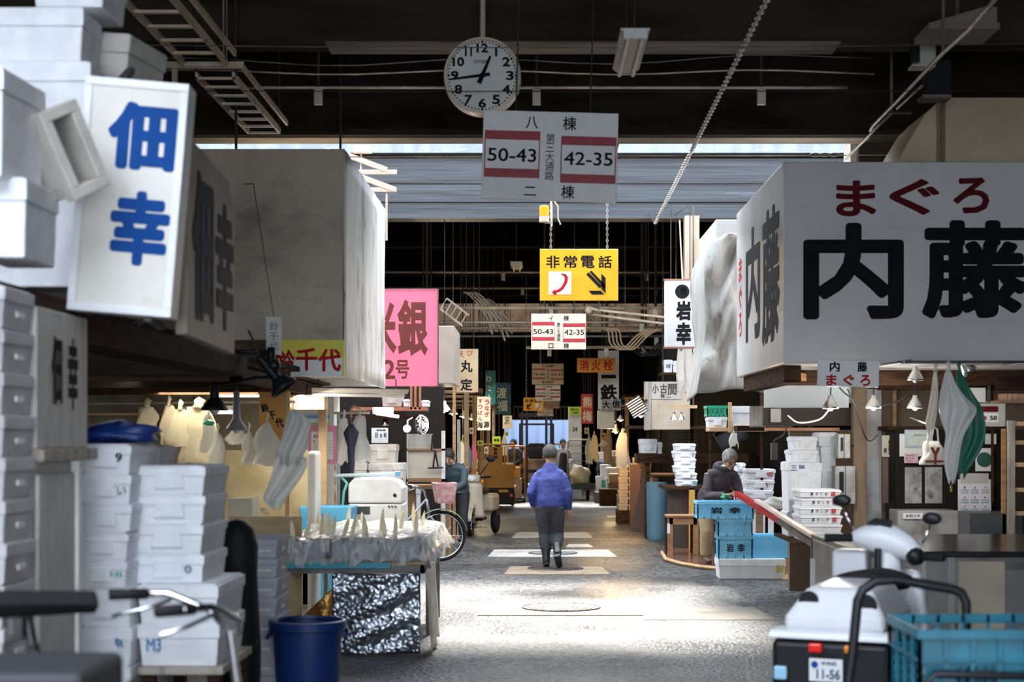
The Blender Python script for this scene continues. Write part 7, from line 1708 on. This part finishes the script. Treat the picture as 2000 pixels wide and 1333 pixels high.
    for sd in 'lr':
        Hh, K, A = V[sd + 'hip'], V[sd + 'knee'], V[sd + 'ankle']
        e_ = c.get('cuff', .95)
        tr.tube([Hh + Vector((0, 0, .03)), Hh.lerp(K, .3), Hh.lerp(K, .8), K, K.lerp(A, .3), K.lerp(A, e_ * .8), K.lerp(A, e_)], [.105, .105, .09, .086, .085, .074, .068], 12)
        for k_ in range(4):
            q_ = K.lerp(A, .05 + .17 * k_)
            tr.tube([q_ + Vector((.068 * math.cos(a), .068 * math.sin(a), .015 * math.sin(2 * a + k_))) for a in [i * math.pi / 6 for i in range(12)]], .007, 5, True)
    O('trousers', tr, c['trousers'], t, remesh=vox, smooth=True)
    for sd in 'lr':
        K, A, T_ = V[sd + 'knee'], V[sd + 'ankle'], V[sd + 'toe']
        f_ = MB()
        top = K.lerp(A, c.get('boot_top', .9))
        f_.tube([top, top.lerp(A, .5), A], [c.get('boot_r', .055), .052, .05], 12)
        n_ = (T_ - A).normalized()
        hl = A - Vector((n_.x, n_.y, 0)).normalized() * .03 if abs(n_.z) < .9 else A
        f_.tube([hl, A.lerp(T_, .5), T_, T_ + n_ * .02], [.048, .047, .043, .03], 12, flat=.8)
        O('boot', f_, c['boots'], t, remesh=.009, smooth=True)
    return t
blue_j = mat('blue_jacket', (.042, .058, .27), .65, c2=(.028, .040, .20), sc=5, bump=.9, bsc=11)
slate_t = mat('slate_trousers', (.045, .048, .062), .7, c2=(.03, .032, .042), sc=6, bump=.8, bsc=11)
boot_m = mat('rubber_boot', (.02, .022, .026), .3)
s = FY(1112) / F
person('person seen from behind walking down the aisle in a blue jacket and black boots', (PX(1074, FY(1112)), FY(1112), 0), R(-3),
    dict(pelvis=(0, 0, .79), chest=(0, .05, 1.10), neck=(0, .075, 1.27), head=(-.005, .115, 1.415), lshoulder=(-.15, .05, 1.18), lelbow=(-.235, -.03, .95), lhand=(-.205, .11, .78), rshoulder=(.15, .05, 1.18), relbow=(.225, .0, .95), rhand=(.228, .06, .735),
         lhip=(-.085, 0, .76), lknee=(-.06, .07, .43), lankle=(-.045, .0, .09), ltoe=(-.05, .15, .035), rhip=(.085, 0, .76), rknee=(.085, .10, .43), rankle=(.10, -.14, .19), rtoe=(.12, -.06, .045)),
    dict(jacket=blue_j, trousers=slate_t, boots=boot_m, hem=-.02, folds=True, cuff=.55, boot_top=.5, boot_r=.066, collar=.05), mat('greying_hair', (.075, .068, .062), .7, c2=(.03, .028, .026), sc=30, bump=.6), scale=1.0)
brown_j = mat('brown_coat', (.075, .055, .065), .8, c2=(.05, .037, .045), sc=6, bump=.9, bsc=11)
Y0 = 20.9
person('grey haired person with glasses in a dark brown coat bending over the blue crates', (PX(1392, Y0), Y0, .03), R(200),
    dict(pelvis=(.02, -.02, .80), chest=(-.05, .10, 1.08), neck=(-.085, .17, 1.22), head=(-.115, .25, 1.325), lshoulder=(-.25, .13, 1.13), lelbow=(-.27, .22, .86), lhand=(-.16, .40, .83), ldir=(.5, .7, -.1), rshoulder=(.12, .12, 1.15), relbow=(.17, .2, .86), rhand=(-.0, .38, .885), rdir=(-.8, .5, .1),
         lhip=(-.08, -.02, .76), lknee=(-.09, .06, .42), lankle=(-.10, 0, .08), ltoe=(-.12, .15, .035), rhip=(.10, -.02, .76), rknee=(.11, .05, .42), rankle=(.10, -.01, .08), rtoe=(.12, .14, .035)),
    dict(jacket=brown_j, trousers=mat('khaki_trousers', (.42, .30, .17), .8, c2=(.34, .24, .13), bump=.15), boots=mat('brown_shoe', (.10, .06, .045), .4), hem=-.12, folds=True, cuff=.93, boot_top=.93, collar=-.01, hood=1, collar_m=paper), hair_grey, glasses=True, tilt=(R(-26), R(4)), hood=False)
o = bpy.data.objects['person.001']
O('hood', MB().tube([Vector((-.085, .15, 1.235)) + Vector((.105 * math.cos(a), .07 * math.sin(a), .02 - .05 * max(0, math.sin(a)))) for a in [i * math.pi / 8 for i in range(16)]], .036, 8, True).ell((-.075, .06, 1.22), (.11, .06, .09)), mat('grey_hood', (.06, .065, .07), .8), o, remesh=.012, smooth=True)
O('shirt_collar', MB().tube([Vector((-.09, .185, 1.245)) + Vector((.062 * math.cos(a), .052 * math.sin(a), 0)) for a in [i * math.pi / 8 for i in range(16)]], .013, 6, True), paper, o, smooth=True)
tag(O('green_bundle', lump((0, 0, 0), (.05, .05, .045), 14, .25), mat('green_net', (.02, .35, .16), .5, c2=(.01, .2, .08), sc=20), smooth=True, loc=(PX(1417, 20.3), 20.42, PZ(979, 20.3))), 'green net bundle held by the grey haired person', 'bundle')
Y0 = 25.6
person('black haired person in dark clothes leaning over work at the left counter', (PX(893, Y0), Y0, 0), R(160),
    dict(pelvis=(0, -.05, .80), chest=(.02, .08, 1.10), neck=(.03, .16, 1.24), head=(.035, .25, 1.33), lshoulder=(-.17, .10, 1.16), lelbow=(-.2, .22, .92), lhand=(-.06, .38, .80), rshoulder=(.2, .10, 1.16), relbow=(.22, .22, .93), rhand=(.12, .40, .80),
         lhip=(-.085, -.05, .76), lknee=(-.09, .0, .42), lankle=(-.09, -.03, .08), ltoe=(-.1, .12, .035), rhip=(.085, -.05, .76), rknee=(.09, .0, .42), rankle=(.09, -.03, .08), rtoe=(.1, .12, .035)),
    dict(jacket=mat('dark_teal_top', (.03, .05, .06), .7), trousers=mat('dark_trousers', (.02, .02, .022), .7), boots=boot_m, hem=-.06, folds=True), hair_black, tilt=(R(-35), R(6)), vox=.014)
stand = dict(pelvis=(0, 0, .86), chest=(0, .02, 1.22), neck=(0, .02, 1.4), head=(0, .04, 1.53), lshoulder=(-.19, 0, 1.34), lelbow=(-.24, .0, 1.06), lhand=(-.15, .2, 1.0), rshoulder=(.19, 0, 1.34), relbow=(.25, 0, 1.06), rhand=(.22, .1, .82),
    lhip=(-.085, 0, .84), lknee=(-.09, .03, .46), lankle=(-.09, 0, .08), ltoe=(-.1, .14, .035), rhip=(.085, 0, .84), rknee=(.09, .03, .46), rankle=(.09, 0, .08), rtoe=(.1, .14, .035))
person('tiny far person with white sleeves standing beside the forklift', (PX(1099, 44), 44, 0), R(190), stand, dict(jacket=mat('pale_sleeve', (.45, .46, .46), .7), trousers=mat('dark_trousers', (.02, .02, .022)), boots=boot_m, hem=-.1), hair_black, vox=.018, scale=.95)
o = bpy.data.objects['person.003']
O('apron', MB().sheet(10, 12, lambda u, v: ((u - .5) * (.2 + .2 * v), .15 + .02 * math.sin(math.pi * u) * 1.5 - .02 * v * 0, 1.28 - .9 * v)), mat('black_apron', (.02, .022, .026), .5), o, solid=.01, smooth=True)
person('tiny far person in black seen over the truck at the left of the aisle', (PX(1004, 43), 43, 0), R(150), stand, dict(jacket=mat('black_top', (.015, .016, .02), .7), trousers=mat('dark_trousers', (.02, .02, .022)), boots=boot_m, hem=-.1), hair_black, vox=.018, scale=.95)
# ================================================================ vehicles and far clutter
bicycle('silver bicycle with pink basket behind the market table', (PX(777, 21.6), 21.55, 0), R(-80), 'silver', mat('pink_wicker', (.58, .30, .30), .6, c2=(.70, .52, .50), sc=16), mat('green_guard', (.55, .62, .55), .3, c2=(.3, .6, .2)), seat_z=.84, bar_z=1.0)
# beige scooter
t = thing('motor_scooter', 'beige motor scooter facing the camera beside the yellow truck', 'scooter', (PX(930, 27.6), 27.5, 0), R(172))
bg = mat('scooter_beige', (.50, .42, .32), .4, c2=(.42, .35, .26))
wheel(t, (0, .55, .22), .22, tyre_r=.045, spokes=8); wheel(t, (-.24, -.55, .2), .2, tyre_r=.06, spokes=6); wheel(t, (.24, -.55, .2), .2, tyre_r=.06, spokes=6)
O('leg_shield', MB().sheet(10, 10, lambda u, v: ((u - .5) * (.40 - .1 * v), .36 + .08 * math.sin(math.pi * u) - .05 * v, .3 + .58 * v)), bg, t, solid=.05, smooth=True)
O('front_fork', MB().bar((-.06, .5, .22), (-.05, .4, .6), .03).bar((.06, .5, .22), (.05, .4, .6), .03), iron, t)
O('handlebar', MB().tube([(-.3, .25, .98), (-.12, .32, .97), (.12, .32, .97), (.3, .25, .98)], .018), rubber, t, smooth=True)
O('head_cowl', MB().b2(-.13, .13, .24, .42, .88, 1.02), bg, t, bev=.04, seg=3)
O('headlamp', MB().ell((0, .42, .95), (.07, .03, .05)), mat('lamp_glass', (.8, .82, .85)), t, smooth=True)
O('rear_shell', MB().b2(-.28, .28, -.75, -.1, .38, .68), bg, t, bev=.06, seg=3); O('seat', MB().b2(-.15, .15, -.5, .05, .68, .78), rubber, t, bev=.04)
O('footboard', MB().b2(-.17, .17, -.1, .36, .25, .31), black, t, bev=.02)
for sx in (-1, 1):
    O('mirror', MB().tube([(sx * .12, .3, 1.0), (sx * .26, .28, 1.22)], .01).ell((sx * .3, .28, 1.28), (.075, .02, .06)), black, t, smooth=True)
    O('indicator', MB().ell((sx * .17, .36, .9), .03), mat('amber_lens', (.8, .25, .02)), t, smooth=True)
O('front_mudguard', MB().sheet(6, 10, lambda u, v: ((u - .5) * .14, .55 + .26 * math.cos(R(10 + 160 * v)), .22 + .26 * math.sin(R(10 + 160 * v)))), bg, t, solid=.012, smooth=True)
# turret truck
t = thing('turret_truck', 'yellow brown three wheeled market truck with pipe rails in the left aisle', 'truck', (PX(970, 36.8), 36.8, 0))
ty = mat('truck_ochre', (.52, .27, .04), .5, c2=(.42, .2, .03))
O('platform', MB().b2(-.40, .40, .5, 2.6, .38, .48), ty, t, bev=.01)
O('engine_drum', MB().lathe([(.30, 0), (.30, .62), (.22, .68), (.001, .68)], 24, (0, .2, .3)), ty, t, smooth=2)
O('front_panel', MB().b2(-.40, .40, -.12, -.08, .48, 1.02), ty, t, bev=.01)
O('sign_panel', MB().b2(-.18, .14, -.14, -.12, .98, 1.42), mat('truck_sign', (.55, .27, .02), .5), t)
letter(t, col_text('警察神', -.02, 1.40, 1.14, .09), ink, y=-.1405, bold=.02)
fr = MB()
for x in (-.40, -.2, .18, .40): fr.cyl((x, -.1, .9), (x, -.1, 1.42), .014, n=6)
fr.tube([(-.40, -.1, .9), (-.40, -.1, 1.40), (-.36, -.1, 1.47), (.36, -.1, 1.47), (.40, -.1, 1.40), (.40, -.1, .9)], .02, 8)
O('guard_rail', fr, mat('rail_brass', (.5, .33, .15), .4, .3), t, smooth=True)
O('black_skirt', MB().b2(-.39, .39, -.14, .1, .12, .5), black, t, bev=.02)
O('label_plate', MB().b2(.05, .26, -.15, -.14, .40, .46), mat('label_orange', (.75, .45, .08), .5), t)
wheel(t, (0, .2, .2), .2, tyre_r=.06, spokes=6); wheel(t, (-.32, 2.2, .2), .2, tyre_r=.06, spokes=6); wheel(t, (.32, 2.2, .2), .2, tyre_r=.06, spokes=6)
O('tail_lamp', MB().b2(.3, .36, -.15, -.14, .3, .36), mat('tail_red', (.75, .02, .015)), t)
fbox('pale carton stack carried on the yellow market truck', 960, 1001, 905, 950.5, 38.0, .6, m=mat('tan_carton', (.5, .4, .3)), style='plain')
t = thing('pipe_cart', 'orange pipe frame cart behind the yellow market truck', 'cart', (PX(1008, 41), 41, 0))
o_m = mat('orange_pipe', (.70, .25, .03), .5)
O('frame', MB().tube([(-.22, 0, .1), (-.22, 0, 1.35), (-.18, 0, 1.4), (.18, 0, 1.4), (.22, 0, 1.35), (.22, 0, .1)], .022, 8).bar((-.22, 0, .9), (.22, 0, .9), .03).bar((-.22, 0, .5), (.22, 0, .5), .03), o_m, t, smooth=True)
O('orange_crate', MB().b2(-.22, .1, -.2, .3, .62, .88), mat('orange_crate', (.75, .35, .02), .5), t); O('pale_crate', MB().b2(-.22, .14, -.2, .3, .12, .6), mat('tan_carton', (.5, .4, .3)), t)
O('bed', MB().b2(-.24, .24, -.2, .9, .06, .12), iron, t)
for sx in (-.2, .2): O('caster', MB().lathe([(.001, -.03), (.06, -.03), (.06, .03), (.001, .03)], 12, (sx, -.1, .06), 'x'), rubber, t)
# forklift at the far end
t = thing('forklift', 'dark forklift with tall mast before the pale blue hoarding', 'forklift', (PX(1048, 47), 47, 0))
fk = mat('forklift_dark', (.018, .016, .016), .6, spec=.15)
for sx in (-.42, -.28, .28, .42): O('mast_rail', MB().b2(sx - .035, sx + .035, -.05, .05, .1, 2.35), fk, t)
O('mast_bar', MB().b2(-.5, .5, -.06, .06, 2.2, 2.32).b2(-.5, .5, -.06, .06, 1.25, 1.35).b2(-.5, .5, -.06, .06, .6, .7), fk, t)
for sx in (-.25, .25): O('fork', MB().b2(sx - .06, sx + .06, -1.1, -.05, .08, .12), fk, t)
O('body', MB().b2(-.5, .5, .2, 1.7, .3, 1.0), mat('forklift_tan', (.30, .2, .12), .5), t, bev=.05)
O('seat', MB().b2(-.25, .25, .7, 1.2, 1.0, 1.45), rubber, t, bev=.05)
g = MB()
for sx in (-.48, .48): g.bar((sx, .3, 1.0), (sx, .5, 2.0), .06).bar((sx, 1.5, 1.0), (sx, 1.4, 2.0), .06)
O('overhead_guard', g.b2(-.5, .5, .45, 1.45, 1.98, 2.03), fk, t)
for sx in (-.45, .45):
    for yy in (.35, 1.5): O('tyre', MB().lathe([(.001, -.1), (.2, -.1), (.26, -.05), (.26, .05), (.2, .1), (.001, .1)], 20, (sx, yy, .26), 'x'), rubber, t, smooth=2)
t = thing('pallet_jack', 'second truck with rounded pipe guard right of the forklift', 'truck', (PX(1084, 49), 49, 0))
O('guard', MB().tube([(-.36, 0, .5), (-.36, 0, 1.2), (-.25, 0, 1.42), (.25, 0, 1.42), (.36, 0, 1.2), (.36, 0, .5)], .03, 8).bar((-.13, 0, .5), (-.13, 0, 1.4), .03).bar((.13, 0, .5), (.13, 0, 1.4), .03), galv, t, smooth=True)
O('body', MB().b2(-.38, .38, 0, 1.4, .2, .8), fk, t, bev=.05)
for sx in (-.3, .3): O('tyre', MB().lathe([(.001, -.08), (.2, -.08), (.2, .08), (.001, .08)], 16, (sx, .4, .2), 'x'), rubber, t)
t = thing('hand_trolley', 'low dark trolley carrying a big plastic sack at the right of the aisle', 'trolley', (PX(1131, 42.5), 42.5, 0))
O('bed', MB().b2(-.3, .28, -.3, .9, .28, .42), mat('dark_green_metal', (.02, .05, .05), .5), t, bev=.01)
for sx in (-.22, .22): O('wheel', MB().lathe([(.001, -.04), (.13, -.04), (.13, .04), (.001, .04)], 16, (sx, -.1, .13), 'x'), rubber, t); O('fork', MB().b2(sx - .05, sx + .05, -.14, -.06, .13, .3), iron, t)
g = MB().tube([(-.28, .8, .4), (-.28, .8, 1.5), (-.22, .8, 1.56), (.22, .8, 1.56), (.28, .8, 1.5), (.28, .8, .4)], .022, 8)
for i in range(5): g.bar((-.28, .8, .6 + .2 * i), (.28, .8, .6 + .2 * i), .018)
O('cage', g, galv, t, smooth=True)
tag(O('plastic_sack', lump((0, 0, 0), (.26, .24, .26), 21, .16), mat('tan_sack', (.52, .42, .28), .4, c2=(.62, .55, .42), sc=5, bump=.5), smooth=True, loc=(PX(1132, 42.3), 42.3, .425)), 'tan plastic sack lying on the low dark trolley', 'sack')
# far rows: goods under lamplight
q = random.Random(11)
cols = [mat('goods_cream', (.62, .54, .40), .6), mat('goods_tan', (.46, .33, .20), .6), mat('goods_grey', (.36, .34, .31), .6), mat('goods_brown', (.2, .12, .07), .6), mat('goods_white', (.72, .70, .66), .6), mat('goods_lime', (.5, .66, .12), .6), mat('goods_blue', (.1, .25, .4), .6), mat('goods_red', (.5, .08, .06), .6)]
names = ['cream', 'tan', 'grey', 'brown', 'white', 'lime', 'blue', 'red']
def goods(side, Y, x0, z0, w, d, h, ci, what):
    c = cols[ci]
    foam_box(what, (x0, Y, z0), w, d, h, R(q.uniform(-4, 4)), m=c, style='plain', name='goods_box')
near = ['nearest', 'second nearest', 'third nearest', 'fourth nearest']
# left row counters with goods
for k, Y in enumerate((29.5, 33.0, 37.5, 42.0, 47.0)):
    X = -1.9
    where = ['nearest', 'second', 'third', 'fourth', 'fifth'][k]
    t = thing('row_counter', f'{where} timber counter of the far left row, piled with goods', 'counter', (X, Y, 0))
    O('top', MB().b2(-.5, .55, -.9, .9, .78, .82), wood, t); O('front', MB().b2(.48, .5, -.9, .9, .1, .78), wood_dark, t)
    for yy in (-.8, .8): O('leg', MB().b2(.4, .47, yy - .04, yy + .04, 0, .78), wood_dark, t)
    O('roof', MB().b2(-.8, .75, -1.0, 1.0, 2.45, 2.52), wood_dark, t); O('post', MB().b2(.62, .70, -.95, -.87, 0, 2.45), wood_pale, t); O('post', MB().b2(-.78, -.7, -.95, -.87, 0, 2.45), wood_dark, t)
    for j in range(4):
        ci = [0, 5, 4, 1, 2, 7, 4, 3, 6, 5, 0, 1, 4, 5, 2, 0, 7, 1, 4, 0][k * 4 + j]
        h = q.uniform(.15, .3)
        goods(-1, Y - .6 + .4 * j, X + .2, .823, .36, .3, h, ci, f'{names[ci]} goods box, {near[j]} on the {where} counter of the far left row')
    hanging_lamp(f'bare lamp over the {where} counter of the far left row', 1050 + (X + .2) / Y * F, 853 - (2.1 - EYE) / Y * F, Y - .3, 2.45, .09, white, lit=20, up=.12)
    lamp('stall_lamp', (X + .25, Y - .35, 2.02), 45, (1, .86, .55), .1)
# right row counters further in
for k, Y in enumerate((36.5, 45.5, 50.5)):
    X = 2.6
    where = ['nearest', 'second', 'third'][k]
    t = thing('row_counter', f'{where} timber counter of the far right row with goods', 'counter', (X, Y, 0))
    O('top', MB().b2(-.55, .5, -.9, .9, .78, .82), wood, t); O('front', MB().b2(-.5, -.48, -.9, .9, .1, .78), wood_dark, t)
    for yy in (-.8, .8): O('leg', MB().b2(-.47, -.4, yy - .04, yy + .04, 0, .78), wood_dark, t)
    O('roof', MB().b2(-.7, .8, -1.0, 1.0, 2.5, 2.56), wood_dark, t); O('post', MB().b2(-.70, -.62, -.95, -.87, 0, 2.5), wood_pale, t); O('post', MB().b2(.7, .78, -.95, -.87, 0, 2.5), wood_dark, t)
    for j in range(3):
        ci = [1, 4, 0, 4, 3, 2, 0, 4, 1][k * 3 + j]
        goods(1, Y - .5 + .5 * j, X - .28, .823, .36, .36, q.uniform(.2, .4), ci, f'{names[ci]} goods box, {near[j]} on the {where} counter of the far right row')
    hanging_lamp(f'bare lamp over the {where} counter of the far right row', 1050 + (X - .3) / Y * F, 853 - (2.1 - EYE) / Y * F, Y - .3, 2.5, .09, white, lit=20, up=.12)
    lamp('stall_lamp', (X - .3, Y - .35, 2.02), 45, (1, .7, .35), .1)
for i, (x, ya, yb, w, Y, m, lb) in enumerate(((1160, 850, 900, 14, 38, cols[0], 'cream work coat hung under the red vertical sign'), (1188, 838, 905, 12, 35, cols[1], 'tan apron hung below the tall white sign'), (1150, 855, 905, 10, 41, cols[4], 'white apron hung far down the right row'), (915, 870, 915, 10, 30, mat('goods_navy', (.05, .1, .2), .6), 'navy apron hung in the far left row'), (926, 860, 900, 8, 31, mat('goods_pink', (.6, .15, .25), .6), 'pink cloth hung in the far left row'), (903, 862, 905, 9, 30.5, cols[4], 'white cloth hung in the far left row'), (985, 850, 890, 9, 39, cols[4], 'white apron hung at the end of the left row'))):
    bag(lb, x, ya, yb, w * .4, w * 1.3, Y, m, 90 + i, 'cloth', 'hanging_cloth', depth=.3, cord=6.1)

# more goods: stacks along both rows and cartons up on the stall roofs
for k, (X, Y, n_, side) in enumerate(((2.0, 35.0, 4, 'right'), (1.95, 39.9, 3, 'right'), (2.0, 43.6, 5, 'right'), (2.0, 48.2, 5, 'right'), (-1.5, 31.3, 4, 'left'), (-1.62, 35.3, 4, 'left'), (-1.5, 44.6, 5, 'left'))):
    z = 0.0
    for i in range(n_):
        h = q.uniform(.2, .3)
        ci = [1, 3, 2, 0, 3, 1, 4][(k * 3 + i) % 7]
        foam_box(f'{names[ci]} box, level {["one", "two", "three", "four", "five"][i]} from the floor in the {["first", "second", "third", "fourth", "first", "second", "third"][k]} stack of the far {side} row', (X + q.uniform(-.03, .03), Y, z), .42, .4, h, R(q.uniform(-5, 5)), m=cols[ci], style='plain', name='goods_box')
        z += h + .002
for k, Y in enumerate((29.5, 33.0, 37.5)):
    for j in range(2):
        goods(-1, Y - .5 + .5 * j, -1.75 + .3 * j, 2.523, .4, .36, q.uniform(.22, .4), [1, 0, 3, 1, 2, 0][k * 2 + j], f'{["tan", "cream", "brown", "tan", "grey", "cream"][k * 2 + j]} carton, {near[j]} on the roof of the {["nearest", "second", "third"][k]} far left counter')
for i, (x, y, w_, h_, Y, m, lb) in enumerate(((907, 858, 9, 16, 29, cols[5], 'lime price sheet hung nearest in the far left row'), (921, 842, 8, 12, 31.2, cols[4], 'white price sheet hung in the far left row'), (938, 866, 12, 10, 31.9, cols[5], 'lime price sheet hung low behind the eel shop sign'), (950, 880, 8, 14, 34.5, cols[4], 'white price sheet hung low before the market truck'), (990, 848, 7, 9, 39, cols[5], 'lime price sheet hung at the end of the far left row'), (1146, 842, 9, 12, 39, cols[0], 'cream price sheet hung under the red vertical sign'), (1178, 852, 10, 12, 33, cols[1], 'tan price sheet hung below the blank cream panel'))):
    flat_sign('price_sheet', lb, x - w_ / 2, x + w_ / 2, y - h_ / 2, y + h_ / 2, Y, m, [('鮮', x, y, w_ * .6, h_ * .5, ink, .02)], thick=.008)
bpy.context.view_layer.update()
